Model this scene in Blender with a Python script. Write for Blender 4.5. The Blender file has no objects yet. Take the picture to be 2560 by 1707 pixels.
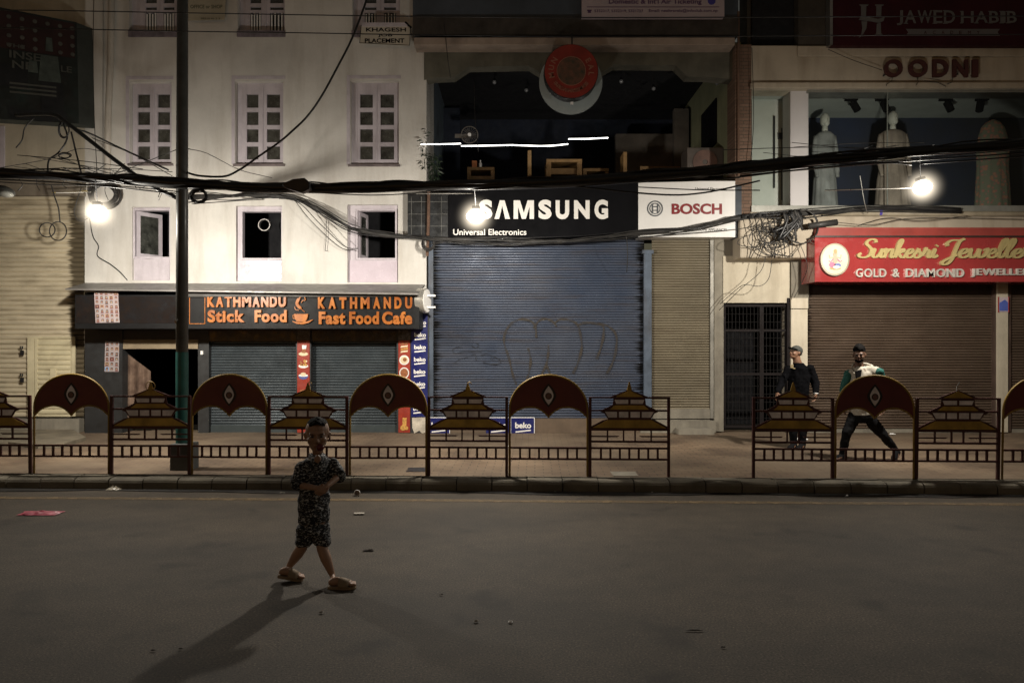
# Night street front: shops, railing and passers-by, built object by object
import bpy, bmesh, math, random
from mathutils import Vector, Matrix, noise
random.seed(7)
R = math.radians
F, H, CX, CY = 1820.0, 1.78, 1280.0, 853.5      # focal length in photo pixels, eye height, photo centre
sc = bpy.context.scene
COL = sc.collection

def X(px, Y): return (px - CX) / F * Y
def Z(py, Y): return H + (CY - py) / F * Y
def P(px, py, Y): return Vector((X(px, Y), Y, Z(py, Y)))

# ---------------------------------------------------------------- materials
MATS = {}
def mat(name, base=(.5, .5, .5), rough=.6, metal=0.0, var=.15, vs=2.5, c2=None, streak=0.0, scol=(.05, .04, .03),
        ss=(5, 5, .5), bump=0.0, bs=60, edge=None, emit=0.0, spec=.5, coat=0.0, grain=.08, thr=(.48, .72)):
    if name in MATS: return MATS[name]
    m = bpy.data.materials.new(name); m.use_nodes = True
    nt = m.node_tree; N = nt.nodes; L = nt.links
    b = N['Principled BSDF']
    b.inputs['Roughness'].default_value = rough; b.inputs['Metallic'].default_value = metal
    b.inputs['Specular IOR Level'].default_value = spec; b.inputs['Coat Weight'].default_value = coat
    tc = N.new('ShaderNodeTexCoord')
    oi = N.new('ShaderNodeObjectInfo'); sh = N.new('ShaderNodeVectorMath'); sh.operation = 'MULTIPLY_ADD'   # every object wears differently
    L.new(oi.outputs['Random'], sh.inputs[0]); sh.inputs[1].default_value = (17, 11, 23); L.new(tc.outputs['Object'], sh.inputs[2])
    def noi(scale, detail=5, vec=None, rgh=.6):
        n = N.new('ShaderNodeTexNoise'); n.inputs['Scale'].default_value = scale
        n.inputs['Detail'].default_value = detail; n.inputs['Roughness'].default_value = rgh
        L.new(vec or sh.outputs[0], n.inputs['Vector']); return n.outputs['Fac']
    def rng(v, a, c, lo=0., hi=1.):
        n = N.new('ShaderNodeMapRange'); n.inputs[1].default_value = a; n.inputs[2].default_value = c
        n.inputs[3].default_value = lo; n.inputs[4].default_value = hi; L.new(v, n.inputs[0]); return n.outputs[0]
    def mix(f, a, c, mode='MIX'):
        n = N.new('ShaderNodeMix'); n.data_type = 'RGBA'; n.blend_type = mode
        if hasattr(f, 'node'): L.new(f, n.inputs[0])
        else: n.inputs[0].default_value = f
        for s, v in ((n.inputs[6], a), (n.inputs[7], c)):
            if hasattr(v, 'node'): L.new(v, s)
            else: s.default_value = (*v[:3], 1)
        return n.outputs[2]
    def scl(v):
        n = N.new('ShaderNodeMapping'); n.inputs['Scale'].default_value = v
        L.new(sh.outputs[0], n.inputs['Vector']); return n.outputs[0]
    lo = tuple(max(0, v * (1 - var)) for v in base)
    hi = c2 or tuple(min(1, v * (1 + var)) for v in base)
    col = mix(rng(noi(vs), .32, .68), lo, hi)
    if streak:
        s = noi(1.0, 6, scl(ss))
        col = mix(rng(s, thr[0], thr[1], 0, streak), col, scol)
    if grain:
        col = mix(grain, col, mix(rng(noi(140, 2), .3, .7), (0, 0, 0), (1, 1, 1)), 'OVERLAY')
    if edge:                                       # oily ragged dark ends of a shutter's slats
        hw, amt, ecol = edge
        sx = N.new('ShaderNodeSeparateXYZ'); L.new(tc.outputs['Object'], sx.inputs[0])
        ab = N.new('ShaderNodeMath'); ab.operation = 'ABSOLUTE'; L.new(sx.outputs[0], ab.inputs[0])
        nn = noi(1.0, 3, scl((.8, .8, 26)), .75)
        ad = N.new('ShaderNodeMath'); ad.operation = 'MULTIPLY_ADD'; L.new(nn, ad.inputs[0])
        ad.inputs[1].default_value = amt; L.new(ab.outputs[0], ad.inputs[2])
        col = mix(rng(ad.outputs[0], hw + amt * .27, hw + amt * .43), col, ecol)
    L.new(col, b.inputs['Base Color'])
    if rough > .15:
        L.new(rng(noi(vs * 3), .3, .7, max(.04, rough - .12), min(1, rough + .12)), b.inputs['Roughness'])
    if bump:
        bn = N.new('ShaderNodeBump'); bn.inputs['Strength'].default_value = bump; bn.inputs['Distance'].default_value = .01
        L.new(noi(bs, 6), bn.inputs['Height']); L.new(bn.outputs[0], b.inputs['Normal'])
    if emit:
        b.inputs['Emission Color'].default_value = (*base, 1); b.inputs['Emission Strength'].default_value = emit
    MATS[name] = m; return m

def special(name, fn):
    if name in MATS: return MATS[name]
    m = bpy.data.materials.new(name); m.use_nodes = True
    fn(m.node_tree, m.node_tree.nodes, m.node_tree.links, m.node_tree.nodes['Principled BSDF']); MATS[name] = m; return m

def glass(name, tint, gloss=.12, alpha=.9):
    def fn(nt, N, L, b):
        N.remove(b); t = N.new('ShaderNodeBsdfTransparent'); t.inputs[0].default_value = (*tint, 1)
        g = N.new('ShaderNodeBsdfGlossy'); g.inputs['Roughness'].default_value = .04
        g.inputs[0].default_value = (.9, .9, .9, 1)
        fr = N.new('ShaderNodeFresnel'); fr.inputs[0].default_value = 1.35
        mx = N.new('ShaderNodeMixShader'); L.new(fr.outputs[0], mx.inputs[0]); L.new(t.outputs[0], mx.inputs[1])
        L.new(g.outputs[0], mx.inputs[2]); L.new(mx.outputs[0], N['Material Output'].inputs[0])
    return special(name, fn)

def see_through(name, colr, amount, nscale=6):
    """worn spray paint: part of it has rubbed off"""
    def fn(nt, N, L, b):
        b.inputs['Base Color'].default_value = (*colr, 1); b.inputs['Roughness'].default_value = .7
        tc = N.new('ShaderNodeTexCoord'); n = N.new('ShaderNodeTexNoise'); n.inputs['Scale'].default_value = nscale
        n.inputs['Detail'].default_value = 6; L.new(tc.outputs['Object'], n.inputs['Vector'])
        r = N.new('ShaderNodeMapRange'); r.inputs[1].default_value = .35; r.inputs[2].default_value = .65
        r.inputs[3].default_value = amount * .35; r.inputs[4].default_value = amount
        L.new(n.outputs[0], r.inputs[0]); L.new(r.outputs[0], b.inputs['Alpha'])
    return special(name, fn)

def asphalt_fn(nt, N, L, b):
    tc = N.new('ShaderNodeTexCoord')
    def noi(s, d=6, sclv=None):
        n = N.new('ShaderNodeTexNoise'); n.inputs['Scale'].default_value = s; n.inputs['Detail'].default_value = d
        if sclv:
            mp = N.new('ShaderNodeMapping'); mp.inputs['Scale'].default_value = sclv
            L.new(tc.outputs['Object'], mp.inputs[0]); L.new(mp.outputs[0], n.inputs['Vector'])
        else: L.new(tc.outputs['Object'], n.inputs['Vector'])
        return n.outputs['Fac']
    def rmp(v, stops):
        r = N.new('ShaderNodeValToRGB'); e = r.color_ramp.elements
        e[0].position, e[0].color = stops[0][0], (*stops[0][1], 1); e[1].position, e[1].color = stops[1][0], (*stops[1][1], 1)
        for p, c in stops[2:]:
            k = e.new(p); k.color = (*c, 1)
        L.new(v, r.inputs[0]); return r.outputs[0]
    def mul(a, c, f=1.):
        n = N.new('ShaderNodeMix'); n.data_type = 'RGBA'; n.blend_type = 'MULTIPLY'; n.inputs[0].default_value = f
        L.new(a, n.inputs[6]); L.new(c, n.inputs[7]); return n.outputs[2]
    g = rmp(noi(75, 4), [(.32, (.024, .019, .0135)), (.64, (.100, .079, .056)), (.78, (.27, .225, .17))])
    big = rmp(noi(.9, 6, (.6, 1.3, 1)), [(.34, (.64, .63, .62)), (.66, (1.06, 1.03, .98))])
    mid = rmp(noi(5, 5), [(.36, (.82, .82, .82)), (.6, (1, 1, 1))])
    stain = rmp(noi(1.7, 5), [(.30, (.5, .48, .46)), (.40, (1, 1, 1))])
    L.new(mul(mul(mul(g, big), mid), stain), b.inputs['Base Color'])
    b.inputs['Roughness'].default_value = .82
    bn = N.new('ShaderNodeBump'); bn.inputs['Strength'].default_value = .45; bn.inputs['Distance'].default_value = .006
    L.new(noi(130, 3), bn.inputs['Height']); L.new(bn.outputs[0], b.inputs['Normal'])

def paver_fn(nt, N, L, b):
    tc = N.new('ShaderNodeTexCoord'); mp = N.new('ShaderNodeMapping'); mp.inputs['Rotation'].default_value = (0, 0, R(1.8))
    L.new(tc.outputs['Object'], mp.inputs[0])
    br = N.new('ShaderNodeTexBrick'); br.inputs['Scale'].default_value = 1
    br.inputs['Brick Width'].default_value = .215; br.inputs['Row Height'].default_value = .108
    br.inputs['Mortar Size'].default_value = .006; br.inputs['Mortar Smooth'].default_value = .3; br.inputs['Bias'].default_value = -.1
    br.inputs['Color1'].default_value = (.205, .148, .098, 1); br.inputs['Color2'].default_value = (.165, .113, .073, 1)
    br.inputs['Mortar'].default_value = (.06, .048, .036, 1); L.new(mp.outputs[0], br.inputs['Vector'])
    def noi(s, d=5):
        n = N.new('ShaderNodeTexNoise'); n.inputs['Scale'].default_value = s; n.inputs['Detail'].default_value = d
        L.new(tc.outputs['Object'], n.inputs['Vector']); return n.outputs['Fac']
    r = N.new('ShaderNodeValToRGB'); e = r.color_ramp.elements
    e[0].position = .36; e[0].color = (.5, .47, .45, 1); e[1].position = .62; e[1].color = (1.08, 1.05, 1, 1)
    L.new(noi(1.1, 7), r.inputs[0])
    dirt = N.new('ShaderNodeMix'); dirt.data_type = 'RGBA'; dirt.inputs[7].default_value = (.125, .096, .066, 1)
    dr = N.new('ShaderNodeMapRange'); dr.inputs[1].default_value = .42; dr.inputs[2].default_value = .6; dr.inputs[4].default_value = .8
    L.new(noi(.55, 6), dr.inputs[0]); L.new(dr.outputs[0], dirt.inputs[0]); L.new(br.outputs['Color'], dirt.inputs[6])
    mx = N.new('ShaderNodeMix'); mx.data_type = 'RGBA'; mx.blend_type = 'MULTIPLY'; mx.inputs[0].default_value = 1
    L.new(dirt.outputs[2], mx.inputs[6]); L.new(r.outputs[0], mx.inputs[7])
    L.new(mx.outputs[2], b.inputs['Base Color']); b.inputs['Roughness'].default_value = .8
    bn = N.new('ShaderNodeBump'); bn.inputs['Strength'].default_value = .5; bn.inputs['Distance'].default_value = .006; bn.invert = True
    ad = N.new('ShaderNodeMath'); ad.operation = 'MULTIPLY_ADD'; ad.inputs[1].default_value = .4
    L.new(noi(60), ad.inputs[0]); L.new(br.outputs['Fac'], ad.inputs[2]); L.new(ad.outputs[0], bn.inputs['Height'])
    L.new(bn.outputs[0], b.inputs['Normal'])

def brick_fn(nt, N, L, b):
    tc = N.new('ShaderNodeTexCoord'); mp = N.new('ShaderNodeMapping'); mp.inputs['Rotation'].default_value = (R(-90), 0, 0)
    L.new(tc.outputs['Object'], mp.inputs[0])
    br = N.new('ShaderNodeTexBrick'); br.inputs['Scale'].default_value = 1
    br.inputs['Brick Width'].default_value = .2; br.inputs['Row Height'].default_value = .062; br.inputs['Mortar Size'].default_value = .006
    br.inputs['Color1'].default_value = (.20, .125, .088, 1); br.inputs['Color2'].default_value = (.15, .09, .062, 1)
    br.inputs['Mortar'].default_value = (.1, .075, .055, 1); L.new(mp.outputs[0], br.inputs['Vector'])
    L.new(br.outputs['Color'], b.inputs['Base Color']); b.inputs['Roughness'].default_value = .85
    bn = N.new('ShaderNodeBump'); bn.inputs['Strength'].default_value = .6; bn.inputs['Distance'].default_value = .01; bn.invert = True
    L.new(br.outputs['Fac'], bn.inputs['Height']); L.new(bn.outputs[0], b.inputs['Normal'])

def zebra_fn(nt, N, L, b):
    tc = N.new('ShaderNodeTexCoord'); mp = N.new('ShaderNodeMapping'); mp.inputs['Scale'].default_value = (1, 1, 2.6)
    mp.inputs['Rotation'].default_value = (0, R(22), 0); L.new(tc.outputs['Object'], mp.inputs[0])
    w = N.new('ShaderNodeTexNoise'); w.inputs['Scale'].default_value = 44; w.inputs['Detail'].default_value = 2.5
    w.inputs['Distortion'].default_value = 1.2; L.new(mp.outputs[0], w.inputs['Vector'])
    r = N.new('ShaderNodeValToRGB'); e = r.color_ramp.elements
    e[0].position = .55; e[0].color = (.010, .011, .014, 1); e[1].position = .63; e[1].color = (.55, .56, .57, 1)
    L.new(w.outputs['Fac'], r.inputs[0]); L.new(r.outputs[0], b.inputs['Base Color']); b.inputs['Roughness'].default_value = .9

def cloth_print_fn(nt, N, L, b):
    tc = N.new('ShaderNodeTexCoord'); w = N.new('ShaderNodeTexVoronoi'); w.inputs['Scale'].default_value = 14
    L.new(tc.outputs['Object'], w.inputs['Vector'])
    r = N.new('ShaderNodeValToRGB'); e = r.color_ramp.elements
    e[0].position = .1; e[0].color = (.30, .22, .10, 1); e[1].position = .5; e[1].color = (.16, .17, .12, 1)
    k = e.new(.3); k.color = (.34, .14, .12, 1)
    L.new(w.outputs['Distance'], r.inputs[0]); L.new(r.outputs[0], b.inputs['Base Color']); b.inputs['Roughness'].default_value = .9

# ---------------------------------------------------------------- mesh builder
class MB:
    def __init__(s): s.v = []; s.f = []; s.m = []
    def add(s, vs, fs, mi=0):
        o = len(s.v); s.v += [Vector(p) for p in vs]
        for f in fs: s.f.append([i + o for i in f]); s.m.append(mi)
        return s
    def box(s, x0, x1, y0, y1, z0, z1, mi=0):
        v = [(x, y, z) for x in (x0, x1) for y in (y0, y1) for z in (z0, z1)]
        return s.add(v, [(0, 1, 3, 2), (4, 6, 7, 5), (0, 4, 5, 1), (2, 3, 7, 6), (0, 2, 6, 4), (1, 5, 7, 3)], mi)
    def pbox(s, a, c, t, b_, Yf, Yb, mi=0):       # a box whose FRONT face spans photo pixels a..c, t..b_ at depth Yf
        return s.box(X(a, Yf), X(c, Yf), Yf, Yb, Z(b_, Yf), Z(t, Yf), mi)
    def obox(s, c, ax, ay, az, mi=0):              # oriented box, half axes
        c = Vector(c); v = [c + ax * i + ay * j + az * k for i in (-1, 1) for j in (-1, 1) for k in (-1, 1)]
        return s.add(v, [(0, 1, 3, 2), (4, 6, 7, 5), (0, 4, 5, 1), (2, 3, 7, 6), (0, 2, 6, 4), (1, 5, 7, 3)], mi)
    def bar(s, p, q, w, d=None, mi=0):             # rectangular bar between two points
        p, q = Vector(p), Vector(q); t = (q - p); n = t.normalized()
        up = Vector((0, 1, 0)) if abs(n.y) < .9 else Vector((1, 0, 0))
        a = n.cross(up).normalized(); b = a.cross(n)
        return s.obox((p + q) / 2, a * w / 2, b * (d or w) / 2, t / 2, mi)
    def quad(s, pts, mi=0): return s.add(pts, [tuple(range(len(pts)))], mi)
    def prism(s, poly, y0, y1, mi=0):              # poly in (x,z), front at y0
        n = len(poly); v = [(x, y0, z) for x, z in poly] + [(x, y1, z) for x, z in poly]
        a = sum(poly[i][0] * poly[(i + 1) % n][1] - poly[(i + 1) % n][0] * poly[i][1] for i in range(n))
        fr = list(range(n)); bk = list(range(2 * n - 1, n - 1, -1))
        sd = [(i, i + n, (i + 1) % n + n, (i + 1) % n) for i in range(n)]
        fs = [fr, bk] + [list(q)[::-1] if False else list(q) for q in sd]
        if a < 0: fs = [f[::-1] for f in fs]
        return s.add(v, fs, mi)
    def pprism(s, poly, Yf, Yb, mi=0):
        return s.prism([(X(a, Yf), Z(b, Yf)) for a, b in poly], Yf, Yb, mi)
    def tube(s, path, r, n=6, mi=0, cap=True):
        path = [Vector(p) for p in path]; rr = r if isinstance(r, (list, tuple)) else [r] * len(path)
        vs = []; prev = None
        for i, p in enumerate(path):
            t = (path[min(i + 1, len(path) - 1)] - path[max(i - 1, 0)])
            t = t.normalized() if t.length > 1e-9 else Vector((0, 0, 1))
            if prev is None:
                up = Vector((0, 0, 1)) if abs(t.z) < .9 else Vector((0, 1, 0)); a = t.cross(up).normalized()
            else:
                a = prev - t * prev.dot(t)
                a = a.normalized() if a.length > 1e-6 else t.orthogonal().normalized()
            prev = a; b = t.cross(a)
            for k in range(n):
                an = 2 * math.pi * k / n; vs.append(p + (a * math.cos(an) + b * math.sin(an)) * rr[i])
        fs = [(i * n + k, i * n + (k + 1) % n, (i + 1) * n + (k + 1) % n, (i + 1) * n + k) for i in range(len(path) - 1) for k in range(n)]
        if cap: fs += [list(range(n))[::-1], [(len(path) - 1) * n + k for k in range(n)]]
        return s.add(vs, fs, mi)
    def cyl(s, p, q, r, n=20, mi=0, r2=None): return s.tube([p, q], [r, r if r2 is None else r2], n, mi)
    def ell(s, c, ax, ay, az, n=14, m=9, mi=0):
        c = Vector(c); vs = [c + az]; fs = []
        for i in range(1, m):
            th = math.pi * i / m
            for k in range(n):
                ph = 2 * math.pi * k / n
                vs.append(c + ax * (math.sin(th) * math.cos(ph)) + ay * (math.sin(th) * math.sin(ph)) + az * math.cos(th))
        vs.append(c - az); last = len(vs) - 1
        for k in range(n): fs.append((0, 1 + k, 1 + (k + 1) % n))
        for i in range(m - 2):
            for k in range(n):
                a = 1 + i * n + k; b = 1 + i * n + (k + 1) % n; fs.append((a, a + n, b + n, b))
        for k in range(n): fs.append((last, 1 + (m - 2) * n + (k + 1) % n, 1 + (m - 2) * n + k))
        return s.add(vs, fs, mi)
    def sph(s, c, r, mi=0, n=14, m=9): return s.ell(c, Vector((r, 0, 0)), Vector((0, r, 0)), Vector((0, 0, r)), n, m, mi)
    def disc(s, c, r, y0, y1, n=40, mi=0, rz=None):  # disc facing the street
        return s.prism([(c[0] + r * math.cos(2 * math.pi * k / n), c[1] + (rz or r) * math.sin(2 * math.pi * k / n)) for k in range(n)], y0, y1, mi)
    def ring(s, c, r0, r1, y0, y1, n=40, mi=0, k2=1.0):
        for k in range(n):
            a, b = 2 * math.pi * k / n, 2 * math.pi * (k + 1) / n
            f = lambda r, t: (c[0] + r * math.cos(t), c[1] + k2 * r * math.sin(t))
            s.prism([f(r0, a), f(r1, a), f(r1, b), f(r0, b)], y0, y1, mi)
        return s
    def ribbon(s, path, w, y0, y1, mi=0):          # path in (x,z): a flat stroke with thickness
        n = len(path); ww = w if isinstance(w, (list, tuple)) else [w] * n; l = []; r = []
        for i in range(n):
            a = Vector(path[max(i - 1, 0)]); b = Vector(path[min(i + 1, n - 1)]); t = (b - a)
            t = t.normalized() if t.length > 1e-9 else Vector((1, 0)); nn = Vector((-t.y, t.x)) * ww[i] / 2; p = Vector(path[i])
            l.append(p + nn); r.append(p - nn)
        vs = [(p.x, y - (.0004 * i if y == y0 else 0), p.y) for y in (y0, y1) for q in (l, r) for i, p in enumerate(q)]
        fs = []
        for i in range(n - 1):
            fs += [(n + i, n + i + 1, i + 1, i), (i, i + 1, 2 * n + i + 1, 2 * n + i), (3 * n + i, 3 * n + i + 1, n + i + 1, n + i)]
        fs += [(0, 2 * n, 3 * n, n), (n - 1, 2 * n - 1, 4 * n - 1, 3 * n - 1)]
        return s.add(vs, fs, mi)
    def wall(s, x0, x1, z0, z1, holes, y, depth, mi=0, hmi=0):
        xs = sorted({x0, x1, *[h[i] for h in holes for i in (0, 1)]}); zs = sorted({z0, z1, *[h[i] for h in holes for i in (2, 3)]})
        xs = [v for v in xs if x0 <= v <= x1]; zs = [v for v in zs if z0 <= v <= z1]
        for i in range(len(xs) - 1):
            for k in range(len(zs) - 1):
                cx, cz = (xs[i] + xs[i + 1]) / 2, (zs[k] + zs[k + 1]) / 2
                if any(h[0] < cx < h[1] and h[2] < cz < h[3] for h in holes): continue
                s.quad([(xs[i], y, zs[k]), (xs[i + 1], y, zs[k]), (xs[i + 1], y, zs[k + 1]), (xs[i], y, zs[k + 1])], mi)
        for a, b, c, d in holes:
            e = y + depth
            s.quad([(a, y, c), (a, y, d), (a, e, d), (a, e, c)], hmi); s.quad([(b, y, c), (b, e, c), (b, e, d), (b, y, d)], hmi)
            s.quad([(a, y, d), (b, y, d), (b, e, d), (a, e, d)], hmi); s.quad([(a, y, c), (a, e, c), (b, e, c), (b, y, c)], hmi)
        return s
    def slats(s, x0, x1, z0, z1, y, pitch, depth, mi=0):   # rolling shutter: rounded slats, sharp grooves
        n = max(1, round((z1 - z0) / pitch)); p = (z1 - z0) / n; prof = []
        for i in range(n):
            for t, d in ((0, 0), (.1, .55), (.32, .95), (.58, 1), (.82, .7), (.94, .15)):
                prof.append((y - depth * d, z0 + (i + t) * p))
        prof.append((y, z1)); k = len(prof)
        vs = [(x, yy, zz) for x in (x0, x1) for yy, zz in prof]
        return s.add(vs, [(i, k + i, k + i + 1, i + 1) for i in range(k - 1)], mi)
    def text(s, body, x0, x1, z0, z1, y, ex=.004, bold=0.0, shear=0.0, space=1.0, mi=0):
        vs, fs = glyphs(body, bold, shear, space)
        ax = min(v[0] for v in vs); bx = max(v[0] for v in vs); az = min(v[1] for v in vs); bz = max(v[1] for v in vs)
        fx = (x1 - x0) / (bx - ax); fz = (z1 - z0) / (bz - az)
        return s.add([(x0 + (v[0] - ax) * fx, y - (ex if v[2] > 0 else 0), z0 + (v[1] - az) * fz) for v in vs], fs, mi)
    def ptext(s, body, a, c, t, b_, Y, **k): return s.text(body, X(a, Y), X(c, Y), Z(b_, Y), Z(t, Y), Y, **k)
    def arc_text(s, body, c, r, size, a0, a1, y, ex=.004, bold=.01, inward=False, mi=0):
        n = len(body)
        for i, ch in enumerate(body):
            if ch == ' ': continue
            vs, fs = glyphs(ch, bold, 0, 1); t = a0 + (a1 - a0) * (i / max(1, n - 1))
            mx = (min(v[0] for v in vs) + max(v[0] for v in vs)) / 2
            rot = t - math.pi / 2 if not inward else t + math.pi / 2
            co, si = math.cos(rot), math.sin(rot); ox, oz = c[0] + r * math.cos(t), c[1] + r * math.sin(t); out = []
            for v in vs:
                lx, lz = (v[0] - mx) * size, (v[1] - .35) * size
                out.append((ox + lx * co - lz * si, y - (ex if v[2] > 0 else 0), oz + lx * si + lz * co))
            s.add(out, fs, mi)
        return s

GL = {}
def glyphs(body, bold, shear, space):
    key = (body, bold, shear, space)
    if key in GL: return GL[key]
    cu = bpy.data.curves.new('lettering', 'FONT'); cu.body = body; cu.extrude = .01; cu.offset = bold; cu.shear = shear
    cu.space_character = space; cu.resolution_u = 4
    o = bpy.data.objects.new('lettering', cu); COL.objects.link(o); dg = bpy.context.evaluated_depsgraph_get(); dg.update()
    me = bpy.data.meshes.new_from_object(o.evaluated_get(dg))
    r = ([tuple(v.co) for v in me.vertices], [list(p.vertices) for p in me.polygons])
    bpy.data.objects.remove(o); bpy.data.curves.remove(cu); bpy.data.meshes.remove(me)
    GL[key] = r; return r

def smooth_path(pts, n=6):
    pts = [Vector(p) for p in pts]
    if len(pts) < 3: return pts
    q = [pts[0] * 2 - pts[1]] + pts + [pts[-1] * 2 - pts[-2]]; out = []
    for i in range(1, len(q) - 2):
        a, b, c, d = q[i - 1:i + 3]
        for k in range(n):
            t = k / n
            out.append(.5 * ((2 * b) + (c - a) * t + (2 * a - 5 * b + 4 * c - d) * t * t + (3 * b - a - 3 * c + d) * t ** 3))
    out.append(pts[-1]); return out

# ---------------------------------------------------------------- objects
ORG = {}
def tag(o, label=None, cat=None, group=None, kind=None):
    if label: o['label'] = label
    if cat: o['category'] = cat
    if group: o['group'] = group
    if kind: o['kind'] = kind
    return o
def thing(name, label, cat, loc=(0, 0, 0), group=None):
    o = bpy.data.objects.new(name, None); COL.objects.link(o); o.location = loc; o.empty_display_size = .2
    tag(o, label, cat, group); ORG[o] = Vector(loc); return o
def build(mb, name, mats, parent=None, smooth=False, bevel=0.0, label=None, origin=None, wnorm=False):
    me = bpy.data.meshes.new(name)
    if parent is not None: org = ORG[parent]
    elif origin is not None: org = Vector(origin)
    else:
        xs = [v.x for v in mb.v]; ys = [v.y for v in mb.v]; zs = [v.z for v in mb.v]
        org = Vector(((min(xs) + max(xs)) / 2, (min(ys) + max(ys)) / 2, min(zs)))
    me.from_pydata([tuple(v - org) for v in mb.v], [], mb.f); me.update()
    if not isinstance(mats, (list, tuple)): mats = [mats]
    for m in mats: me.materials.append(m)
    if len(mats) > 1: me.polygons.foreach_set('material_index', mb.m)
    if smooth: me.polygons.foreach_set('use_smooth', [True] * len(me.polygons))
    o = bpy.data.objects.new(name, me); COL.objects.link(o)
    if parent is not None: o.parent = parent
    else: o.location = org
    ORG[o] = org
    if bevel:
        b = o.modifiers.new('soft_edges', 'BEVEL'); b.width = bevel; b.segments = 2; b.limit_method = 'ANGLE'; b.angle_limit = R(40)
    if label: o['label'] = label
    return o
def part_centered(mb, name, mats, parent, smooth=False, bevel=0):
    """a part whose own origin sits at its base centre (its material reads distances from there)"""
    xs = [v.x for v in mb.v]; ys = [v.y for v in mb.v]; zs = [v.z for v in mb.v]
    org = Vector(((min(xs) + max(xs)) / 2, (min(ys) + max(ys)) / 2, min(zs)))
    o = build(mb, name, mats, None, smooth, bevel, origin=org)
    o.parent = parent; o.location = org - ORG[parent]; return o
def copy_tree(o, parent=None):
    c = o.copy(); COL.objects.link(c); ORG[c] = ORG[o]
    if parent is not None: c.parent = parent
    for ch in list(o.children): copy_tree(ch, c)
    return c
def structure(mb, name, mats, **k):
    o = build(mb, name, mats, **k); o['kind'] = 'structure'; return o
def wire_path(pts): return smooth_path([P(*p) for p in pts], 7)

# ---------------------------------------------------------------- common materials
def common():
    C = {}
    C['plaster'] = mat('white_plaster', (.62, .60, .56), .85, var=.13, vs=.9, streak=.5, scol=(.29, .25, .20), ss=(2.6, 2.6, .42), bump=.3, bs=18, thr=(.48, .78))
    C['lilac'] = mat('lilac_paint', (.53, .485, .525), .55, var=.1, vs=5, streak=.3, scol=(.22, .18, .2), ss=(8, 8, 1), bump=.15, bs=30)
    C['lilac_gloss'] = mat('lilac_plastic_sheet', (.56, .49, .55), .22, var=.08, vs=3, bump=.55, bs=7)
    C['pane'] = mat('dark_window_glass', (.048, .050, .044), .22, var=.6, vs=6, spec=.6)
    C['cream'] = mat('cream_plaster', (.50, .45, .35), .85, var=.12, vs=1.6, streak=.45, scol=(.20, .16, .11), ss=(3, 3, .5), bump=.2, bs=24)
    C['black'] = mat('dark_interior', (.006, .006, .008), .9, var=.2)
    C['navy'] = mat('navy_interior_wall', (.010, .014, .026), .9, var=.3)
    C['slate'] = mat('charcoal_panel', (.010, .010, .0105), .5, var=.2, vs=4, streak=.25, scol=(.018, .0175, .017), spec=.18)
    C['gray_metal'] = mat('galvanised_sheet', (.22, .21, .20), .5, .4, var=.2, vs=3, streak=.35, scol=(.08, .07, .06), ss=(6, 6, 3))
    C['concrete'] = mat('stained_concrete', (.22, .20, .16), .9, var=.25, vs=2, streak=.5, scol=(.07, .06, .05), ss=(5, 5, .6), bump=.3, bs=30)
    C['cable'] = mat('black_cable_sheath', (.010, .010, .011), .42, var=.3, vs=8)
    C['cable_gray'] = mat('dusty_cable_sheath', (.026, .024, .022), .6, var=.3, vs=8)
    C['steel'] = mat('dull_steel', (.28, .27, .26), .4, .8, var=.2)
    C['white'] = mat('white_vinyl', (.78, .77, .75), .5, var=.04, vs=3, streak=.12, scol=(.45, .42, .38))
    C['letter_white'] = mat('white_letter_vinyl', (.80, .78, .74), .5, var=.03)
    C['ink'] = mat('dark_ink', (.007, .007, .008), .85, var=.1, spec=.12)
    C['red'] = mat('red_sign_panel', (.29, .034, .034), .22, var=.1, vs=2, coat=.4)
    C['maroon_dark'] = mat('maroon_sign_panel', (.036, .005, .008), .6, var=.2, spec=.2)
    C['wood'] = mat('yellow_pine', (.20, .115, .040), .6, var=.2, vs=6)
    C['brick'] = special('old_red_brick', brick_fn)
    C['beko_blue'] = mat('deep_blue_sticker', (.009, .014, .105), .35, var=.1)
    C['dark_metal'] = mat('dark_painted_metal', (.02, .02, .021), .5, .2, var=.3)
    return C
AMBIENT = .12
LAMP_L = (115, 850, 165); LAMP_S = (80, 640, 440); LAMP_R = (80, 660, 260)
# ================================================================ camera, sky, render settings
C = common()
cam = bpy.data.objects.new('camera', bpy.data.cameras.new('camera')); COL.objects.link(cam)
cam.location = (0, 0, H); cam.rotation_euler = (R(90), 0, 0)
cam.data.sensor_width = 36; cam.data.lens = F / 2560 * 36; cam.data.clip_end = 1000; sc.camera = cam
w = bpy.data.worlds.new('World'); sc.world = w; w.use_nodes = True
wn = w.node_tree.nodes; bg = wn['Background']; sky = wn.new('ShaderNodeTexSky'); sky.sky_type = 'NISHITA'
sky.sun_disc = False; sky.sun_elevation = R(2); sky.sun_rotation = R(200)
hs = wn.new('ShaderNodeMix'); hs.data_type = 'RGBA'; hs.inputs[0].default_value = .85; hs.inputs[7].default_value = (.37, .305, .225, 1)   # the city's own haze of street light
w.node_tree.links.new(sky.outputs[0], hs.inputs[6]); w.node_tree.links.new(hs.outputs[2], bg.inputs[0])
bg.inputs[1].default_value = AMBIENT
sc.view_settings.view_transform = 'Standard'; sc.view_settings.look = 'None'; sc.view_settings.exposure = 0
sc.render.engine = 'CYCLES'
sc.cycles.use_denoising = True; sc.cycles.max_bounces = 6; sc.cycles.sample_clamp_indirect = 3; sc.cycles.transparent_max_bounces = 12

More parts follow.
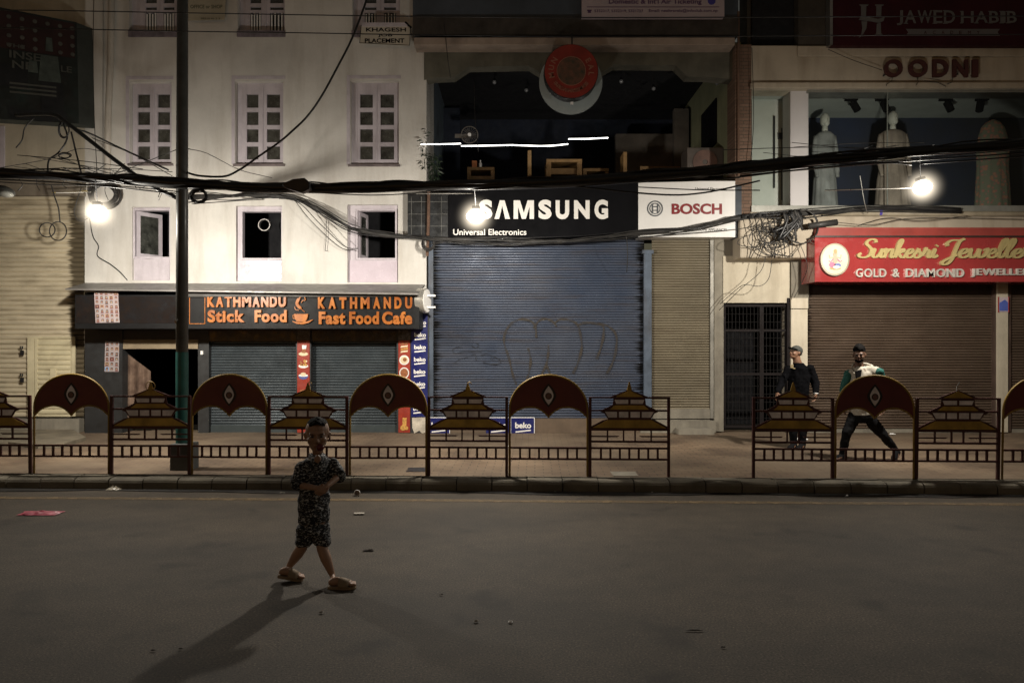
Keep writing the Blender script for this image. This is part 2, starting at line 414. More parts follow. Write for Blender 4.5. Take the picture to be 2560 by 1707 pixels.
# ================================================================ ground
def kerb_y(x): return 8.62 - .03 * x
def fence_y(x): return 8.87 - .035 * x
ASPH = special('worn_asphalt', asphalt_fn); PAVE = special('clay_pavers', paver_fn)
g = MB(); g.quad([(-150, -150, -.012), (150, -150, -.012), (150, 150, -.012), (-150, 150, -.012)]); structure(g, 'ground', C['concrete'], origin=(0, 0, 0))
g = MB(); g.quad([(-60, -6, 0), (60, -6, 0), (60, kerb_y(60), 0), (-60, kerb_y(-60), 0)]); structure(g, 'road', ASPH, origin=(0, 0, 0))
# faint worn edge line and a dark, wavy-edged gutter strip along the kerb
g = MB()
for i in range(-30, 30):
    a, b = i * .5, i * .5 + .5
    g.quad([(a, kerb_y(a) - .56, .004), (b, kerb_y(b) - .56, .004), (b, kerb_y(b) - .44, .004), (a, kerb_y(a) - .44, .004)])
structure(g, 'edge_line', see_through('worn_yellow_line', (.19, .13, .065), .75, 7), origin=(0, 0, 0))
g = MB()
for i in range(-30, 30):
    a, b = i * .5, i * .5 + .5; k = lambda t: .13 + .045 * math.sin(t * 1.7) + .03 * math.sin(t * 4.1)
    g.quad([(a, kerb_y(a) - k(a), .008), (b, kerb_y(b) - k(b), .008), (b, kerb_y(b), .008), (a, kerb_y(a), .008)])
structure(g, 'gutter', mat('dark_gutter_strip', (.016, .014, .012), .55, var=.5, vs=4, bump=.4, bs=40), origin=(0, 0, 0))
# kerb of rounded stone blocks
g = MB(); L = .42; x = -12.0
while x < 12:
    a, b = x + .006, x + L - .006
    dz = random.uniform(-.006, .006); dy = random.uniform(-.008, .008)
    prof = [(0, 0), (.0, .085), (.012, .112), (.04, .128), (.08, .135), (.235, .138), (.235, 0)]
    vs = [(xx, kerb_y(xx) + dy + p, q + (dz if q else 0)) for xx in (a, b) for p, q in prof]; n = len(prof)
    g.add(vs, [(i, i + n, (i + 1) % n + n, (i + 1) % n) for i in range(n)] + [list(range(n))[::-1], list(range(n, 2 * n))]); x += L
structure(g, 'kerb', mat('kerb_stone', (.150, .132, .100), .9, var=.25, vs=2.4, streak=.6, scol=(.045, .04, .032), ss=(2.5, 2.5, 2.5), bump=.5, bs=35), origin=(0, 0, 0))
g = MB(); g.quad([(-12, kerb_y(-12) + .001, .001), (12, kerb_y(12) + .001, .001), (12, kerb_y(12) + .24, .10), (-12, kerb_y(-12) + .24, .10)])
structure(g, 'kerb_bed', mat('kerb_joint_mortar', (.03, .027, .022), .95), origin=(0, 0, 0))
g = MB(); z = .14; g.quad([(-12, kerb_y(-12) + .232, z), (12, kerb_y(12) + .232, z), (12, 13.5, z), (-12, 13.5, z)]); structure(g, 'pavement', PAVE, origin=(0, 0, 0))
# broken concrete apron in front of the cream shutter
g = MB(); pts = []
zz = lambda px, py: None
A = [(-160, 1062), (60, 1062), (150, 1064), (205, 1068), (215, 1092), (160, 1108), (95, 1112), (20, 1104), (-160, 1110)]
ap = []
for px, py in A:
    Y = F * (H - .2) / (py - CY); ap.append((X(px, Y), min(Y, 13.12), .2))
n = len(ap); g.add(ap + [(a, b, .141) for a, b, c in ap], [list(range(n))[::-1]] + [(i, (i + 1) % n, (i + 1) % n + n, i + n) for i in range(n)])
structure(g, 'concrete_apron', mat('cracked_apron_concrete', (.16, .135, .095), .9, var=.35, vs=3, streak=.5, scol=(.07, .062, .045), ss=(4, 4, 4), bump=.6, bs=14), origin=(0, 0, 0))
# covers and stains let into the pavement
def ground_quad(px0, px1, py0, py1, z, skew=0):
    f = lambda a, b: (X(a, F * (H - z) / (b - CY)), F * (H - z) / (b - CY), z)
    return [f(px0, py1), f(px1, py1), f(px1 + skew, py0), f(px0 + skew, py0)]
t = tag(build(MB().quad(ground_quad(1015, 1063, 1168, 1178, .146, 6)), 'drain_cover', C['dark_metal']), 'black drain cover in the pavers behind the arch panel before the blue logo strip', 'drain cover')
t = tag(build(MB().quad(ground_quad(1533, 1596, 1178, 1189, .146, -8)), 'manhole_cover', C['concrete']), 'grey square manhole cover in the pavement behind the pagoda panel by the gap', 'manhole cover')

# ================================================================ railing along the kerb
MAROON = mat('maroon_rail_paint', (.060, .014, .014), .5, var=.3, vs=6, streak=.4, scol=(.03, .02, .015), ss=(9, 9, 2))
GOLD = mat('gold_rail_paint', (.29, .185, .038), .5, .1, var=.25, vs=6, streak=.4, scol=(.10, .06, .02), ss=(9, 9, 2))
OCHRE = mat('ochre_roof_paint', (.42, .27, .05), .55, var=.3, vs=5, streak=.35, scol=(.06, .035, .01))
BOARD = mat('maroon_board_paint', (.125, .024, .024), .45, var=.18, vs=3, streak=.2, scol=(.03, .01, .01))
EYEW = mat('white_eye_paint', (.78, .74, .78), .5, var=.2, vs=9, streak=.3, scol=(.3, .27, .26), ss=(12, 12, 2))
EYEK = mat('black_eye_paint', (.012, .010, .010), .5)
PUP = mat('gold_pupil_paint', (.26, .15, .04), .45, var=.3, vs=30)
PUPR = mat('faded_red_pupil_paint', (.15, .075, .065), .5, var=.3, vs=30)
def uc(xc, x0=1942.): return (xc - x0) / 746.0
def zc(yc): return (1375 - yc) / 746.0
def lower_rails(t, hw):
    for a, b in ((1107, 1124), (1207, 1224)):
        build(MB().box(-hw, hw, -.012, .012, zc(b), zc(a)), 'rail', MAROON, t)
    for k in range(7):
        u = -hw + 2 * hw * (k + 1) / 8
        build(MB().box(u - .0125, u + .0125, -.010, .010, zc(1208), zc(1123)), 'baluster', MAROON, t)
def pagoda(label):
    t = thing('pagoda_railing', label, 'railing', (0, 0, 0), 'railing panels shaped like pagodas')
    hw = .475
    for s in (-1, 1): build(MB().box(s * hw - .017, s * hw + .017, -.017, .017, 0, zc(652)), 'post', MAROON, t, bevel=.003)
    h = hw - .017
    lower_rails(t, h)
    for a, b in ((652, 667), (936, 957), (1047, 1065)): build(MB().box(-h, h, -.012, .012, zc(b), zc(a)), 'rail', MAROON, t)
    for s in (-1, 1): build(MB().box(*sorted((s * h, s * uc(2175))), -.0105, .0105, zc(784), zc(768)), 'rail', MAROON, t)
    def mir(pts, y0, y1, name, m):
        return build(MB().prism([(uc(a), zc(b)) for a, b in pts], y0, y1), name, m, t)
    mir([(1942, 583), (2120, 655), (2120, 668), (2085, 668), (2092, 722), (2120, 738), (2200, 775), (2200, 790), (2170, 800), (2135, 852), (2185, 865), (2285, 918), (2285, 938),
         (1599, 938), (1599, 918), (1699, 865), (1749, 852), (1714, 800), (1684, 790), (1684, 775), (1764, 738), (1792, 722), (1799, 668), (1764, 668), (1764, 655)][::-1], -.004, .008, 'backing_plate', MAROON)
    mir([(1942, 593), (2075, 655), (1809, 655)][::-1], -.010, -.0045, 'roof', OCHRE)
    mir([(1812, 728), (2072, 728), (2120, 766), (1764, 766)][::-1], -.010, -.0045, 'roof', OCHRE)
    mir([(1745, 860), (2139, 860), (2275, 932), (1609, 932)][::-1], -.010, -.0045, 'roof', OCHRE)
    for q in ([(1808, 677), (1931, 677), (1931, 714), (1822, 714)], [(1953, 677), (2076, 677), (2062, 714), (1953, 714)],
              [(1722, 786), (1830, 786), (1830, 838), (1752, 838)], [(1848, 786), (1932, 786), (1932, 838), (1848, 838)],
              [(1952, 786), (2036, 786), (2036, 838), (1952, 838)], [(2054, 786), (2162, 786), (2132, 838), (2054, 838)]):
        mir(q[::-1], -.009, -.0045, 'window_panel', EYEW)
    for s in (-1, 1):
        for xc in (197, 52):
            u = s * xc / 746; build(MB().box(u - .009, u + .009, -.009, .009, zc(1047), zc(957)), 'upright', MAROON, t)
        p = [(s * h, zc(1015)), (s * uc(2050), zc(1015)), (s * uc(2030), zc(1003)), (s * h, zc(1003))]
        build(MB().prism(p, -.0085, .0085), 'spur', MAROON, t)
    return t
def arch(label):
    t = thing('arch_railing', label, 'railing', (0, 0, 0), 'railing panels with an arch and painted eye')
    hw = .478
    mid = 1209.
    top = lambda th: (hw * math.cos(th), zc(770) + (zc(458) - zc(770)) * math.sin(th))
    n = 36; outer = [top(math.pi * k / n) for k in range(n + 1)]
    path = [(hw, 0)] + outer + [(-hw, 0)]
    m = MB(); m.tube([Vector((a, 0, b)) for a, b in path], .014, 6); build(m, 'arch_tube', GOLD, t, smooth=True)
    sc_ = [(-.468, 832), (-.40, 785), (-.32, 757), (-.23, 746), (-.14, 756), (-.07, 785), (-.02, 818), (0, 836), (.02, 818), (.07, 785), (.14, 757), (.23, 746), (.32, 757), (.40, 785), (.468, 832)]
    sp = smooth_path([Vector((a, 0, zc(b))) for a, b in sc_], 4)
    m = MB(); m.tube(sp, .0115, 6); build(m, 'scallop_tube', GOLD, t, smooth=True)
    ot = [(a * .978, b - .004) for a, b in outer]
    poly = ot + [(p.x, p.z) for p in sp]
    b = build(MB().prism(poly, -.004, .004), 'eye_board', BOARD, t)
    def almond(w, h, cz, y0, y1):
        pts = []
        for k in range(13):
            v = -1 + 2 * k / 12; pts.append((w * (1 - abs(v) ** 1.6), cz + h * v))
        pts += [(-a, z) for a, z in pts[-2:0:-1]]
        return MB().prism(pts, y0, y1)
    cz = zc(640)
    build(almond(.094, .145, cz, -.0065, -.0045), 'eye_shadow', EYEK, b)
    build(almond(.061, .115, cz, -.009, -.007), 'eye', EYEW, b)
    m = MB().ring((0, cz - .008), .031, .041, -.0115, -.0095, 24); build(m, 'iris_ring', EYEK, b)
    build(MB().disc((0, cz - .008), .031, -.0115, -.0095, 24), 'pupil', PUP, b)
    lower_rails(t, hw - .012)
    return t
def place_panel(o, a, b_):                         # a, b_: photo pixels of the panel's two ends
    s = []
    for px in (a, b_):
        y = 8.87 / (1 + .035 * (px - CX) / F); s.append(Vector((X(px, y), y, .14)))
    o.location = (s[0] + s[1]) / 2; d = s[1] - s[0]; o.rotation_euler = (random.gauss(0, .010), random.gauss(0, .004), math.atan2(d.y, d.x) + random.gauss(0, .006)); o.scale.x = d.length / .985
    return o
K = 2560 / 2352
pp = pagoda('pagoda railing panel cut off by the left edge of the photo')
aa = arch('arch railing panel with eye in front of the cream wicket door')
PG = [(-112, 73, None), (253, 438, 'pagoda railing panel with ring finial beside the street pole'), (615, 800, 'pagoda railing panel directly behind the walking boy'),
      (982, 1167, 'pagoda railing panel with small finial before the left side of the blue shutter'), (1352, 1539, 'pagoda railing panel with tall spire at the left of the gap in the railing'),
      (1727, 1915, 'pagoda railing panel in front of the man in the cap'), (2101, 2295, 'pagoda railing panel with thin bent rod on top, before the brown shutter')]
AR = [(76, 252, None), (439, 614, 'arch railing panel with eye in front of the left teal shutter'), (801, 982, 'arch railing panel with eye in front of the blue logo strip, right of the boy'),
      (1168, 1352, 'arch railing panel with eye in front of the middle of the blue shutter'), (1916, 2101, 'arch railing panel with eye in front of the man in the white jacket'),
      (2299, 2484, 'arch railing panel cut off by the right edge of the photo')]
pan = []
for i, (a, b_, lb) in enumerate(PG):
    o = pp if i == 0 else copy_tree(pp)
    if lb: o['label'] = lb
    place_panel(o, a * K, b_ * K); pan.append(o)
for i, (a, b_, lb) in enumerate(AR):
    o = aa if i == 0 else copy_tree(aa)
    if lb: o['label'] = lb
    place_panel(o, a * K, b_ * K)
    if i in (0, 4):
        for c in o.children_recursive:
            if c.name.startswith('pupil'): c.material_slots[0].link = 'OBJECT'; c.material_slots[0].material = PUPR
bpy.context.view_layer.update()
za = zc(587)
fin = {1: 'ring', 2: 'tri', 3: 'tri', 4: 'tall', 5: 'tall', 6: 'rod', 0: 'tri'}
for i, o in enumerate(pan):
    k = fin[i]; m = MB()
    if k == 'rod': m.tube([Vector((-.02, 0, za - .02)), Vector((-.012, 0, za + .05)), Vector((.018, 0, za + .10))], .006)
    else:
        hh = {'tri': .075, 'tall': .092, 'ring': .085}[k]; ww = .033
        m.prism([(-ww, za - .01), (ww, za - .01), (.006, za + hh), (-.006, za + hh)], -.006, .006)
    ORG[o] = Vector((0, 0, 0)); f = build(m, 'finial', OCHRE if k != 'rod' else C['steel'], o)
    if k in ('ring', 'tri'):
        r = .056 if k == 'ring' else .024; cz = za + (.03 if k == 'ring' else .062); cx = -.005 if k == 'ring' else .02
        build(MB().tube([Vector((cx + r * math.cos(t * math.pi / 12), .004, cz + r * math.sin(t * math.pi / 12))) for t in range(0, 25 if k == 'ring' else 19)], .005), 'finial_ring', GOLD, o)

# ================================================================ street pole
PY = 9.38
pole = thing('street_pole', 'tall grey steel street pole with a green band near its foot', 'pole', (X(456, PY), PY, .14))
px0 = X(456, PY)
zg0, zg1 = Z(1062, PY), Z(880, PY)
m = MB(); m.tube([Vector((px0 - .004, PY, .2)), Vector((px0 - .004, PY, 4)), Vector((px0 + .012, PY, 9.4))], [.074, .073, .058], 24)
build(m, 'shaft', mat('grey_pole_paint', (.085, .085, .08), .42, .25, var=.2, vs=5, streak=.4, scol=(.05, .045, .04), ss=(10, 10, .6)), pole, smooth=True)
build(MB().cyl(Vector((px0 - .004, PY, zg0 - .4)), Vector((px0 - .004, PY, zg1)), .0765, 24), 'green_band', mat('green_pole_paint', (.012, .085, .072), .5, var=.25, vs=5, streak=.3, scol=(.02, .03, .03)), pole, smooth=False)
fy = PY - .13
build(MB().pbox(424, 475, 1110, 1183, fy, fy + .27), 'footing', mat('grey_green_footing', (.075, .08, .078), .85, var=.25, vs=4, bump=.4, bs=20), pole, bevel=.012)
build(MB().cyl(Vector((px0 - .05, PY - .055, Z(805, PY))), Vector((px0 - .05, PY - .085, Z(805, PY))), .016, 10), 'bolt', C['steel'], pole)
# ================================================================ far-left building
YL = 13.2
def shutter(parent, a, c, t, b_, Y, pitch, depth, m, name='rolling_shutter'):
    mb = MB().slats(X(a, Y), X(c, Y), Z(b_, Y), Z(t, Y), Y, pitch, depth); return part_centered(mb, name, m, parent)
cb = thing('cream_building', 'cream building with a wide dirty cream rolling shutter at the left edge', 'building', (X(60, YL), YL, .14))
TOP = 9.3
CREAMSH = mat('dirty_cream_shutter', (.56, .49, .355), .5, var=.14, vs=1.5, streak=.5, scol=(.12, .085, .045), ss=(1.2, 1.2, 9), edge=(1.75, .45, (.10, .08, .05)))
m = MB(); m.box(X(-320, YL), X(212, YL), YL, YL + .5, Z(487, YL), TOP); build(m, 'wall', C['cream'], cb)
m = MB(); m.pbox(-320, 207, 434, 489, YL - .10, YL - .002); build(m, 'shutter_housing', mat('rusty_beam', (.20, .17, .13), .8, var=.3, vs=3, streak=.7, scol=(.07, .045, .03), ss=(3, 3, 1), bump=.2), cb)
shutter(cb, -320, 212, 487, 1042, YL + .06, .088, .028, CREAMSH)
w_ = thing  # wicket door in the shutter
WC = mat('cream_door_paint', (.58, .52, .35), .5, var=.12, vs=2, streak=.4, scol=(.16, .11, .06), ss=(3, 3, 3))
m = MB(); m.pbox(86, 187, 845, 1041, YL - .005, YL + .02)
d = build(m, 'wicket_door', WC, cb)
m = MB(); m.slats(X(94, YL), X(178, YL), Z(1035, YL), Z(852, YL), YL - .006, .088, .022); build(m, 'door_slats', WC, d)
m = MB(); m.pbox(68, 85, 842, 1042, YL - .03, YL + .01); m.pbox(87, 93, 846, 1040, YL - .03, YL); m.pbox(179, 187, 846, 1040, YL - .03, YL); m.pbox(85, 187, 841, 846, YL - .03, YL)
build(m, 'door_frame', WC, d)
m = MB(); m.pbox(125, 139, 922, 952, YL - .045, YL - .02); build(m, 'handle_plate', WC, d)
for py in (880, 948):
    m = MB(); m.pbox(50, 57, py - 4, py + 8, YL - .05, YL - .02); m.tube([P(51, py - 7, YL - .04), P(51, py - 14, YL - .04), P(56, py - 14, YL - .04), P(56, py - 7, YL - .04)], .012, 6)
    build(m, 'padlock', C['dark_metal'], cb)
m = MB(); m.box(X(-320, YL), X(205, YL), YL - .1, YL + .4, .142, Z(1046, YL)); build(m, 'threshold', C['concrete'], cb)
m = MB(); m.pbox(-60, 10, 315, 425, YL - .03, YL); build(m, 'window_frame', C['lilac'], cb)

# projecting advertising box on the building's corner
bb = thing('billboard', 'dark advertising billboard with rows of white dots hanging at the upper left', 'billboard', (X(120, 12.4), 12.4, Z(300, 12.4)))
yl, yr = 11.6, 12.9
c0, c1, c2, c3 = P(-140, -8, yl), P(191, 57, yr), P(197, 310, yr), P(-140, 290, yl)
def bbp(u, v, off=.012):                            # point on the board's face (u right, v down)
    a = c0.lerp(c1, u); b = c3.lerp(c2, u); n = (c1 - c0).cross(c3 - c0).normalized()
    if n.y > 0: n = -n
    return a.lerp(b, v) + n * off
ADV = mat('dark_poster_print', (.017, .010, .008), .4, var=.5, vs=2.2, c2=(.013, .022, .019))
m = MB(); back = Vector((.17, .30, 0)); q = [c0, c1, c2, c3]; q2 = [p + back for p in q]
m.add(q + q2, [(3, 2, 1, 0), (4, 5, 6, 7), (0, 1, 5, 4), (1, 2, 6, 5), (2, 3, 7, 6), (3, 0, 4, 7)]); build(m, 'box', [mat('grey_green_box', (.035, .04, .035), .6, var=.25)], bb)
def bquad(u0, u1, v0, v1, off, mname, mt, par=bb): return build(MB().quad([bbp(u0, v1, off), bbp(u1, v1, off), bbp(u1, v0, off), bbp(u0, v0, off)]), mname, mt, par)
pr = bquad(.0, 1, 0, 1, .012, 'poster_print', ADV)
bquad(.02, .98, .02, .36, .016, 'poster_red_field', mat('poster_red', (.026, .008, .007), .4, var=.3), pr)
m = MB()
for i in range(10):
    for k in range(4):
        if i in (7,) and k > 0: continue
        c = bbp(.06 + i * .1, .07 + k * .085, .02); e = (c1 - c0).normalized() * .035; m.ell(c, e, Vector((0, .004, 0)), Vector((0, 0, .035)), 10, 5)
build(m, 'poster_dots', mat('poster_dot_white', (.075, .072, .06), .5), pr)
m = MB()
for u0, u1, v0, v1 in ((.68, .86, .37, .62), (.74, .80, .2, .33), (.60, .68, .44, .55)): m.quad([bbp(u0, v1, .021), bbp(u1, v1, .021), bbp((u0 + u1) / 2 + (u1 - u0) * .38, v0, .021), bbp((u0 + u1) / 2 - (u1 - u0) * .38, v0, .021)])
build(m, 'poster_pale_figure', mat('poster_pale_green', (.05, .062, .052), .5, var=.35, vs=6), pr)
m = MB()
for u0, u1, v0, v1 in ((.33, .60, .5, .7), (.70, .88, .62, .98), (.45, .9, .9, .99)): m.quad([bbp(u0, v1, .0225), bbp(u1, v1, .0225), bbp(u1, v0, .0225), bbp(u0, v0, .0225)])
build(m, 'poster_dark_blocks', mat('poster_black', (.008, .008, .009), .4), pr)
def btext(body, u0, u1, v0, v1):
    vs, fs = glyphs(body, .02, 0, 1); ax, bx = min(v[0] for v in vs), max(v[0] for v in vs); az, bz = min(v[1] for v in vs), max(v[1] for v in vs)
    return [bbp(u0 + (v[0] - ax) / (bx - ax) * (u1 - u0), v1 - (v[1] - az) / (bz - az) * (v1 - v0), .026 if v[2] > 0 else .024) for v in vs], fs
m = MB()
for tx in (('INSE', .46, .70, .37, .44), ('NE', .48, .64, .46, .53), ('LE', .86, .95, .45, .51), ('THE', .44, .58, .31, .345)): m.add(*btext(*tx))
for v in (.66, .70, .74): m.quad([bbp(.46, v + .018, .024), bbp(.82, v + .018, .024), bbp(.82, v, .024), bbp(.46, v, .024)])
build(m, 'poster_lettering', mat('poster_grey_letters', (.06, .06, .05), .5), pr)
# unlit lamp head at the left edge
lh = thing('street_lamp_head', 'dark unlit lamp head hanging under the cable at the left edge', 'lamp', P(8, 478, 9.6))
m = MB(); m.ell(P(8, 478, 9.6), Vector((.15, 0, -.03)), Vector((0, .1, 0)), Vector((0, 0, .075)), 18, 10); build(m, 'lamp_shell', mat('dark_lamp_shell', (.05, .05, .045), .3, .3), lh, smooth=True)
m = MB(); m.ell(P(10, 484, 9.56), Vector((.12, 0, -.02)), Vector((0, .08, 0)), Vector((0, 0, .05)), 16, 8); build(m, 'lamp_glass', mat('clear_lamp_glass', (.22, .22, .2), .1), lh, smooth=True)
m = MB(); m.tube([P(8, 470, 9.6), P(-40, 452, 9.6)], .015); build(m, 'lamp_arm', C['dark_metal'], lh)

# ================================================================ white building with the cafe
YW = 13.2
wb = thing('white_building', 'tall white plastered building with lilac windows above a cafe', 'building', (X(640, YW), YW, .14))
H1 = [(322, 442, -200, 90), (594, 712, -200, 90), (881, 1000, -200, 92)]
H2 = [(324, 429, 205, 409), (588, 708, 204, 410), (876, 997, 203, 411)]
H3 = [(330, 425, 518, 701), (590, 705, 515, 703), (868, 995, 512, 706)]
hol = [(X(a, YW), X(c, YW), Z(b_, YW), min(Z(t, YW), TOP - .3)) for a, c, t, b_ in H1 + H2 + H3]
m = MB(); m.wall(X(212, YW), X(1066, YW), Z(730, YW), TOP, hol, YW, .24)
x0, x1 = X(212, YW), X(1066, YW)
m.box(x0, x1, YW + 1.2, YW + 1.25, .14, TOP); m.quad([(x1, YW, Z(730, YW)), (x1, YW + 1.2, Z(730, YW)), (x1, YW + 1.2, TOP), (x1, YW, TOP)]); m.quad([(x0, YW, .14), (x0, YW, TOP), (x0, YW + 1.2, TOP), (x0, YW + 1.2, .14)])
build(m, 'wall', C['plaster'], wb)
m = MB(); m.box(x0 - .05, x1 + .05, YW - .1, YW + 1.3, TOP, TOP + .15); build(m, 'roof', C['concrete'], wb)
m = MB(); m.box(x0 + .02, x1 - .02, YW + 1.1, YW + 1.15, Z(735, YW), TOP); build(m, 'dark_rooms', C['black'], wb)
m = MB(); m.pbox(214, 256, -200, 436, YW - .05, YW - .001); build(m, 'corner_pilaster', C['plaster'], wb)
m = MB(); m.tube([P(281, -180, YW - .06), P(276, 160, YW - .06), P(270, 300, YW - .06), P(268, 440, YW - .06)], .055, 12); build(m, 'drain_pipe', mat('painted_drain_pipe', (.55, .51, .45), .6, var=.1, streak=.3, scol=(.25, .2, .16)), wb, smooth=True)
LI = C['lilac']
def frame(mb, a, c, t, b_, Y, wpx, d=.05):          # a rectangular frame of four bars
    mb.pbox(a, a + wpx, t, b_, Y, Y + d); mb.pbox(c - wpx, c, t, b_, Y, Y + d); mb.pbox(a + wpx, c - wpx, t, t + wpx, Y + .002, Y + d); mb.pbox(a + wpx, c - wpx, b_ - wpx, b_, Y + .002, Y + d); return mb
def sash_window(hole, cols, rows, fx, ybot, y=YW + .1, lower=False):
    a, c, t, b_ = hole; m = MB(); Y = y; win = None
    m.wall(X(fx, Y), X(c + 2, Y), Z(b_, Y), min(Z(t - 2, Y), TOP - .3), [(X(p, Y), X(q, Y), Z(s, Y), Z(r, Y)) for p, q in cols for r, s in rows], Y, .05)
    win = build(m, 'window', LI, wb)
    m = MB(); m.pbox(a - 2, fx, t - 4, b_, Y + .012, Y + .05); build(m, 'side_jamb', LI, win)
    mid = (cols[0][1] + cols[1][0]) / 2
    m = MB(); m.pbox(mid - 1.3, mid + 1.3, max(t, -180) + 14, b_ - 2, Y - .012, Y - .002); build(m, 'meeting_stile', LI, win)
    for p, q in cols:
        for r, s in rows:
            m = MB(); m.pbox(p - 1, q + 1, r - 1, s + 1, Y + .035, Y + .04); build(m, 'pane', C['pane'], win)
    return win
rows2 = [(236, 270), (280, 313), (323, 356), (366, 399)]
for h, cols, fx in ((H2[0], [(344, 375), (394, 425)], 333), (H2[1], [(617, 646), (667, 700)], 605), (H2[2], [(900, 932), (951, 985)], 894)):
    sash_window(h, cols, rows2, fx, 400)
rows1 = [(-120, -10), (-2, 9), (18, 26)]
for h, cols, fx in ((H1[0], [(364, 392), (409, 436)], 350), (H1[1], [(626, 653), (675, 709)], 612), (H1[2], [(912, 941), (960, 990)], 905)):
    a, c, t, b_ = h; Y = YW + .1
    win = sash_window(h, cols, rows1 + [(33, 80)], fx, 80)
    for p, q in cols:
        n = 4
        for k in range(n):
            u = p + (q - p) * (k + .5) / n; m = MB(); m.pbox(u - 1.6, u + 1.6, 36 - 3 * (k % 2), 80, Y - .02, Y - .008); build(m, 'baluster', C['white'], win)
    m = MB(); m.pbox(a - 2, c, 77, 92, YW - .03, YW + .09); build(m, 'sill', mat('shaded_soiled_sill', (.20, .17, .2), .8, var=.4, vs=5, streak=.5), win)  # dark tone paints in the sill shadow, over a soiled lilac sill
for (a, c, t, b_), lw in zip(H2, (3, 3, 3)):
    m = MB(); m.pbox(a - 6, c + 3, b_, b_ + 5, YW - .03, YW + .1); build(m, 'sill', mat('soiled_sill', (.17, .14, .14), .8, var=.4, vs=5), wb)
    m = MB(); m.prism([(X(a - 9, YW), Z(b_ + 1, YW)), (X(a - 1, YW), Z(b_ + 1, YW)), (X(a - 1, YW), Z(t - 6, YW)), (X(c + 5, YW), Z(t - 6, YW)), (X(c + 5, YW), Z(t - 14, YW)), (X(a - 9, YW), Z(t - 14, YW))][::1], YW - .006, YW - .001); build(m, 'painted_surround', LI, wb)
OPEN = [(338, 423, 527, 643), (607, 703, 530, 646), (895, 988, 528, 646)]
for i, ((a, c, t, b_), (p, q, r, s)) in enumerate(zip(H3, OPEN)):
    Y = YW + .07; m = MB(); m.wall(X(a - 3, Y), X(c + 3, Y), Z(b_ + 2, Y), Z(t - 3, Y), [(X(p, Y), X(q, Y), Z(s, Y), Z(r, Y))], Y, .10); win = build(m, 'window', LI, wb)
    m = MB(); frame(m, p - 5, q + 4, r - 5, s + 3, Y - .035, 4, .03); build(m, 'window_frame', LI, win)
    m = MB(); m.pbox(a + (4 if i else 8), c - 2, s + 6, b_ - 1, Y - .014, Y - .002); build(m, 'lower_panel', C['lilac_gloss'] if i else LI, win)
    if i in (0, 2):                                  # a casement sash swung into the room
        hx = X(p + 2, Y + .05); ln = .50 if i == 0 else .42; an = R(58 if i == 0 else 80); dv = Vector((math.cos(an), math.sin(an), 0))
        z0, z1 = Z(s - 1, Y + .05), Z(r + 1, Y + .05); b0 = Vector((hx, Y + .06, 0)); nn = Vector((dv.y, -dv.x, 0))
        m = MB()
        for u0, u1, q0, q1 in ((0, .07, z0, z1), (ln - .07, ln, z0, z1), (.07, ln - .07, z0, z0 + .07), (.07, ln - .07, z1 - .07, z1)):
            m.obox(b0 + dv * (u0 + u1) / 2 + Vector((0, 0, (q0 + q1) / 2)), dv * (u1 - u0) / 2, nn * .018, Vector((0, 0, (q1 - q0) / 2)))
        sh = build(m, 'casement', LI, win)
        m = MB(); m.obox(b0 + dv * ln / 2 + Vector((0, 0, (z0 + z1) / 2)), dv * (ln / 2 - .06), nn * .003, Vector((0, 0, (z1 - z0) / 2 - .06))); build(m, 'pane', C['pane'], sh)
    if i == 1:
        cx, cz = X(662, YW + .3), Z(563, YW + .3); m = MB(); m.ring((cx, cz), .098, .112, YW + .26, YW + .36, 28); f = build(m, 'exhaust_duct', C['steel'], win)
# stains and marks on the wall
# ---- ground floor of the white building
DK = mat('dark_shopfront_paint', (.022, .023, .024), .5, var=.25, vs=3, streak=.35, scol=(.012, .012, .012))
Y0 = 13.05
m = MB()
m.pbox(212, 306, 740, 1084, Y0, 13.5); m.pbox(495, 522, 800, 1084, Y0 + .02, 13.5); m.pbox(306, 495, 815, 848, Y0 + .03, 13.3)
build(m, 'shopfront_wall', DK, wb)
m = MB(); m.pbox(740, 777, 800, 1083, Y0, 13.5); build(m, 'shopfront_pier', DK, wb)
m = MB(); m.pbox(992, 1072, 780, 1083, Y0, 13.5); build(m, 'shopfront_pier', DK, wb)
m = MB(); m.pbox(522, 995, 795, 853, Y0 + .03, 13.4); build(m, 'shutter_housing', mat('dark_navy_housing', (.012, .016, .024), .3, var=.3, streak=.2, scol=(.05, .05, .05)), wb)
TEAL = mat('teal_grey_shutter', (.052, .064, .072), .38, .3, var=.15, vs=1.6, streak=.35, scol=(.03, .035, .035), ss=(2, 2, 10))
shutter(wb, 520, 742, 852, 1080, 13.2, .050, .022, TEAL); shutter(wb, 776, 994, 852, 1080, 13.2, .050, .022, TEAL)
m = MB()
m.pbox(520, 742, 1062, 1081, 13.16, 13.2); build(m, 'shutter_bottom_bar', mat('dark_teal_bar', (.03, .04, .042), .5), wb)
m = MB(); m.pbox(776, 994, 1062, 1081, 13.16, 13.2); build(m, 'shutter_bottom_bar', MATS['dark_teal_bar'], wb)
m = MB(); m.pbox(306, 497, 849, 872, Y0 + .02, Y0 + .08); build(m, 'half_open_shutter', mat('tan_bottom_rail', (.21, .165, .105), .6, var=.2, streak=.5, scol=(.06, .045, .03), ss=(3, 3, 3)), wb)
m = MB(); m.box(X(240, 14.5), X(700, 14.5), 14.4, 14.45, .14, 2.4); m.box(X(212, 13.5), X(530, 13.5), 13.5, 14.5, 2.35, 2.4); build(m, 'dark_room', C['black'], wb)
cu = MB(); pts = [(310, 878), (377, 928), (378, 1052), (309, 1058)]
cur = []; nU, nV = 18, 14
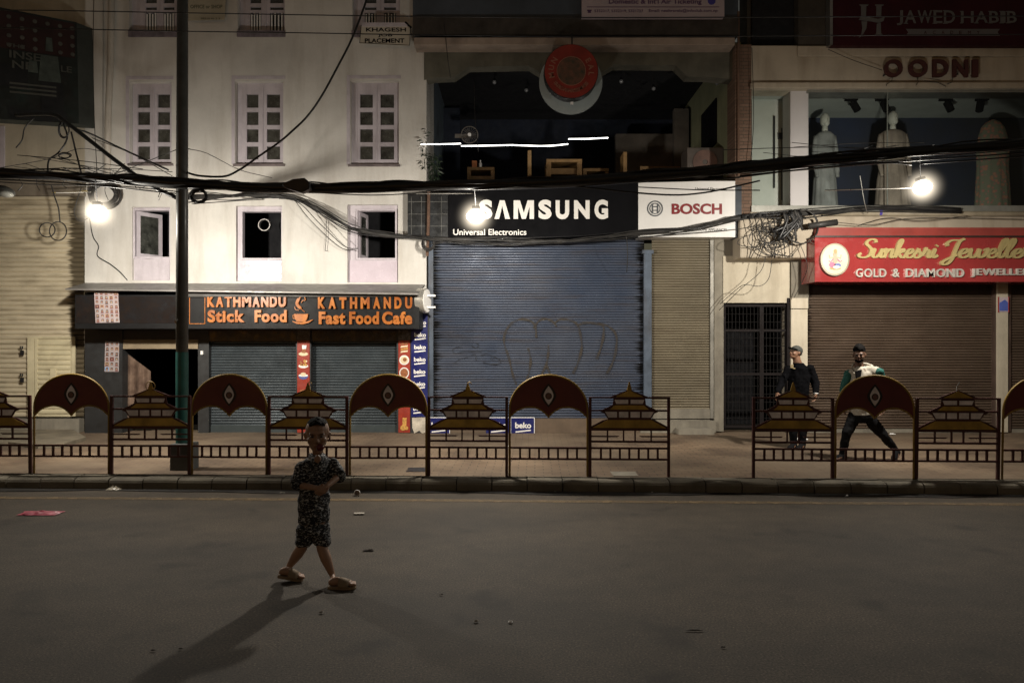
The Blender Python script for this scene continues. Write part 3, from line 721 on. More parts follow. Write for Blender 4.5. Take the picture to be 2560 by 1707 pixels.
for i in range(nU + 1):
    u = i / nU
    for k in range(nV + 1):
        v = k / nV; a = Vector((310 + 67 * u, 878 + 50 * u, 0)); b_ = Vector((309 + 69 * u, 1060 - 4 * u, 0)); q = a.lerp(b_, v)
        cur.append(P(q.x, q.y, 13.22 + .03 * math.sin(u * 19 + v) + .02 * math.sin(u * 7)))
cu.add(cur, [(i * (nV + 1) + k, (i + 1) * (nV + 1) + k, (i + 1) * (nV + 1) + k + 1, i * (nV + 1) + k + 1) for i in range(nU) for k in range(nV)])
tag(build(cu, 'curtain', mat('tie_dyed_curtain', (.10, .05, .03), .9, var=.5, vs=5, c2=(.18, .12, .085), streak=.5, scol=(.06, .03, .02), ss=(4, 4, 1)), smooth=True), 'brown and white curtain hung diagonally in the dark cafe doorway', 'curtain')
tag(build(MB().pbox(501, 507, 877, 886, Y0 - .02, Y0 + .018), 'switch_box', C['white']), 'tiny white switch box on the dark pier right of the doorway', 'switch')

# ---- cafe sign with its tin roof
YS = 12.45
cs = thing('cafe_sign', 'long charcoal cafe signboard with orange raised lettering and a coffee cup', 'sign', (X(620, YS), YS, Z(822, YS)))
m = MB(); m.pbox(187, 1048, 737, 822, YS, 13.04); build(m, 'signboard', C['slate'], cs, bevel=.006)
m = MB(); m.pbox(190, 472, 741, 808, YS - .006, YS - .001); build(m, 'gloss_panel', mat('glossy_black_sheet', (.008, .009, .011), .2, var=.2, bump=.25, bs=4), cs)
m = MB(); m.pbox(470, 1046, 728, 742, YS - .05, YS - .001); build(m, 'header_trim', mat('dark_trim', (.045, .042, .038), .6), cs)
m = MB(); YR = 12.28
m.add([P(212, 707, YW - .002), P(1062, 711, YW - .002), P(1046, 733, YR), P(163, 722, YR), P(212, 711, YW - .002), P(1062, 715, YW - .002), P(1046, 737, YR), P(163, 725, YR)],
      [(3, 2, 1, 0), (4, 5, 6, 7), (0, 1, 5, 4), (1, 2, 6, 5), (2, 3, 7, 6), (3, 0, 4, 7)]); build(m, 'tin_roof', C['gray_metal'], cs)
ORG_L = mat('orange_acrylic_letters', (.33, .085, .012), .35, var=.35, vs=3, c2=(.46, .16, .028), streak=.5, scol=(.18, .036, .008), ss=(5, 5, 3))
yb = YS - .003
def letters(rows, name='lettering', ex=.035, mt=ORG_L, par=cs, Y=yb):
    m = MB()
    for body, a, c, t, b_, bold in rows: m.ptext(body, a, c, t, b_, Y, ex=ex, bold=bold, space=1.12)
    return build(m, name, mt, par)
def caps(body, a, c, t, b_, Y, ex, bold, gap):      # condensed poster capitals, letter by letter
    m = MB(); n = len(body); wts = {'M': 1.25, 'I': .55, 'W': 1.3}; tot = sum(wts.get(ch, 1) for ch in body); step = (c - a - gap * (n - 1)) / tot; u = a
    for ch in body:
        wd = step * wts.get(ch, 1); m.ptext(ch, u, u + wd, t, b_, Y, ex=ex, bold=bold); u += wd + gap
    return m
def low(words, t, b_, Y, ex, bold):
    m = MB()
    for s, a, c in words: m.ptext(s, a, c, t, b_, Y, ex=ex, bold=bold, space=1.1)
    return m
build(caps('KATHMANDU', 520, 716, 739, 768, yb, .035, .052, 3), 'lettering', ORG_L, cs)
build(caps('KATHMANDU', 796, 1031, 743, 772, yb, .035, .052, 9), 'lettering', ORG_L, cs)
build(low([('Stick', 521, 613), ('Food', 638, 718)], 775, 806, yb, .035, .042), 'lettering', ORG_L, cs)
build(low([('Fast', 798, 864), ('Food', 874, 948), ('Cafe', 956, 1031)], 779, 811, yb, .035, .042), 'lettering', ORG_L, cs)
S = lambda px, py: (X(px, yb), Z(py, yb))
m = MB(); m.prism([S(736, 785), S(771, 785), S(769, 796), S(764, 804), S(743, 804), S(738, 796)][::-1], yb - .03, yb)
m.ribbon([S(x_, y_) for x_, y_ in ((738, 787), (733, 788), (734, 796), (740, 798))], .012, yb - .02, yb)
m.ribbon([S(x_, y_) for x_, y_ in ((732, 803), (742, 807), (757, 808), (772, 805), (783, 799))], [.01, .03, .04, .03, .008], yb - .025, yb)
def pp_(pts): return [(p.x, p.z) for p in smooth_path([Vector((*S(*q), 0)).xzy for q in pts], 5)]
m.ribbon(pp_([(762, 780), (754, 772), (744, 762), (745, 752), (752, 743), (754, 740)]), [.01] * 6 + [.05] * 12 + [.02] * 8, yb - .02, yb)
m.ribbon(pp_([(754, 757), (757, 752), (764, 750), (762, 743), (757, 740)]), .012, yb - .02, yb)
m.ribbon(pp_([(738, 766), (739, 773), (748, 776)]), .010, yb - .02, yb)
build(m, 'coffee_cup', ORG_L, cs)
m = MB(); a, c, t, b_ = 473, 513, 740, 810
for q in ((a, c, b_ - 1.6, b_), (c - 1.6, c, t, b_ - 1.6), (a, a + 1.6, t, b_ - 1.6)): m.pbox(*q, YS - .012, YS - .002)
build(m, 'orange_outline', ORG_L, cs)
# posters: sheets of small portraits
SK = [mat('print_skin_a', (.33, .17, .12), .6), mat('print_dark_hair', (.035, .02, .02), .6), mat('print_maroon', (.16, .05, .05), .6), mat('print_grey', (.35, .33, .33), .6), mat('print_tan', (.40, .26, .17), .6), mat('print_blue', (.25, .38, .60), .6)]
def portrait_sheet(name, label, quad_px, Y, nc, nr, seed):
    rnd = random.Random(seed); t = thing(name, label, 'poster', P(quad_px[3][0], quad_px[3][1], Y))
    def uv(u, v, off): a = Vector((*quad_px[0], 0)).lerp(Vector((*quad_px[1], 0)), u); b = Vector((*quad_px[3], 0)).lerp(Vector((*quad_px[2], 0)), u); q = a.lerp(b, v); return P(q.x, q.y, Y - off)
    build(MB().quad([uv(0, 1, 0), uv(1, 1, 0), uv(1, 0, 0), uv(0, 0, 0)]), 'sheet', mat('pinkish_poster_paper', (.36, .29, .29), .6, var=.1), t)
    m = MB()
    for i in range(nc):
        for k in range(nr):
            u, v = (i + .5) / nc, (k + .5) / nr; hu, hv = .42 / nc, .40 / nr; bgd = rnd.choice((3, 3, 4, 2, 5 if rnd.random() < .1 else 3))
            f = lambda du, dv, off: uv(u + du, v + dv, off)
            if rnd.random() < .6: m.quad([f(-hu, hv, .001), f(hu, hv, .001), f(hu, -hv, .001), f(-hu, -hv, .001)], bgd)
            m.quad([f(-hu * .6, hv * .5, .002), f(hu * .6, hv * .5, .002), f(hu * .55, -hv * .75, .002), f(-hu * .55, -hv * .75, .002)], 1)
            m.quad([f(-hu * .38, hv * .45, .003), f(hu * .38, hv * .45, .003), f(hu * .38, -hv * .4, .003), f(-hu * .38, -hv * .4, .003)], rnd.choice((0, 0, 4)))
            m.quad([f(-hu * .9, hv, .004), f(hu * .9, hv, .004), f(hu * .5, hv * .5, .004), f(-hu * .5, hv * .5, .004)], rnd.choice((1, 2, 3)))
    build(m, 'portraits', SK, t); return t
portrait_sheet('portrait_poster', 'poster of many small portraits on the black end of the cafe signboard', [(235, 725 + 1), (295, 728), (299, 806), (239, 807)], YS - .012, 5, 7, 3)
portrait_sheet('portrait_poster', 'narrow poster of small portraits on the dark pier left of the cafe doorway', [(263, 853), (298, 854), (297, 929), (261, 929)], Y0 - .006, 3, 6, 4)

# round two-sided lightbox at the end of the cafe sign
lb = thing('round_lightbox', 'round silver lightbox seen edge-on at the right end of the cafe sign', 'sign', P(1058, 783, 12.6))
ax = Vector((.97, -.22, 0)).normalized(); cc = P(1057, 752, 12.62); m = MB(); m.cyl(cc - ax * .075, cc + ax * .075, .215, 36); build(m, 'drum', mat('brushed_silver_rim', (.55, .53, .48), .3, .7, var=.1), lb)
m = MB(); m.cyl(cc + ax * .076, cc + ax * .085, .20, 36); build(m, 'right_face', C['white'], lb)
for dz in (-.11, .09):
    m = MB(); m.obox(cc + Vector((.15, 0, dz)), Vector((.07, 0, 0)), Vector((0, .02, 0)), Vector((0, 0, .016))); build(m, 'bracket', C['white'], lb)

# menu pillars
FOOD = [mat('menu_red', (.25, .030, .016), .4, var=.25, vs=4, streak=.3, scol=(.25, .02, .015), ss=(12, 12, .6)), mat('menu_cream', (.62, .52, .34), .5), mat('menu_brown', (.26, .09, .03), .5, var=.4, vs=40), mat('menu_gold', (.48, .26, .06), .5, var=.4, vs=40), mat('menu_white', (.72, .70, .66), .5), mat('menu_blue', (.07, .09, .26), .4)]
def menu(label, a, c, items, Y=Y0 - .012):
    t = thing('menu_panel', label, 'menu panel', P((a + c) / 2, 1080, Y))
    build(MB().pbox(a, c, 851, 1081, Y, Y + .010), 'red_panel', FOOD[0], t)
    mx = (a + c) / 2; m = MB(); sx = F / Y
    for kind, py in items:
        cx, cz = X(mx, Y), Z(py, Y)
        if kind == 'drink':
            m.disc((cx, cz - .07), .085, Y - .003, Y - .001, 24, 1, rz=.035); m.prism([(cx - .03, cz - .05), (cx + .04, cz - .05), (cx + .055, cz + .06), (cx - .02, cz + .06)], Y - .006, Y - .004, 2); m.prism([(cx - .02, cz + .02), (cx + .05, cz + .02), (cx + .06, cz + .085), (cx - .025, cz + .09)], Y - .009, Y - .007, 4)
        elif kind == 'plate':
            m.disc((cx, cz), .088, Y - .003, Y - .001, 28, 4); m.disc((cx, cz), .066, Y - .006, Y - .004, 24, 1); m.disc((cx + .012, cz + .01), .035, Y - .009, Y - .007, 14, 2)
        elif kind == 'meat':
            m.disc((cx, cz), .088, Y - .003, Y - .001, 28, 4, rz=.10); m.disc((cx, cz), .070, Y - .006, Y - .004, 24, 2, rz=.08)
        elif kind == 'heap':
            m.disc((cx, cz - .05), .088, Y - .003, Y - .001, 24, 4, rz=.035)
            rnd = random.Random(py)
            for k in range(16): m.disc((cx + rnd.uniform(-.06, .06), cz + rnd.uniform(-.045, .05)), .02, Y - .005 - .002 * (k % 4), Y - .004 - .002 * (k % 4), 8, rnd.choice((2, 3, 3, 1)))
        elif kind == 'bowl':
            m.prism([(cx - .088 * math.cos(math.pi * k / 12), cz + .01 - .07 * math.sin(math.pi * k / 12)) for k in range(13)], Y - .004, Y - .001, 5); m.disc((cx, cz + .012), .086, Y - .007, Y - .005, 24, 4, rz=.022); m.disc((cx, cz + .035), .05, Y - .010, Y - .008, 16, 1, rz=.03)
        elif kind == 'sandwich':
            for k in range(4): m.prism([(cx - .07, cz - .09 + k * .045), (cx + .06, cz - .075 + k * .045), (cx + .07, cz - .045 + k * .045), (cx - .055, cz - .06 + k * .045)], Y - .003 - .002 * (k % 2), Y - .001 - .002 * (k % 2), (1, 3, 1, 2)[k])
        elif kind == 'juice':
            m.prism([(cx - .03, cz - .09), (cx + .035, cz - .09), (cx + .045, cz + .10), (cx - .03, cz + .10)], Y - .003, Y - .001, 3); m.disc((cx - .02, cz - .08), .05, Y - .006, Y - .004, 16, 3); m.disc((cx + .04, cz - .085), .035, Y - .008, Y - .007, 14, 3)
    build(m, 'food_pictures', FOOD, t)
    build(MB().pbox(a - .5, c + .5, 822, 850, Y, Y + .012), 'crumpled_cap', mat('crumpled_dark_foil', (.05, .045, .045), .3, var=.8, vs=14, bump=1, bs=12), t); return t
menu('red menu panel with food pictures between the two teal shutters', 743, 774, [('drink', 875), ('heap', 908), ('bowl', 940), ('sandwich', 985), ('plate', 1020)])
menu('red menu panel with food pictures beside the blue logo strip', 996, 1025, [('sandwich', 869), ('plate', 900), ('meat', 932), ('heap', 968), ('bowl', 1005), ('juice', 1058)])

# blue logo strip and floor stickers
def beko(m, cx, cy, wpx, Y, mi=0):
    m.ptext('beko', cx - wpx / 2, cx + wpx / 2, cy - wpx * .24, cy + wpx * .13, Y, ex=.004, bold=.028, mi=mi)
    m.ribbon([(X(cx - wpx * .48, Y), Z(cy + wpx * .36, Y)), (X(cx + wpx * .48, Y), Z(cy + wpx * .25, Y))], .022, Y - .004, Y, mi)
Yb = Y0 - .008
bk = thing('blue_logo_strip', 'tall dark blue strip with repeated white brand lettering beside the blue shutter', 'sign', P(1050, 1040, Yb))
build(MB().pbox(1028, 1069, 786, 1042, Yb, Yb + .007), 'blue_strip', C['beko_blue'], bk)
m = MB()
for k in range(8): beko(m, 1051 - k * .5, 808 + k * 30.6, 29, Yb - .001)
build(m, 'lettering', C['letter_white'], bk)
m = MB(); m.pprism([(1030, 1044), (1066, 1043), (1068, 1080), (1055, 1083), (1048, 1076), (1036, 1083), (1031, 1070)][::-1], Yb - .002, Yb + .006)
tag(build(m, 'torn_paper', mat('torn_white_paper', (.48, .43, .35), .8, var=.3, vs=9, bump=.6, bs=14)), 'torn whitish paper at the foot of the blue logo strip', 'paper')
# ================================================================ electronics shop with the restaurant above
YE = 13.2
eb = thing('electronics_building', 'building with a big blue rolling shutter and an open dark restaurant floor above', 'building', (X(1440, YE), YE, .14))
xa, xb = X(1066, YE), X(1843, YE)
m = MB(); m.box(X(1032, 12.98), X(1846, 12.98), 12.98, YE + .3, Z(90, 12.98), TOP); build(m, 'upper_wall', mat('blue_grey_cladding', (.055, .070, .092), .5, var=.25, vs=1.2, streak=.3, scol=(.02, .025, .03), ss=(2, 2, .5)), eb)
m = MB(); m.pbox(1033, 1846, 42, 89, 12.93, 12.979); build(m, 'brown_band', mat('grimy_brown_band', (.040, .033, .027), .8, var=.4, vs=3, streak=.5, scol=(.015, .013, .01), ss=(3, 3, .8)), eb)
m = MB(); m.pbox(1035, 1838, 94, 113, 12.85, YE); build(m, 'ledge', mat('pinkish_ledge', (.34, .27, .22), .8, var=.15, vs=2, streak=.5, scol=(.1, .08, .07), ss=(3, 3, 2)), eb, bevel=.01)
pol = [(1060, 112), (1846, 112), (1846, 200), (1776, 193), (1718, 192), (1690, 164), (1537, 163), (1505, 181), (1352, 183), (1322, 165), (1172, 168), (1135, 193), (1085, 195), (1060, 200)]
m = MB(); m.pprism(pol[::-1], YE - .02, YE + .25); build(m, 'valance', mat('dark_concrete_valance', (.12, .115, .09), .9, var=.3, vs=1.6, streak=.5, scol=(.045, .045, .035), ss=(2.5, 2.5, .7), bump=.25, bs=20), eb)
GRN = mat('olive_green_wall', (.23, .235, .14), .85, var=.15, vs=2, streak=.2, scol=(.1, .1, .06))
m = MB(); xr = X(1832, YE); m.box(xr, xr + .15, YE, 16.8, 4.4, 7.2); build(m, 'right_side_wall', GRN, eb)
m = MB(); m.box(xa - .15, xa, YE + .03, 17.5, 4.4, 7.2); build(m, 'left_side_wall', mat('teal_blue_wall', (.075, .10, .125), .8, var=.2), eb)
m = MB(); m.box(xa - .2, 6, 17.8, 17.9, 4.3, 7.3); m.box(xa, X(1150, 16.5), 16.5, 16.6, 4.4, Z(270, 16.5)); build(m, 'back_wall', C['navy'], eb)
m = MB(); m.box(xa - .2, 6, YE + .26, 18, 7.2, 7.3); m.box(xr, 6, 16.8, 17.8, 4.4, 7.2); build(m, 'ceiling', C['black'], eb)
m = MB(); m.box(xa, xr, YE - .04, 18, 4.20, 4.40); build(m, 'restaurant_floor', C['concrete'], eb)
m = MB(); m.box(xa, xr, YE - .03, YE + .02, 4.38, 4.62); build(m, 'parapet', C['dark_metal'], eb)
m = MB(); m.pbox(1540, 1720, 335, 470, 16.4, 16.6); m.pbox(1686, 1722, 272, 460, 16.2, 16.38); build(m, 'partition', mat('grey_brown_partition', (.10, .085, .07), .85, var=.3, vs=2), eb)
m = MB(); m.box(xr - .03, xr - .005, 14.2, 15.3, Z(372, 14.6), Z(262, 14.6)); tag(build(m, 'wall_picture', C['ink']), 'dark picture hung on the olive side wall of the open restaurant', 'picture')
t = thing('cooler_unit', 'square dark cooling unit at the right front corner of the open restaurant', 'cooler', P(1762, 430, 13.8))
build(MB().pbox(1718, 1809, 369, 440, 13.75, 14.25), 'casing', mat('grimy_casing', (.075, .06, .05), .6, var=.3), t, bevel=.01)
m = MB(); m.ring((X(1764, 13.7), Z(404, 13.7)), .05, .23, 13.735, 13.748, 30); build(m, 'fan_grille', mat('rusty_grille', (.11, .06, .045), .6, var=.4), t)
# brown brick pilaster between this building and the next
m = MB(); m.pbox(1838, 1879, 112, 545, 13.02, 13.5); tag(build(m, 'brick_pilaster', C['brick']), 'narrow red brick pilaster between the restaurant and the fashion shop window', 'pilaster')
m = MB(); m.tube([P(1846, 30, 12.98), P(1846, 440, 12.98)], .022, 8); tag(build(m, 'conduit_pipe', mat('rusty_conduit', (.13, .075, .05), .6, var=.3)), 'thin rusty conduit running down beside the brick pilaster', 'pipe')
# light strips, furniture, fan in the restaurant
LED = mat('white_light_strip', (1, .97, .92), .5, var=0, grain=0, emit=6)
YT = 13.9
for i, (pts, lab) in enumerate((([(1052, 361), (1100, 361), (1152, 359.5)], 'white light strip at the far left of the open restaurant'), ([(1153, 365.5), (1220, 364.5), (1286, 363)], 'long white light strip left of the middle of the restaurant'),
        ([(1287, 363.5), (1350, 365.5), (1385, 364.5), (1420, 360.5)], 'slightly sagging white light strip right of the long one'), ([(1421, 348), (1470, 347.5), (1520, 345)], 'highest white light strip, at the right end of the row'))):
    yy = 13.1 if i == 0 else YT
    m = MB(); m.tube([P(a, b, yy) for a, b in pts], .0105 if i else .009, 8)
    tag(build(m, 'light_strip', LED), lab, 'light strip', 'glowing light strips of the restaurant')
def table(label, a, c, t, Y, legpx=9):
    o = thing('table', label, 'table', (X((a + c) / 2, Y), Y, 4.4)); z = Z(t, Y); x0, x1 = X(a, Y), X(c, Y); m = MB(); m.box(x0, x1, Y, Y + .7, z - .06, z); build(m, 'tabletop', C['wood'], o)
    lw = legpx / F * Y
    for x in (x0, x1 - lw):
        for y in (Y + .02, Y + .6): build(MB().box(x, x + lw, y, y + .07, 4.4, z - .06), 'leg', C['wood'], o)
    build(MB().box(x0 + lw, x1 - lw, Y + .1, Y + .16, z - .28, z - .16), 'apron', C['wood'], o); return o
table('yellow pine table in the middle of the open restaurant', 1366, 1455, 398, 14.6, 12)
table('low pine table near the left side of the open restaurant, with a carton on it', 1168, 1236, 418, 14.9)
table('dim pine table just right of the middle restaurant table', 1458, 1522, 421, 14.9)
table('reddish pine table at the far right of the restaurant', 1600, 1700, 416, 14.9)
for px, t_, lb_ in ((1324, 376, 'upright pine chair back left of the middle restaurant table'), (1563, 380, 'upright pine chair back right of the middle restaurant table')):
    o = thing('chair', lb_, 'chair', (X(px, 14.3), 14.3, 4.4)); x = X(px, 14.3); z = Z(t_, 14.3)
    build(MB().box(x - .035, x + .035, 14.3, 14.72, z - .5, z), 'backrest', C['wood'], o); build(MB().box(x - .03, x + .4, 14.3, 14.72, 4.83, 4.87), 'seat', C['wood'], o)
    for dx in (-.03, .34):
        for dy in (0, .37): build(MB().box(x + dx, x + dx + .05, 14.3 + dy, 14.35 + dy, 4.4, 4.83), 'leg', C['wood'], o)
o = tag(build(MB().pbox(1180, 1192, 402, 418, 14.95, 15.1), 'carton', mat('orange_carton', (.35, .12, .04), .6)), 'small orange carton on the low table at the restaurant\'s left', 'carton')
m = MB(); m.tube([P(1201, 418, 14.98), P(1201, 410, 14.98), P(1201, 405, 14.98), P(1201, 401, 14.98)], [.03, .03, .012, .012], 10); tag(build(m, 'bottle', C['white']), 'small pale bottle beside the orange carton', 'bottle')
fn_ = thing('wall_fan', 'round grey wall fan in the dark restaurant above the light strips', 'fan', P(1174, 338, 14.6)); fc = (X(1174, 14.6), Z(338, 14.6))
m = MB(); m.ring(fc, .16, .175, 14.58, 14.61, 32)
for k in range(20):
    a = math.pi * k / 10; m.bar((fc[0] + .02 * math.cos(a), 14.59, fc[1] + .02 * math.sin(a)), (fc[0] + .165 * math.cos(a), 14.59, fc[1] + .165 * math.sin(a)), .004)
build(m, 'fan_cage', C['steel'], fn_)
m = MB()
for k in range(3):
    a = 2 * math.pi * k / 3; pts = [(fc[0] + r * math.cos(a + d), fc[1] + r * math.sin(a + d)) for r, d in ((.03, -.5), (.15, -.45), (.15, .35), (.03, .5))]; m.prism(pts, 14.63, 14.635)
build(m, 'fan_blades', mat('grey_fan_blade', (.04, .04, .045), .5), fn_)
build(MB().disc(fc, .035, 14.56, 14.66, 20), 'fan_hub', C['white'], fn_)
build(MB().box(fc[0] - .3, fc[0] - .02, 14.66, 14.7, fc[1] - .04, fc[1] + .04), 'fan_arm', C['steel'], fn_)
for i, (px, py, Y, lb_) in enumerate(((1236, 206, 14.4, 'leftmost'), (1316, 226, 15, 'second from the left'), (1553, 204, 14.4, 'right of the round sign'), (1634, 222, 15, 'second right of the round sign'), (1713, 200, 14.2, 'rightmost but one'), (1793, 208, 13.6, 'rightmost, before the olive wall'))):
    o = thing('pendant_lamp', 'small unlit pendant bulb hanging in the restaurant, ' + lb_, 'lamp', P(px, py, Y), 'unlit pendant bulbs of the restaurant')
    build(MB().tube([P(px, py - 8, Y), Vector((X(px, Y), Y, 7.2))], .006, 6), 'cord', C['cable'], o)
    build(MB().sph(P(px, py, Y), .04), 'bulb', mat('dusty_bulb_glass', (.25, .25, .26), .15), o, smooth=True); build(MB().cyl(P(px, py - 4, Y), P(px, py - 9, Y), .025, 10), 'socket', C['ink'], o)
# hanging plant at the restaurant's left corner
LEAF = mat('dark_green_leaf', (.010, .022, .008), .5, var=.4, vs=10)
def plant(label, a, c, t, b_, Y, n, lsz, seed):
    rnd = random.Random(seed); o = thing('leafy_plant', label, 'plant', P((a + c) / 2, b_, Y)); m = MB(); st = MB()
    for k in range(n):
        px = rnd.uniform(a, c); py = rnd.uniform(t, b_); p = P(px, py, Y + rnd.uniform(-.08, .08)); d = Vector((rnd.uniform(-1, 1), rnd.uniform(-.8, .3), rnd.uniform(-.9, .3))).normalized()
        s_ = d.cross(Vector((rnd.uniform(-1, 1), rnd.uniform(-1, 1), rnd.uniform(-1, 1)))).normalized(); ln = lsz * rnd.uniform(.6, 1.4)
        q = [p, p + d * ln * .5 + s_ * ln * .14, p + d * ln + Vector((0, 0, -ln * .2)), p + d * ln * .5 - s_ * ln * .14]; m.quad(q)
        if k % 9 == 0: st.tube([p, P(px + rnd.uniform(-3, 3), py + 28, Y)], .005, 5)
    build(m, 'leaves', LEAF, o); build(st, 'stem', LEAF, o); return o
plant('dark green trailing plant at the left edge of the open restaurant', 1068, 1096, 385, 450, 13.35, 120, .09, 2)
plant('wispy plant growing out at the right corner of the white building', 1053, 1066, 318, 425, 13.12, 26, .10, 5)
# ground floor of the electronics shop
BLU = mat('weathered_blue_shutter', (.066, .090, .146), .42, .25, var=.2, vs=.8, c2=(.090, .104, .138), streak=.42, scol=(.075, .055, .042), ss=(1.3, 1.3, 14), edge=(1.915, .60, (.008, .008, .009)), thr=(.5, .7))
TAN = mat('dusty_tan_shutter', (.165, .14, .095), .6, .1, var=.16, vs=1.4, streak=.45, scol=(.07, .05, .03), ss=(1.2, 1.2, 12))
bs_ = shutter(eb, 1082, 1610, 592, 1046, YE, .047, .027, BLU); shutter(eb, 1629, 1777, 600, 1024, YE, .047, .026, TAN)
JB = mat('blue_grey_jamb', (.085, .11, .15), .5, .2, var=.3, vs=3, streak=.5, scol=(.05, .035, .025), ss=(6, 6, .7))
m = MB(); m.pbox(1071, 1083, 596, 1046, YE - .07, YE + .1); build(m, 'shutter_jamb', JB, eb)
m = MB(); m.pbox(1610, 1629, 632, 1046, YE - .10, YE + .1); m.pbox(1606, 1634, 625, 634, YE - .12, YE + .1); build(m, 'shutter_jamb', JB, eb)
m = MB(); m.pbox(1776, 1786, 600, 1046, YE - .06, YE + .1); build(m, 'shutter_jamb', mat('pale_steel_jamb', (.24, .23, .2), .5, .2, var=.3, streak=.4), eb)
m = MB(); m.pbox(1786, 1809, 560, 1078, YE - .08, YE + .4); build(m, 'concrete_pier', C['concrete'], eb)
m = MB(); m.box(xa, xr, YE + .1, YE + .4, Z(600, YE), 4.2); build(m, 'lintel_wall', C['dark_metal'], eb)
m = MB(); m.pbox(1629, 1776, 1022, 1046, YE - .05, YE + .02); m.pbox(1640, 1775, 1049, 1052, YE - .09, YE - .06); build(m, 'shutter_bottom_bar', C['concrete'], eb)
m = MB(); m.box(X(1070, 13.05), X(1600, 13.05), 13.05, YE + .2, .141, Z(1047, 13.05)); build(m, 'doorstep', mat('brown_step_board', (.115, .08, .052), .7, var=.2, vs=3, streak=.3, scol=(.05, .035, .025)), eb)
m = MB(); m.box(X(1600, 13.05), X(1790, 13.05), 13.06, YE + .2, .141, Z(1052, 13.05)); m.box(X(1700, 12.7), X(1790, 12.7), 12.8, 13.05, .141, .24); build(m, 'doorstep', C['concrete'], eb)
for a, c, lb_ in ((1071, 1124, 'leftmost of the three'), (1215, 1277, 'middle one of the three'), (1278, 1336, 'rightmost, fully visible through the arch')):
    o = thing('blue_sticker', 'dark blue brand sticker on the brown step, ' + lb_, 'sticker', P((a + c) / 2, 1086, 13.04))
    build(MB().pbox(a, c, 1044, 1086, 13.035, 13.048), 'sticker_sheet', C['beko_blue'], o); m = MB(); beko(m, (a + c) / 2 + 1, 1065, 40, 13.034); build(m, 'lettering', C['letter_white'], o)
    m = MB(); m.pbox(a, c, 1043, 1044.5, 13.03, 13.048); m.pbox(c - .8, c + .8, 1044.5, 1086, 13.03, 13.05); build(m, 'sticker_edge', C['white'], o)
# spray paint on the blue shutter
def strokes(lst, wpx, Y, name, mt, par):
    m = MB()
    for k, s in enumerate(lst):
        pts = smooth_path([Vector((X(a, Y), 0, Z(b, Y))) for a, b in s], 6); n = len(pts)
        m.ribbon([(p.x, p.z) for p in pts], [wpx / F * Y * (.6 + .5 * abs(math.sin(i * .37 + k))) for i in range(n)], Y - .0015 * (k % 5) - .001, Y - .0015 * (k % 5))
    return build(m, name, mt, par)
YG = YE - .031
f2 = lambda L_: [(1060 + a * 600 / 2352, 760 + b * 600 / 2352) for a, b in L_]
strokes([f2(s) for s in ([(905, 790), (870, 690), (830, 520), (785, 380), (800, 270), (860, 190), (940, 150), (1040, 165), (1090, 220), (1100, 330)], [(1075, 240), (1120, 170), (1180, 145), (1250, 165), (1300, 220)],
    [(1270, 190), (1340, 150), (1430, 160), (1500, 200), (1530, 290), (1545, 420), (1510, 570), (1460, 680)], [(1500, 210), (1580, 185), (1680, 190), (1760, 230), (1740, 400), (1690, 540)], [(1700, 190), (1800, 215), (1880, 300), (1880, 450), (1840, 590), (1790, 680)],
    [(1020, 430), (1045, 540), (1030, 660), (1010, 740)], [(1220, 400), (1215, 500), (1195, 600), (1150, 690)], [(1200, 600), (1235, 680), (1270, 720)])], 6.2, YG, 'graffiti', see_through('rubbed_brown_spray', (.034, .026, .018), .85), eb)
strokes([f2(s) for s in ([(380, 425), (310, 425), (280, 455), (310, 480), (400, 465), (570, 462)], [(470, 415), (510, 428), (540, 405), (510, 380)], [(620, 462), (710, 462)], [(290, 590), (350, 540), (440, 515), (500, 490), (512, 550)],
    [(555, 505), (620, 490), (700, 520), (745, 550), (735, 585), (650, 585), (580, 570)], [(660, 520), (665, 550)], [(685, 520), (690, 550)])], 2.0, YG - .004, 'graffiti', see_through('rubbed_black_pen', (.01, .012, .018), .95), eb)

# ---- the two shop signs over the shutters
YG2 = 12.82
es = thing('black_brand_sign', 'long black shop sign with large white brand lettering above the blue shutter', 'sign', P(1350, 592, YG2))
GLB = mat('black_sign_sheet', (.005, .005, .006), .7, var=.2, vs=2, streak=.2, scol=(.02, .02, .018), spec=.06, ss=(9, 9, .35), thr=(.62, .74))
build(MB().pbox(1121, 1595, 452, 592, YG2, YE - .05), 'signboard', GLB, es)
m = MB(); m.pbox(1019, 1120, 482, 592, YG2 + .05, YE - .05); build(m, 'tiled_end', mat('dark_tile', (.018, .02, .022), .3, var=.3), es)
m = MB(); yt = YG2 + .046
for v in (504, 535, 565): m.pbox(1021, 1118, v, v + 1, yt, yt + .004)
for u in (1028, 1053, 1103): m.pbox(u, u + 1, 492, 590, yt - .002, yt + .002)
build(m, 'tile_joints', mat('grey_tile_joint', (.13, .13, .12), .7, var=.5, vs=6), es)
m = MB(); yl = YG2 - .002
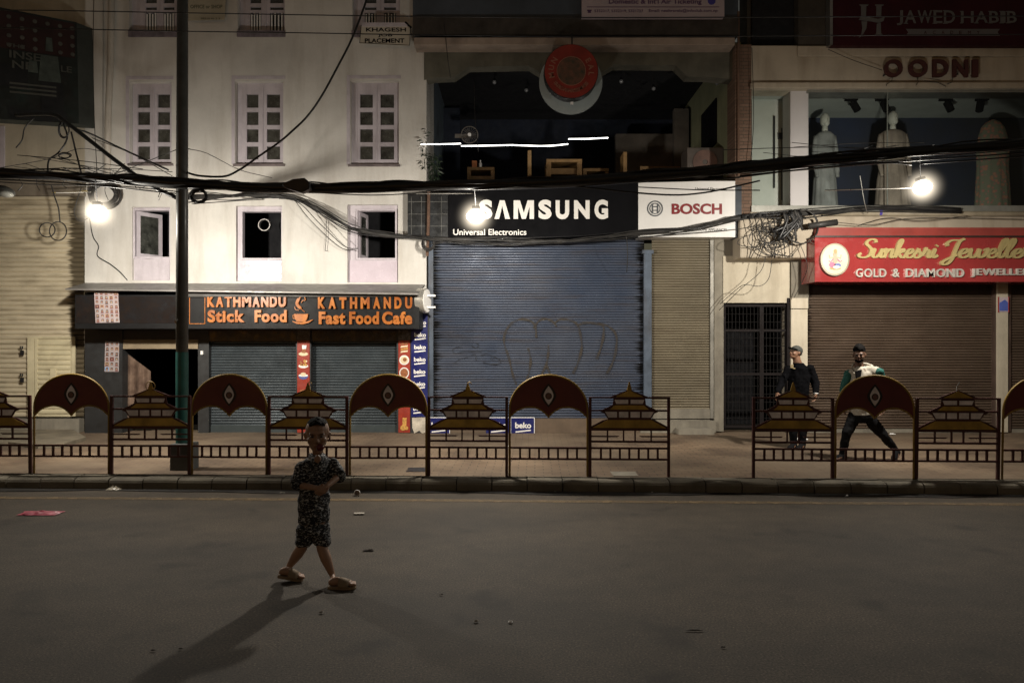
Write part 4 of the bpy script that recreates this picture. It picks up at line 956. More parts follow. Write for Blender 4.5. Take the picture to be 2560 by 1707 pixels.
# the brand name, its A drawn without a crossbar
def lam(a, c, t, b_): mid = (a + c) / 2; return [(a, b_), (mid - 6, t), (mid + 6, t), (c, b_), (c - 12, b_), (mid, t + 14), (a + 12, b_)]
m.ptext('S', 1198, 1231, 499.5, 548.5, yl, ex=.006, bold=.055); m.pprism(lam(1236, 1275, 501, 547.5)[::-1], yl - .006, yl)
m.pprism([(1284, 547.5), (1284, 501), (1300, 501), (1309.5, 532), (1319, 501), (1335, 501), (1335, 547.5), (1324, 547.5), (1324, 517), (1314.5, 547.5), (1304.5, 547.5), (1295, 517), (1295, 547.5)], yl - .006, yl)
m.ptext('S', 1346, 1379, 499.5, 548.5, yl, ex=.006, bold=.055); m.ptext('U', 1389, 1423, 501, 548.5, yl, ex=.006, bold=.055); m.ptext('N', 1435, 1474, 501, 547.5, yl, ex=.006, bold=.05); m.ptext('G', 1486, 1520, 499.5, 548.5, yl, ex=.006, bold=.05)
build(m, 'lettering', C['letter_white'], es)
m = MB(); m.ptext('Universal Electronics', 1133, 1316, 573, 588, yl, ex=.004, bold=.016); build(m, 'small_lettering', C['letter_white'], es)
bo = thing('white_brand_sign', 'white appliance brand sign with a round grey emblem and dark red lettering', 'sign', P(1716, 593, YG2))
build(MB().pbox(1596, 1838, 453, 593, YG2 - .012, YE - .05), 'signboard', C['white'], bo)
build(MB().pbox(1838.5, 1854, 462, 594, YG2 + .01, YE - .05), 'end_frame', mat('dark_blue_frame', (.022, .032, .045), .5), bo)
m = MB(); m.ptext('BOSCH', 1679, 1805, 509, 536, YG2 - .014, ex=.004, bold=.035); build(m, 'lettering', mat('dark_red_letters', (.22, .012, .016), .5), bo)
m = MB(); c_ = (X(1637, YG2), Z(522, YG2)); ya, yb2 = YG2 - .018, YG2 - .013
m.ring(c_, .118, .140, ya, yb2, 36); m.ring(c_, .082, .098, ya, yb2, 36)
for s in (-1, 1):
    m.prism([(c_[0] + s * .045 - .012, c_[1] - .09), (c_[0] + s * .045 + .012, c_[1] - .09), (c_[0] + s * .045 + .012, c_[1] + .09), (c_[0] + s * .045 - .012, c_[1] + .09)], ya - .002, yb2); m.box(c_[0] - .05, c_[0] + .05, ya - .001, yb2, c_[1] + s * .032 - .009, c_[1] + s * .032 + .009)
build(m, 'emblem', mat('emblem_grey', (.10, .11, .12), .5), bo)
m = MB(); m.ptext('Universal Electronics', 1738, 1816, 469, 476, YG2 - .014, ex=.002, bold=.006); m.ptext('HOME APPLIANCES', 1745, 1817, 571.5, 577.5, YG2 - .014, ex=.002); build(m, 'small_lettering', C['ink'], bo)
m = MB(); m.tube([P(1072, 470, 12.72), P(1071, 560, 12.72), P(1068, 640, 12.9)], .028, 8); tag(build(m, 'rusty_pipe', mat('rusty_pipe_steel', (.10, .055, .035), .8, var=.4, vs=8)), 'rusty vertical pipe left of the black brand sign', 'pipe')

# ---- air ticketing board, job placement board, round sign
Ya = 12.8
o = thing('ticketing_sign', 'pale air ticketing sign with dark lettering at the top centre', 'sign', P(1633, 42, Ya))
build(MB().pbox(1455, 1811, -45, 42, Ya, 12.92), 'signboard', mat('pinkish_white_sheet', (.40, .33, .35), .5, var=.06), o)
VI = mat('violet_ink', (.08, .035, .10), .6)
m = MB(); m.ptext('Domestic & Int\'l Air Ticketing', 1522, 1754, -2, 14, Ya - .001, ex=.003, bold=.02); m.ptext('5332317, 5332319, 5321727', 1486, 1608, 25, 32.5, Ya - .001, ex=.002, bold=.01); m.ptext('Email: neeltravels@infoclub.com.np', 1622, 1794, 23.5, 33, Ya - .001, ex=.002, bold=.01)
m.ptext('International Travels', 1500, 1780, -36, -12, Ya - .001, ex=.003, bold=.03); m.pbox(1467, 1798, 17.6, 18.8, Ya - .004, Ya); build(m, 'lettering', VI, o)
m = MB(); m.prism([(X(1469, Ya), Z(33, Ya)), (X(1478, Ya), Z(33, Ya)), (X(1476, Ya), Z(28, Ya)), (X(1471, Ya), Z(28, Ya))], Ya - .004, Ya); m.pbox(1468, 1479, 25.5, 28.5, Ya - .006, Ya - .001); build(m, 'telephone_symbol', VI, o)
m = MB(); m.disc((X(1779, Ya), Z(3, Ya)), .07, Ya - .004, Ya, 12); build(m, 'emblem', mat('blue_emblem', (.05, .04, .25), .6), o)
Yk = 13.05
o = thing('job_placement_sign', 'small white bordered board reading job placement at the top right of the white building', 'sign', P(964, 112, Yk))
q = [(903, 64), (1026, 66), (1024, 114), (899, 108)]; build(MB().pprism(q[::-1], Yk, Yk + .03), 'board', mat('old_cream_board', (.50, .46, .38), .6, var=.08), o)
m = MB(); m.ptext('KHAGESH', 915, 1015, 70, 80, Yk - .001, ex=.003, bold=.02); m.ptext('JOB', 945, 981, 85, 94, Yk - .001, ex=.003, bold=.02); m.ptext('PLACEMENT', 912, 1011, 97, 108, Yk - .001, ex=.003, bold=.025)
for a, b_ in ((0, 1), (1, 2), (2, 3), (3, 0)): m.bar(P(*q[a], Yk - .003), P(*q[b_], Yk - .003), .008, .004)
build(m, 'lettering', C['ink'], o)
m = MB(); m.pbox(904, 1018, 57, 65, Yk - .04, YW - .002); build(m, 'hood', LI, o); build(MB().bar(P(1013, 56, Yk - .03), P(1028, 70, Yk - .03), .03), 'stay', C['ink'], o)
Yo = 13.12
o = thing('office_banner', 'faded cream banner reading office or shop at the top, right of the pole', 'banner', P(516, 52, Yo)); build(MB().pprism([(462, -30), (565, -30), (561, 50), (470, 52)][::-1], Yo, Yo + .012), 'cloth', mat('faded_cream_cloth', (.42, .38, .29), .9, var=.12), o)
m = MB(); m.ptext('OFFICE or SHOP', 476, 556, 13, 22, Yo - .001, ex=.002, bold=.012); m.ptext('98510 41 2 3', 502, 550, 45, 49, Yo - .001, ex=.002); build(m, 'lettering', mat('faded_green_ink', (.09, .10, .06), .7), o)
Yr = 12.45
o = thing('round_red_sign', 'round red restaurant sign with worn lettering in front of a pale grey disc', 'sign', P(1428, 284, 12.9)); c1_ = (X(1428, Yr), Z(179, Yr))
build(MB().disc((X(1427, 12.95), Z(206, 12.95)), .562, 12.95, 13.0, 48), 'backing_disc', mat('pale_grey_disc', (.30, .34, .34), .6, var=.08, streak=.2, scol=(.12, .13, .12)), o)
build(MB().disc(c1_, .465, Yr, Yr + .20, 48), 'drum', C['dark_metal'], o)
RR = mat('faded_red_face', (.20, .018, .011), .5, var=.25, vs=3)
f = build(MB().disc(c1_, .455, Yr - .012, Yr - .001, 48), 'red_face', RR, o)
build(MB().disc(c1_, .24, Yr - .020, Yr - .013, 40), 'centre_disc', mat('printed_cream_centre', (.13, .115, .07), .6, var=.7, vs=9, c2=(.15, .06, .035)), o)
m = MB(); m.ring(c1_, .240, .250, Yr - .022, Yr - .013, 40)
m.arc_text('MUN', c1_, .345, .13, R(192), R(148), Yr - .014, bold=.02); m.arc_text('EAL', c1_, .345, .13, R(32), R(-8), Yr - .014, bold=.02); m.arc_text('UNITED WITH AWESOMENESS', c1_, .335, .085, R(218), R(322), Yr - .014, bold=.02, inward=True)
build(m, 'lettering', mat('worn_cream_letters', (.27, .11, .07), .6), o)
for px, py in ((1379, 229), (1476, 224), (1430, 256)): build(MB().pbox(px - 3.5, px + 3.5, py - 4, py + 4, Yr + .17, Yr + .22), 'spacer', C['white'], o)
build(MB().tube([P(1430, 112, Yr + .1), P(1430, 85, 12.9)], .012), 'hanger', C['dark_metal'], o)

# ================================================================ fashion shop / jeweller building
YF = 13.0
fb = thing('fashion_building', 'cream building at the right with a glass fashion window over a jeweller', 'building', (X(2260, YF), YF, .14))
XR = 2900
CR = mat('warm_cream_plaster', (.44, .38, .295), .8, var=.1, vs=1.5, streak=.42, scol=(.19, .14, .085), ss=(3, 3, .5), bump=.15, bs=22)
m = MB(); m.box(X(1879, YF), X(2080, YF), YF + .25, YF + .7, Z(115, YF), TOP); m.box(X(1996, YF), X(XR, YF), YF, YF + .7, Z(113, YF), TOP); build(m, 'upper_wall', mat('brown_dark_wall', (.05, .042, .032), .8, var=.3), fb)
m = MB(); m.pbox(1880, 1990, -200, 113, YF + .2, YF + .24); build(m, 'upper_window', C['black'], fb)
m = MB(); m.pbox(1879, XR, 115, 222, YF, YF + .4); build(m, 'fascia_beam', CR, fb)
m = MB(); m.pbox(1995, XR, 115, 141, YF - .05, YF - .001); m.pbox(1879, XR, 206, 220, YF - .09, YF - .001); build(m, 'moulding', CR, fb, bevel=.012)
m = MB(); m.pbox(2020, XR, 222, 231, YF + .05, YF + .4); m.pbox(1879, XR, 514, 530, YF - .02, YF + .3); build(m, 'window_frame', mat('brushed_window_frame', (.30, .30, .27), .45, .4, var=.15, streak=.3, scol=(.12, .1, .08)), fb)
m = MB(); m.pbox(1876, XR, 530, 604, YF, YF + .4); build(m, 'lower_wall', CR, fb)
m = MB(); m.tube([P(2056, 534, YF - .06), P(XR, 536, YF - .06)], .048, 12); build(m, 'pipe', mat('dusty_beige_pipe', (.33, .28, .20), .6, var=.15, streak=.3), fb, smooth=True)
# interior of the fashion window
zf, zt = Z(516, YF), Z(224, YF)
m = MB(); m.box(X(1879, YF), X(XR, YF), YF + .3, 17, zf - .12, zf); build(m, 'display_floor', mat('grey_display_floor', (.2, .2, .19), .4), fb)
m = MB(); m.box(X(1870, YF), X(XR, YF), YF + .4, 15, zt + .03, zt + .13); build(m, 'display_ceiling', mat('grey_green_ceiling', (.46, .49, .45), .7, var=.08), fb)
m = MB(); m.box(X(1870, YF), X(XR, YF), 14.75, 14.8, zf, zt + .1); build(m, 'display_back_wall', mat('navy_back_wall', (.060, .062, .068), .7, var=.5, vs=.45, c2=(.024, .036, .078)), fb)
m = MB(); m.box(X(1879, YF) - .06, X(1879, YF), YF + .1, 16, zf, zt + .1); m.pbox(1880, 1977, 240, 520, 13.64, 13.7); build(m, 'partition', mat('pale_partition', (.52, .54, .49), .6, var=.08), fb)
m = MB(); m.pbox(1976, 2021, 226, 515, YF + .13, YF + .5); build(m, 'white_column', mat('white_column_paint', (.58, .56, .56), .6, var=.04), fb)
m = MB(); m.pbox(1934, 1938, 290, 470, 13.6, 13.63); m.pbox(1946, 1964, 332, 347, 13.6, 13.66); m.pbox(1946, 1964, 394, 408, 13.6, 13.66); m.pbox(1954, 1956, 320, 500, 13.6, 13.62); build(m, 'glass_door_handle', C['dark_metal'], fb)
m = MB(); m.quad([(X(2022, YF + .07), YF + .07, zf), (X(XR, YF), YF + .07, zf), (X(XR, YF), YF + .07, zt), (X(2022, YF + .07), YF + .07, zt)]); m.quad([(X(1880, YF + .07), YF + .07, zf), (X(1975, YF), YF + .07, zf), (X(1975, YF), YF + .07, zt), (X(1880, YF + .07), YF + .07, zt)])
build(m, 'window_glass', glass('clear_shop_glass', (.90, .94, .93)), fb)
m = MB(); m.pbox(2218, 2220, 231, 514, YF + .06, YF + .08); build(m, 'glass_joint', mat('clear_joint', (.2, .22, .2), .3), fb)
for px, dx, lb_ in ((2128, 8, 'leftmost'), (2205, 6, 'second from the left'), (2364, 6, 'third from the left'), (2455, -7, 'rightmost')):
    o = thing('track_spotlight', 'black unlit track spotlight on the ceiling of the fashion window, ' + lb_, 'spotlight', P(px, 235, 13.46), 'track spotlights of the fashion window')
    zz_ = zt + .05; x = X(px, 13.46); s = F / 13.46
    build(MB().box(x - .11, x + .11, 13.42, 13.50, zz_ - .10, zz_ - .022), 'track_adapter', C['ink'], o)
    build(MB().cyl(Vector((x, 13.46, zz_ - .1)), Vector((x + dx / s * .6, 13.46, zz_ - .16)), .022, 8), 'stem', C['ink'], o)
    d = Vector((dx / s * 1.1, -.05, -.17)); c = Vector((x + dx / s * .5, 13.46, zz_ - .13)); build(MB().cyl(c, c + d, .066, 16), 'lamp_body', C['ink'], o)
m = MB(); m.box(X(2100, 13.46), X(2520, 13.46), 13.43, 13.49, zt + .008, zt + .029); build(m, 'light_track', C['white'], fb)
# dressed display figures
def mannequin(label, px, tp, Y, wid, head, mdress, mhead, drape=False, base=516):
    o = thing('mannequin', label, 'mannequin', (X(px, Y), Y, zf)); x = X(px, Y); zt_ = Z(tp, Y)
    vx = lambda k: Vector((k, 0, 0)); vy = lambda k: Vector((0, k, 0)); vz = lambda k: Vector((0, 0, k))
    if head:
        m = MB(); m.ell((x, Y, zt_ - .13), vx(.085), vy(.10), vz(.135), 18, 12); m.ell((x + .012, Y - .05, zt_ - .20), vx(.055), vy(.05), vz(.06)); m.ell((x + .01, Y - .105, zt_ - .155), vx(.012), vy(.02), vz(.03)); m.tube([Vector((x, Y, zt_ - .2)), Vector((x, Y, zt_ - .40))], [.048, .06], 12); build(m, 'head', mhead, o, smooth=True)
        zs = zt_ - .34
    else: zs = zt_
    prof = [(0, .05, .05), (.03, wid * .62, .09), (.08, wid * .88, .11), (.20, wid * .95, .12), (.45, wid * .86, .13), (.62, wid * .80, .13), (.95, wid * 1.0, .17), (1.35, wid * 1.12, .21), (1.8, wid * 1.2, .24)] if not drape else [(0, .03, .03), (.05, wid * .45, .09), (.15, wid * .75, .11), (.32, wid * .9, .13), (.6, wid, .14), (.9, wid * .96, .15), (1.3, wid * 1.02, .18), (1.8, wid * 1.1, .2)]
    m = MB(); n = 40; vs = []; fs = []; rows = []
    for dz, rx, ry in prof:
        z = max(zf + .01, zs - dz); rows.append(z)
        for k in range(n):
            a = 2 * math.pi * k / n; fold = 1 + (.05 * math.sin(a * 11) + .03 * math.sin(a * 17 + 1)) * min(1, dz * 1.6); vs.append((x + rx * math.cos(a) * fold, Y + ry * math.sin(a) * fold, z))
    for i in range(len(prof) - 1):
        if rows[i] <= zf + .011: break
        fs += [(i * n + k, (i + 1) * n + k, (i + 1) * n + (k + 1) % n, i * n + (k + 1) % n) for k in range(n)]
    m.add(vs, fs); build(m, 'dress', mdress, o, smooth=True)
    if head:
        for s in (-1, 1):
            m = MB(); m.tube(smooth_path([Vector((x + s * wid * .82, Y, zs - .1)), Vector((x + s * wid * 1.02, Y - .02, zs - .45)), Vector((x + s * wid * .98, Y - .09, zs - .78)), Vector((x + s * wid * .95, Y - .12, zs - .9))], 4), [.052] * 5 + [.045] * 4 + [.035] * 4, 10); build(m, 'sleeve', mdress, o, smooth=True)
    return o
MH = mat('mannequin_white', (.55, .56, .50), .4, var=.05)
mannequin('white headed mannequin in a grey and teal outfit at the left of the fashion window', 2062, 284, 13.9, .20, True, mat('grey_teal_fabric', (.27, .28, .275), .9, var=.3, vs=2.5, streak=.3, ss=(8, 8, 1)), MH)
mannequin('white headed mannequin in a long brownish gown in the middle of the fashion window', 2232, 279, 13.7, .27, True, mat('dusty_rose_fabric', (.30, .25, .205), .9, var=.25, vs=3, streak=.5, scol=(.12, .09, .08), ss=(14, 14, .6)), MH)
mannequin('headless display draped in a patterned yellow green cloth at the right of the fashion window', 2482, 300, 13.8, .29, False, special('patterned_cloth', cloth_print_fn), MH, drape=True)
# fascia lettering
m = MB(); yo = YF - .10
for ch, a, c in (('O', 2208, 2254), ('O', 2269, 2316), ('D', 2329, 2368), ('N', 2379, 2417), ('I', 2428, 2442)): m.ptext(ch, a, c, 151, 195, yo, ex=.05, bold=.03)
o = thing('shop_name_letters', 'dark red raised shop name letters on the cream beam above the fashion window', 'sign', P(2325, 195, yo)); build(m, 'lettering', mat('dark_red_raised_letters', (.055, .013, .011), .55), o)
m = MB()
for px, py in ((2215, 173), (2232, 173), (2292, 173), (2340, 173), (2395, 173), (2436, 173)): m.pbox(px - 1, px + 1, py + 10, py + 14, yo, YF)
for s in ([(2231, 195), (2229, 203), (2217, 211), (2216, 215)], [(2293, 195), (2296, 205), (2290, 214)], [(2382, 194), (2380, 206), (2368, 211)], [(2310, 203), (2345, 207), (2365, 217)]): m.tube([P(a, b_, yo - .02) for a, b_ in s], .006, 5)
build(m, 'loose_wire', C['cable'], o)
# maroon salon sign
Yj = 12.82
o = thing('maroon_salon_sign', 'dark maroon salon sign with a pale serif logo at the top right', 'sign', P(2330, 115, Yj)); build(MB().pbox(2079, XR, -90, 114, Yj, YF - .01), 'signboard', C['maroon_dark'], o); build(MB().pbox(2075, 2082, -90, 112, Yj - .02, YF - .02), 'frame', C['steel'], o)
SV = mat('silver_grey_letters', (.125, .12, .115), .5, .1); m = MB(); yy = Yj - .002
def serif(body, a, c, t, b_):
    ws = {'J': .55, 'I': .42, 'W': 1.3, 'E': .8, 'B': .8, 'D': 1, 'H': 1.05, 'A': 1.05}; gap = 4; tot = sum(ws[x] for x in body); st = (c - a - gap * (len(body) - 1)) / tot; u = a
    for ch in body:
        wd = st * ws[ch]; m.ptext(ch, u, u + wd, t, b_ + (5 if ch == 'J' else 0), yy, ex=.008, bold=.012)
        if ch in 'HAIEDB':
            for zz2 in ((t, b_) if ch != 'A' else (b_,)): m.pbox(u - 1.5, u + min(wd, 8) + 1.5 if ch != 'H' else u + 6, zz2 - .9, zz2 + .9, yy - .010, yy - .001)
        u += wd + gap
serif('JAWED', 2242, 2387, 27, 59); serif('HABIB', 2402, 2541, 29, 58)
build(m, 'lettering', SV, o)
m = MB()
for x0_ in (2158, 2196): m.pprism([(x0_ - 10 if x0_ < 2180 else x0_ - 8, 12), (x0_ + 14, 12), (x0_ + 12, 15), (x0_ + 8, 16), (x0_ + 7, 41), (x0_ - 5, 41), (x0_ - 5, 16), (x0_ - 8, 14)][::-1], yy - .008, yy)
m.pprism([(2147, 50), (2152, 44), (2170, 43), (2195, 48), (2212, 43), (2209, 53), (2198, 58), (2178, 54), (2158, 52)][::-1], yy - .010, yy); m.pprism([(2154, 54), (2168, 54), (2166, 72), (2158, 86), (2147, 96), (2154, 84), (2156, 70)][::-1], yy - .008, yy); m.pprism([(2192, 60), (2202, 58), (2203, 84), (2208, 88), (2186, 88), (2191, 84)][::-1], yy - .008, yy); build(m, 'emblem', SV, o)
m = MB(); m.pprism([(2265, 73), (2500, 73), (2494, 81), (2500, 90), (2265, 90), (2271, 81)][::-1], yy - .006, yy); rb = build(m, 'ribbon_banner', mat('dull_silver_ribbon', (.11, .10, .10), .5), o)
m = MB()
for k, ch in enumerate('ACADEMY'): m.ptext(ch, 2310 + k * 22, 2317 + k * 22, 78, 86, yy - .007, ex=.002)
build(m, 'ribbon_lettering', C['maroon_dark'], o)
# ---- jeweller shopfront
o = fb; BRN = mat('brown_slat_shutter', (.120, .086, .062), .42, .2, var=.16, vs=1.6, streak=.4, scol=(.05, .03, .02), ss=(1.4, 1.4, 12), edge=(1.72, .3, (.03, .02, .015)))
m = MB(); m.pbox(2022, XR, 700, 740, YF + .12, YF + .5); build(m, 'shutter_housing', mat('dark_brown_housing', (.03, .02, .016), .5, var=.3), fb)
shutter(fb, 2018, 2492, 736, 1078, 13.14, .049, .030, BRN); shutter(fb, 2524, XR, 736, 1078, 13.14, .049, .030, BRN)
m = MB(); m.pbox(2494, 2520, 700, 1080, YF + .02, YF + .4); build(m, 'pier', C['cream'], fb)
for a_, c_ in ((2484, 2494), (2520, 2528)): m = MB(); m.pbox(a_, c_, 700, 1078, YF + .06, YF + .2); build(m, 'shutter_jamb', mat('brown_jamb', (.07, .045, .035), .5, var=.3), fb)
m = MB(); m.pbox(1978, 2022, 600, 770, YF + .06, YF + .5); build(m, 'pier', C['concrete'], fb)
m = MB(); m.pbox(1978, 2020, 745, 771, YF + .02, YF + .059); m.pbox(1978, 2019, 773, 1080, YF + .03, YF + .5); build(m, 'white_pier', mat('white_pier_paint', (.60, .54, .43), .75, var=.1, streak=.4, scol=(.25, .2, .12), ss=(4, 4, 1)), fb)
m = MB(); m.box(X(2019, YF), X(XR, YF), YF + .1, YF + .4, .141, Z(1074, YF)); build(m, 'threshold', C['concrete'], fb)
m = MB(); m.pbox(1850, 2036, 547, 645, 12.72, YF + .3); build(m, 'canopy_slab', CR, fb, bevel=.03)
m = MB(); m.pbox(1808, 1974, 640, 757, YF + .10, YF + .3); build(m, 'gate_lintel', C['cream'], fb)
m = MB(); m.pbox(1808, 1990, 596, 642, YF + .14, YF + .4); build(m, 'canopy_back_wall', C['concrete'], fb)
m = MB(); m.box(X(1790, 14.5), X(2010, 14.5), 14.5, 14.55, .14, 2.6); m.box(X(1808, 13.3), X(1808, 13.3) + .02, 13.35, 14.5, .14, 2.6); m.box(X(1985, 13.3), X(1985, 13.3) + .02, 13.35, 14.5, .14, 2.6); m.box(X(1800, 13.3), X(1990, 13.3), 13.3, 14.5, 2.5, 2.52); build(m, 'dark_passage', C['black'], fb)
GT = mat('dull_purple_gate_paint', (.014, .011, .011), .7, .0, var=.2, spec=.15); gm = thing('grille_gate', 'tall dark metal grille gate between the tan shutter and the white pier', 'gate', (X(1885, 13.15), 13.15, .14))
def leaf(a, c):
    m = MB(); Yg = 13.16
    for u in (a, c): m.pbox(u - 2.4, u + 2.4, 762, 1070, Yg - .02, Yg + .02)
    for v in (764, 826, 935, 1066): m.pbox(a + 2.4, c - 2.4, v - 3, v + 3, Yg - .018, Yg + .018)
    f_ = build(m, 'gate_leaf', GT, gm); m = MB(); u = a + 9
    while u < c - 5: m.tube([P(u, 766, Yg + .012), P(u, 1064, Yg + .012)], .007, 5); u += 9.2
    v = 785
    while v < 1060: m.tube([P(a + 3, v, Yg + .014), P(c - 3, v, Yg + .014)], .006, 5); v += 20
    build(m, 'bars', mat('grey_gate_bars', (.010, .009, .009), .7, 0, spec=.15), f_)
leaf(1812, 1902); leaf(1907, 1972)
build(MB().pbox(1968, 1978, 745, 1075, YF + .08, YF + .2), 'gate_post', GT, gm)
# jeweller sign
YJ = 12.4
js = thing('jeweller_sign', 'red jeweller sign with gold script letters and an oval emblem', 'sign', P(2300, 705, YJ))
build(MB().pbox(2037, XR, 594, 705, YJ, YF - .01), 'signboard', C['red'], js, bevel=.008)
m = MB(); m.pbox(2040, XR, 569, 590, YJ + .22, YF - .01); build(m, 'red_top_strip', mat('red_top_paint', (.30, .05, .04), .5, var=.15), js)
m = MB(); m.pbox(2038, XR, 589, 593.5, YJ - .02, YF - .012); build(m, 'dark_header', mat('dark_header_metal', (.035, .02, .016), .5), js)
GLD = mat('gold_mirror_letters', (.47, .38, .17), .35, .15, var=.12, vs=3); GSD = mat('gold_letter_sides', (.36, .20, .04), .4, .4)
LT = {'S': ([[(.55, .82), (.50, .95), (.36, 1.0), (.2, .92), (.17, .75), (.32, .58), (.42, .40), (.38, .15), (.2, .02), (.0, .04), (-.06, .16), (.02, .24)]], .52),
 'u': ([[(-.08, .30), (0, .46), (.03, .42), (0, .15), (.06, .03), (.17, .06), (.28, .25), (.33, .48), (.30, .2), (.33, .04), (.43, .06), (.5, .18)]], .46),
 'n': ([[(-.06, .3), (.02, .47), (.05, .35), (.02, .0)], [(.04, .22), (.14, .42), (.26, .46), (.29, .36), (.27, .1), (.33, .02), (.43, .1), (.48, .2)]], .45),
 'k': ([[(-.02, .2), (.10, .60), (.16, .88), (.12, .98), (.05, .85), (.02, .5), (.0, .0)], [(.03, .22), (.16, .42), (.28, .46), (.27, .34), (.08, .24)], [(.12, .25), (.24, .05), (.34, .02), (.44, .16)]], .42),
 'e': ([[(-.02, .18), (.12, .22), (.24, .34), (.20, .46), (.08, .42), (.01, .22), (.06, .05), (.18, .01), (.34, .14)]], .34),
 's': ([[(-.02, .14), (.06, .30), (.13, .50)], [(.13, .50), (.16, .36), (.25, .22), (.22, .06), (.10, .0), (.0, .07)], [(.22, .06), (.34, .16)]], .35),
 'r': ([[(-.02, .14), (.05, .36), (.07, .52), (.11, .43), (.24, .42)], [(.24, .42), (.21, .16), (.27, .02), (.38, .16)]], .36),
 'i': ([[(-.02, .18), (.08, .46), (.08, .36), (.05, .12), (.12, .02), (.24, .14)], [(.13, .62), (.15, .68)]], .24),
 'J': ([[(.10, .62), (.06, .78), (.20, .92), (.46, .93), (.60, 1.0), (.46, .85), (.40, .5), (.34, -.05), (.22, -.32), (.08, -.36), (.04, -.22), (.2, -.05), (.46, .14)]], .55),
 'w': ([[(-.06, .3), (.03, .46), (.03, .2), (.09, .03), (.2, .06), (.29, .3), (.31, .46), (.31, .15), (.38, .02), (.5, .1), (.58, .32), (.56, .47), (.52, .4), (.62, .36)]], .62),
 'l': ([[(-.04, .15), (.10, .42), (.22, .8), (.2, .98), (.12, .95), (.06, .6), (.05, .15), (.12, .02), (.25, .14)]], .26)}
def script(word, a, c, base_py, cap_px, Y, wd, ex):
    tot = sum(LT[ch][1] for ch in word); sx = (c - a) / tot; front = MB(); u = a
    for ch in word:
        for s in LT[ch][0]:
            pts = smooth_path([Vector((X(u + (p[0] + .16 * p[1]) * sx, Y), 0, Z(base_py - p[1] * cap_px, Y))) for p in s], 5); n = len(pts)
            ws = []
            for i in range(n):
                t = pts[min(i + 1, n - 1)] - pts[max(i - 1, 0)]; ws.append(wd * (.45 + .75 * min(1, abs(t.z) / (t.length + 1e-6))))
            front.ribbon([(p.x, p.z) for p in pts], ws, Y - ex - random.uniform(0, .004), Y)
        u += LT[ch][1] * sx
    return front
m = script('Sunkesri', 2146, 2340, 645, 46, YJ - .003, .050, .035); build(m, 'script_lettering', GLD, js)
m = script('Jewellers', 2352, 2604, 645, 47, YJ - .003, .050, .035); build(m, 'script_lettering', GLD, js)
WH = mat('silver_white_letters', (.60, .58, .52), .3, .3)
m = MB()
for body, a, c in (('GOLD', 2137, 2213), ('&', 2229, 2246), ('DIAMOND', 2262, 2407), ('JEWELLERY', 2426, 2592)): m.ptext(body, a, c, 672, 693.5, YJ - .003, ex=.045, bold=.012, space=1.12)
build(m, 'lettering', WH, js)
m = MB(); oc = (X(2083, YJ), Z(650, YJ)); m.disc(oc, .245, YJ - .07, YJ - .001, 44, rz=.275); build(m, 'oval_frame', mat('pale_gold_frame', (.36, .33, .25), .4, .3), js)
PM = [mat('oval_cream', (.70, .62, .45), .4), mat('oval_pink', (.55, .16, .26), .5), mat('oval_skin', (.60, .38, .27), .5), mat('oval_blue', (.14, .18, .42), .5), mat('oval_gold', (.42, .30, .14), .5), mat('oval_white', (.70, .66, .60), .5)]
m = MB(); ye = YJ - .071; m.disc(oc, .218, ye - .003, ye, 44, 0, rz=.248)
def blob(dx, dz, rx, rz, k, lay): m.disc((oc[0] + dx, oc[1] + dz), rx, ye - .003 - lay * .003, ye - .001 - lay * .003, 14, k, rz=rz)
blob(0, -.15, .10, .025, 4, 1); blob(-.05, -.09, .055, .05, 1, 2); blob(.04, -.10, .06, .035, 3, 2); blob(.02, -.13, .06, .03, 5, 3); blob(0, .0, .045, .07, 2, 3); blob(0, .09, .035, .04, 2, 4); blob(0, .135, .028, .04, 4, 5)
for s in (-1, 1):
    m.ribbon([(oc[0] + s * .03, oc[1] + .04), (oc[0] + s * .09, oc[1] + .02), (oc[0] + s * .10, oc[1] + .08)], .018, ye - .012, ye - .009, 2); m.ribbon([(oc[0] + s * .03, oc[1] + .01), (oc[0] + s * .08, oc[1] - .04), (oc[0] + s * .11, oc[1] - .02)], .018, ye - .012, ye - .009, 1)
build(m, 'oval_emblem', PM, js)
o = thing('price_sticker', 'small blue and red sticker on the cream pier at the far right', 'sticker', P(2509, 780, YF)); q = [(2497, 743), (2522, 743), (2522, 780), (2497, 780)]; build(MB().pprism(q[::-1], YF + .010, YF + .018), 'sheet', mat('sticker_pale', (.5, .42, .46), .5), o)
m = MB(); m.pprism([(2499, 757), (2512, 749), (2520, 756), (2520, 777), (2499, 777)][::-1], YF + .006, YF + .009); build(m, 'blue_print', mat('sticker_blue', (.08, .12, .42), .5), o); m = MB(); m.pbox(2496, 2498, 742, 781, YF + .004, YF + .017); m.pbox(2521, 2523, 742, 781, YF + .004, YF + .017); build(m, 'red_border', C['red'], o)
m = MB(); m.pprism([(2201, 526), (2207, 526), (2206, 538), (2200, 538)][::-1], YF - .125, YF - .11); tag(build(m, 'blue_tape', mat('violet_blue_tape', (.07, .05, .3), .5)), 'scrap of blue tape on the beige pipe under the fashion window', 'tape')

